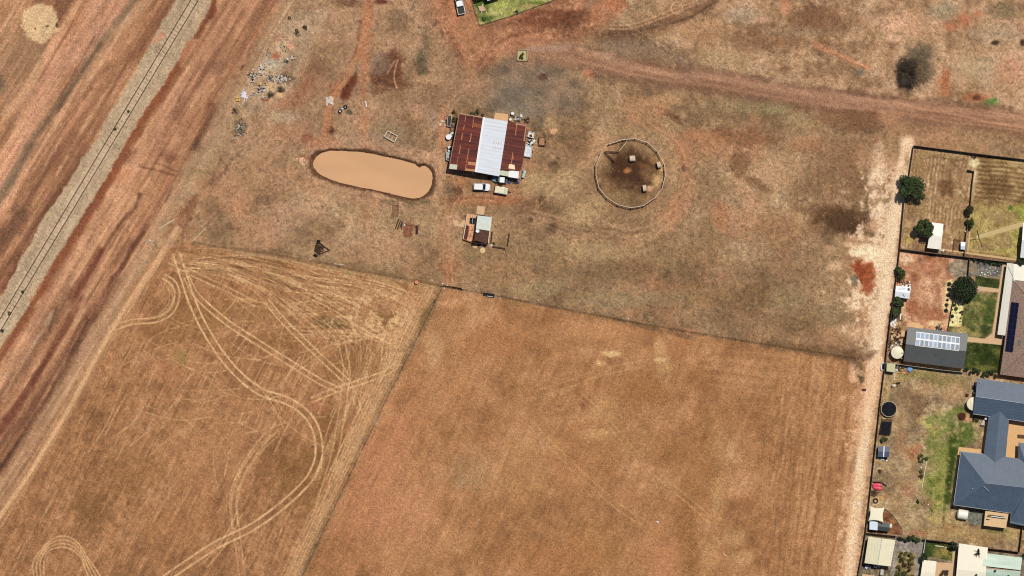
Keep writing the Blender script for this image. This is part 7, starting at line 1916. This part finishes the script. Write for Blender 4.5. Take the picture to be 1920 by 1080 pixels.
k = MB(); k.tube(W(1637, 903.5, .5), W(1652, 903.5, .6), .1); k.tube(W(1652, 903.5, .6), W(1663, 911.5, .4), .09); k.tube(W(1655, 907, .2), W(1663, 911.5, .4), .06); k.lump(W(1643, 904, .4), (1.8, .3, .4), 2); solo(k, 'boat_trailer', M_DARK, 'thin dark trailer frame behind the red kayaks', 'trailer', W(1650, 907))
junk(1639, 925, 5, 5, 'dark heap of garden tools below the red kayaks', [('dark_scrap', M_DARK), ('timber', M_DWOOD), ('rust', M_RUST)], 22, 64, hmax=.4)
k = MB(); k.ring(W(1641.5, 939, .15), .55, .17, 20, 8); solo(k, 'tyre', M_BLACK, 'black tyre lying above the cream shade sail', 'tyre', W(1641, 939), 'old tyres')
t = thing('shade_sail', 'cream square shade sail stretched in the fence corner', 'shade sail', W(1642, 963))
cs = [(1629.5, 948.5, 3.0), (1658, 951, 2.6), (1655.5, 979, 3.0), (1627, 976, 2.6)]
n = 14; vs = []
for j in range(n + 1):
    for i in range(n + 1):
        u, v = i / n, j / n
        P_ = [np.array([*P2(c_[:2])[0], c_[2]]) for c_ in cs]
        q = (1 - u) * (1 - v) * P_[0] + u * (1 - v) * P_[1] + u * v * P_[2] + (1 - u) * v * P_[3]
        cen = sum(P_) / 4
        pin = .20 * ((4 * u * (1 - u)) * (abs(2 * v - 1) ** 2) + (4 * v * (1 - v)) * (abs(2 * u - 1) ** 2))
        q = q + (cen - q) * pin * .95
        vs.append(tuple(q))
k = MB(); k.sheet(vs, [[j * (n + 1) + i, j * (n + 1) + i + 1, (j + 1) * (n + 1) + i + 1, (j + 1) * (n + 1) + i] for j in range(n) for i in range(n)], .02); k.build('sail', mat('cream_sail', (250, 238, 206), .8, .02), t, True)
for c_ in cs:
    k = MB(); k.tube(W(*c_[:2], 0), W(*c_[:2], c_[2] + .1), .06, n=8); k.build('post', M_GALV, t)
t = quad_roof_building('chicken_coop', 'coop with a white roof end and a dark green roof below the sail', 'coop', [(1630, 976.5), (1668, 981.5), (1666.5, 996.5), (1629.5, 992)], .5, 1.7, 1.8, roofmat('dark_green_roof', (34, 50, 46), 0, .5, .15, .5, 0, .8), M_DWOOD, over=.1)
k = MB(); k.sheet([(*P2((1630, 976.3))[0], 1.86), (*P2((1645.5, 978))[0], 1.86), (*P2((1644.5, 994))[0], 1.84), (*P2((1629.5, 992.3))[0], 1.84)], [[0, 1, 2, 3]], .04); k.build('white_roof', mat('pale_blue_sheet', (220, 228, 238), .4, .04), t)
k = MB(); k.box(W(1670, 985.5, .25), (.6, 1.0, .5), -.1); k.box(W(1670, 985.5, .52), (.5, .9, .04), -.1); solo(k, 'nest_box', M_CREAM, 'small cream box at the end of the green roofed coop', 'box', W(1670, 985))
BD = spline([(1660, 954), (1672, 964), (1681, 975), (1688, 986), (1692, 994), (1691, 1003)], 4)
k = MB()
for a, b_ in zip(BD[:-1], BD[1:]):
    A, B = W(*a, .1), W(*b_, .1); k.box((A + B) / 2, ((B - A).length, .14, .28), math.atan2(B.y - A.y, B.x - A.x))
solo(k, 'garden_edging', mat('grey_edging', (132, 116, 100), .8, .1), 'curved grey edging around the mulch by the coop', 'edging', W(1681, 975))
for x, y, r0, lb, m in [(1727, 856, .95, 'widest green shrub of the planted strip in the dry yard', M_LEAF3), (1727, 866, .7, 'green shrub below the widest one in the planted strip', M_LEAF3), (1737, 860, .5, 'small green shrub east of the widest one', M_LEAF3), (1727, 884, .5, 'olive shrub beside the white garden ball', M_LEAF4), (1726.5, 893, .68, 'round reddish shrub in the middle of the planted strip', leafmat('red_foliage', (58, 36, 26), (110, 76, 52))), (1720.5, 940.5, .55, 'dark shrub alone at the bottom of the planted strip', M_LEAF)]:
    shrub(x, y, r0, r0 * 1.2, lb, m, 'shrubs of the planted strip', 300, .14)
k = MB(); k.lump(W(1727, 877, .25), (.5, .5, .5), 3, 12, 6); solo(k, 'garden_ball', M_WHITE, 'white garden ball among the shrubs of the planted strip', 'ball', W(1727, 877))
k = MB(); k.tube(W(1737, 866.5, .15), W(1728.5, 916, .15), .1, n=7); k.box(W(1737, 866.5, .2), (.25, .25, .3)); solo(k, 'pole', M_CREAM, 'long cream pole edging the planted strip', 'pole', W(1733, 890))
k = MB(); k.lump(W(1740.5, 946.5, .12), (.4, .35, .3), 3); solo(k, 'stone', M_WHITE, 'white stone at the low end of the dry yard', 'stone', W(1740, 946))
junk(1825, 730, 2, 8, 'white pots along the garage wall of the blue house', [('pots', M_WHITE), ('dark_scrap', M_DARK)], 14, 65, hmax=.3)
shrub(1813, 741, .5, .6, 'dark reddish shrub near the cream tank of the blue house', leafmat('red_foliage', (58, 36, 26), (110, 76, 52)), 'bushes in the back yards', 160, .13, 'bush', 'bush', stem=False)
shrub(1829, 786, .9, 1.0, 'dark shrub in the corner below the garage wing', M_LEAF, 'bushes in the back yards', 260, .15, 'bush', 'bush')
# ------------------------------------------------------------------ bottom lots
cr = roofmat('cream_shed_roof', (238, 226, 188), -.12, .76, .05, .5, 0, .9, None, .8)
a4 = [(1678, 1012), (1669, 1061.5), (1620, 1055), (1627.5, 1005.5)]
quad_roof_building('garage', 'cream ridged shed at the bottom of the lane fence', 'shed', a4, .5, 2.6, 3.3, cr, M_CREAM, over=.2, cap=mat('cap_grey', (206, 206, 200), .4, .04), doors=[(0, 1, .2, .7, 2.2)])
junk(1630, 1062, 10, 3, 'grey tubing heaped behind the cream ridged shed', [('tubing', M_GALV), ('dark_scrap', M_DARK)], 24, 71, hmax=.5)
junk(1645, 1063, 6, 2.5, 'white buckets at the corner of the cream ridged shed', [('buckets', M_WHITE), ('dark_scrap', M_BLACK)], 12, 72, hmax=.5)
boxy('air_conditioner', 'white unit south of the cream ridged shed', 'unit', [(1651, 1067), (1657, 1068), (1656, 1079), (1650, 1078)], 0, .9, mat('dull_white', (196, 186, 172), .5, .05))
slab([(1617, 1076), (1640, 1079), (1636, 1110), (1612, 1110)], 'tan slab at the bottom edge below the cream shed', 'slab', M_CONC2, .06)
for x, y, r0, rx_, lb, m in [(1688, 1008.5, .7, 1.3, 'dark hedge bush at the left end above the gravel drive', M_LEAF2), (1701, 1010.5, .75, 1.2, 'dark hedge bush in the middle above the gravel drive', M_LEAF2), (1711, 1008, .85, 1.1, 'bright green hedge bush above the gravel drive', M_LEAF3), (1720.5, 1012, .7, 1.0, 'green hedge bush at the right end above the gravel drive', M_LEAF3)]:
    shrub(x, y, r0, 1.4, lb, m, 'hedge above the gravel drive', 500, .16, rx=rx_)
isl = [(1686.5, 1040, .9, 3), (1699, 1038, .6, 3), (1710, 1043, 1.0, 3), (1691, 1050, .9, 0), (1703, 1050, .8, 3), (1697, 1060, .85, 4), (1708, 1056, .7, 3), (1685, 1064, .8, 3), (1705, 1066, .8, 4), (1698, 1075, 1.0, 0), (1684, 1077, .9, 3), (1709, 1079, .8, 3)]
LB = ['olive shrub at the top left of the drive island', 'small olive shrub at the top of the drive island', 'large olive shrub at the top right of the drive island', 'dark shrub left of centre in the drive island', 'olive shrub right of centre in the drive island', 'reddish shrub in the middle of the drive island', 'small olive shrub on the right side of the drive island', 'olive shrub on the left side of the drive island', 'reddish shrub low on the right of the drive island', 'large dark shrub low in the drive island', 'olive shrub at the lower left of the drive island', 'olive shrub at the lower right of the drive island']
for (x, y, r0, q), lb in zip(isl, LB):
    shrub(x, y, r0, r0 * 1.3, lb, {3: M_LEAF4, 0: M_LEAF, 4: leafmat('red_foliage', (58, 36, 26), (110, 76, 52))}[q], 'shrubs of the drive island', 300, .16)
# palm on the drive edge
t = thing('palm_tree', 'spiky dark palm at the edge of the gravel drive', 'palm', W(1732, 1043))
loc = W(1732, 1043); k = MB(); k.tube(loc, loc + Vector((0, 0, 2.4)), .2, .16); k.build('trunk', M_TRUNK, t)
k = MB(); r = random.Random(3)
for i in range(46):
    a = r.uniform(0, 6.28); L = r.uniform(.9, 1.5); p0 = loc + Vector((0, 0, 2.4)); d = Vector((math.cos(a), math.sin(a), 0)); u = Vector((-d.y, d.x, 0)) * .13
    m1 = p0 + d * L * .55 + Vector((0, 0, r.uniform(.1, .7))); e = p0 + d * L + Vector((0, 0, r.uniform(-.5, .3)))
    k.add([p0 - u * .4, p0 + u * .4, m1 + u, m1 - u], [[0, 1, 2, 3]]); k.add([m1 - u, m1 + u, e], [[0, 1, 2]])
k.build('fronds', M_LEAF2, t)
tree(1788.5, 1021, 1.5, 3, 'dark spreading tree over the small lawn fence', M_LEAF2, 'trees on the house lots', 900, .24, 8, ry=1.0)
shrub(1766, 1020, .9, 1.0, 'flowering low shrub along the small lawn fence', M_LEAF4, 'bushes in the back yards', 200, .15, rx=1.8)
k = MB(); k.box(W(1767, 1025, .12), (3.8, .2, .3), -.14); k.box(W(1767, 1025, .28), (3.6, .12, .04), -.14); solo(k, 'garden_edging', M_CREAM, 'cream edging log in front of the flowering shrub', 'edging', W(1767, 1025))
wr = roofmat('white_lot_roof', (244, 232, 204), -.12, .76, .03, .5, 0, .96)
quad_roof_building('garage', 'cream flat roofed shed below the palm', 'shed', [(1729.5, 1049), (1755, 1052), (1750, 1095), (1723, 1093)], .5, 2.5, 2.65, wr, M_WALL, over=.15)
slab([(1753, 1054), (1789, 1056), (1788, 1100), (1748, 1100)], 'tan yard slab between the two cream roofs', 'slab', M_CONC2, .07)
shrub(1769, 1076, 1.5, 1.2, 'speckled dark shrub between the two cream roofs', M_SCRUB, 'bushes in the back yards', 420, .17, 'bush', 'bush', ry=1.1)
slab([(1786, 1032), (1791.5, 1030), (1790, 1100), (1784.5, 1100)], 'narrow tan path beside the small lawn', 'path', mat('sandy_path', (206, 178, 126), .9, .06, 2), .06, 'footpath')
HG = quad_roof_building('house', 'cream roofed house at the bottom right of the lots', 'house', [(1797, 1018), (1851, 1026), (1843, 1120), (1788, 1115)], .5, 2.8, 3.3, wr, M_WALL)
k = MB(); r = random.Random(6)
for i in range(22):
    k.tube(W(1833, 1036, 3.3), W(1833 + r.uniform(-9, 5), 1036 + r.uniform(-9, 9), 3.35), .05, n=5)
k.lump(W(1833.5, 1031, 3.5), (.5, .9, .4), 3); solo(k, 'roof_aerial', M_BLACK, 'black spiky aerial on the cream house roof', 'aerial', W(1833, 1036))
gr = roofmat('pale_green_roof', (198, 214, 194), -.12, .6, .1, .5, 0, .85, (172, 194, 168), .7, (6, 1))
k = thing('house', 'pale green roofed house at the bottom right corner', 'house', W(1880, 1060))
b = MB(); b.prism(inset(P2((1845, 1037), (1915, 1046), (1905, 1120), (1836, 1115)), .4), -.1, 2.6); b.build('wall', M_WALL, k)
b = MB(); b.sheet([(*P2((1844.5, 1036))[0], 2.8), (*P2((1915.5, 1045))[0], 2.8), (*P2((1912, 1068))[0], 3.3), (*P2((1841, 1060))[0], 3.3)], [[0, 1, 2, 3]], .1); b.build('roof', gr, k)
b = MB(); b.sheet([(*P2((1828, 1064))[0], 3.15), (*P2((1912, 1070))[0], 3.4), (*P2((1905, 1125))[0], 2.7), (*P2((1820, 1120))[0], 2.6)], [[0, 1, 2, 3]], .1); b.build('roof', gr, k)
for q in ((1864.5, 1069), (1889, 1079), (1829, 1077)):
    b = MB(); b.tube(W(*q, 2.8), W(*q, 3.9), .12, n=8); b.lathe(W(*q, 3.7), [(.05, 0), (.3, .1), (.3, .25), (.02, .3)], 10); b.build('roof_vent', M_DARK, k)
sheet_fence([(1852, 1029.5), (1880, 1033), (1908, 1037)], 'red-brown low wall behind the pale green house', .6, mat('red_brown_wall', (112, 72, 58), .8, .1))
shrub(1919, 1043, .9, 1.6, 'dark bush at the right edge beside the pale green house', M_LEAF2, 'bushes in the back yards', 260, .17, 'bush', 'bush')
tree(1915, 496, 1.5, 3.4, 'dark tree at the right edge above the white patio roof', M_LEAF2, 'trees on the house lots', 900, .24, 8)
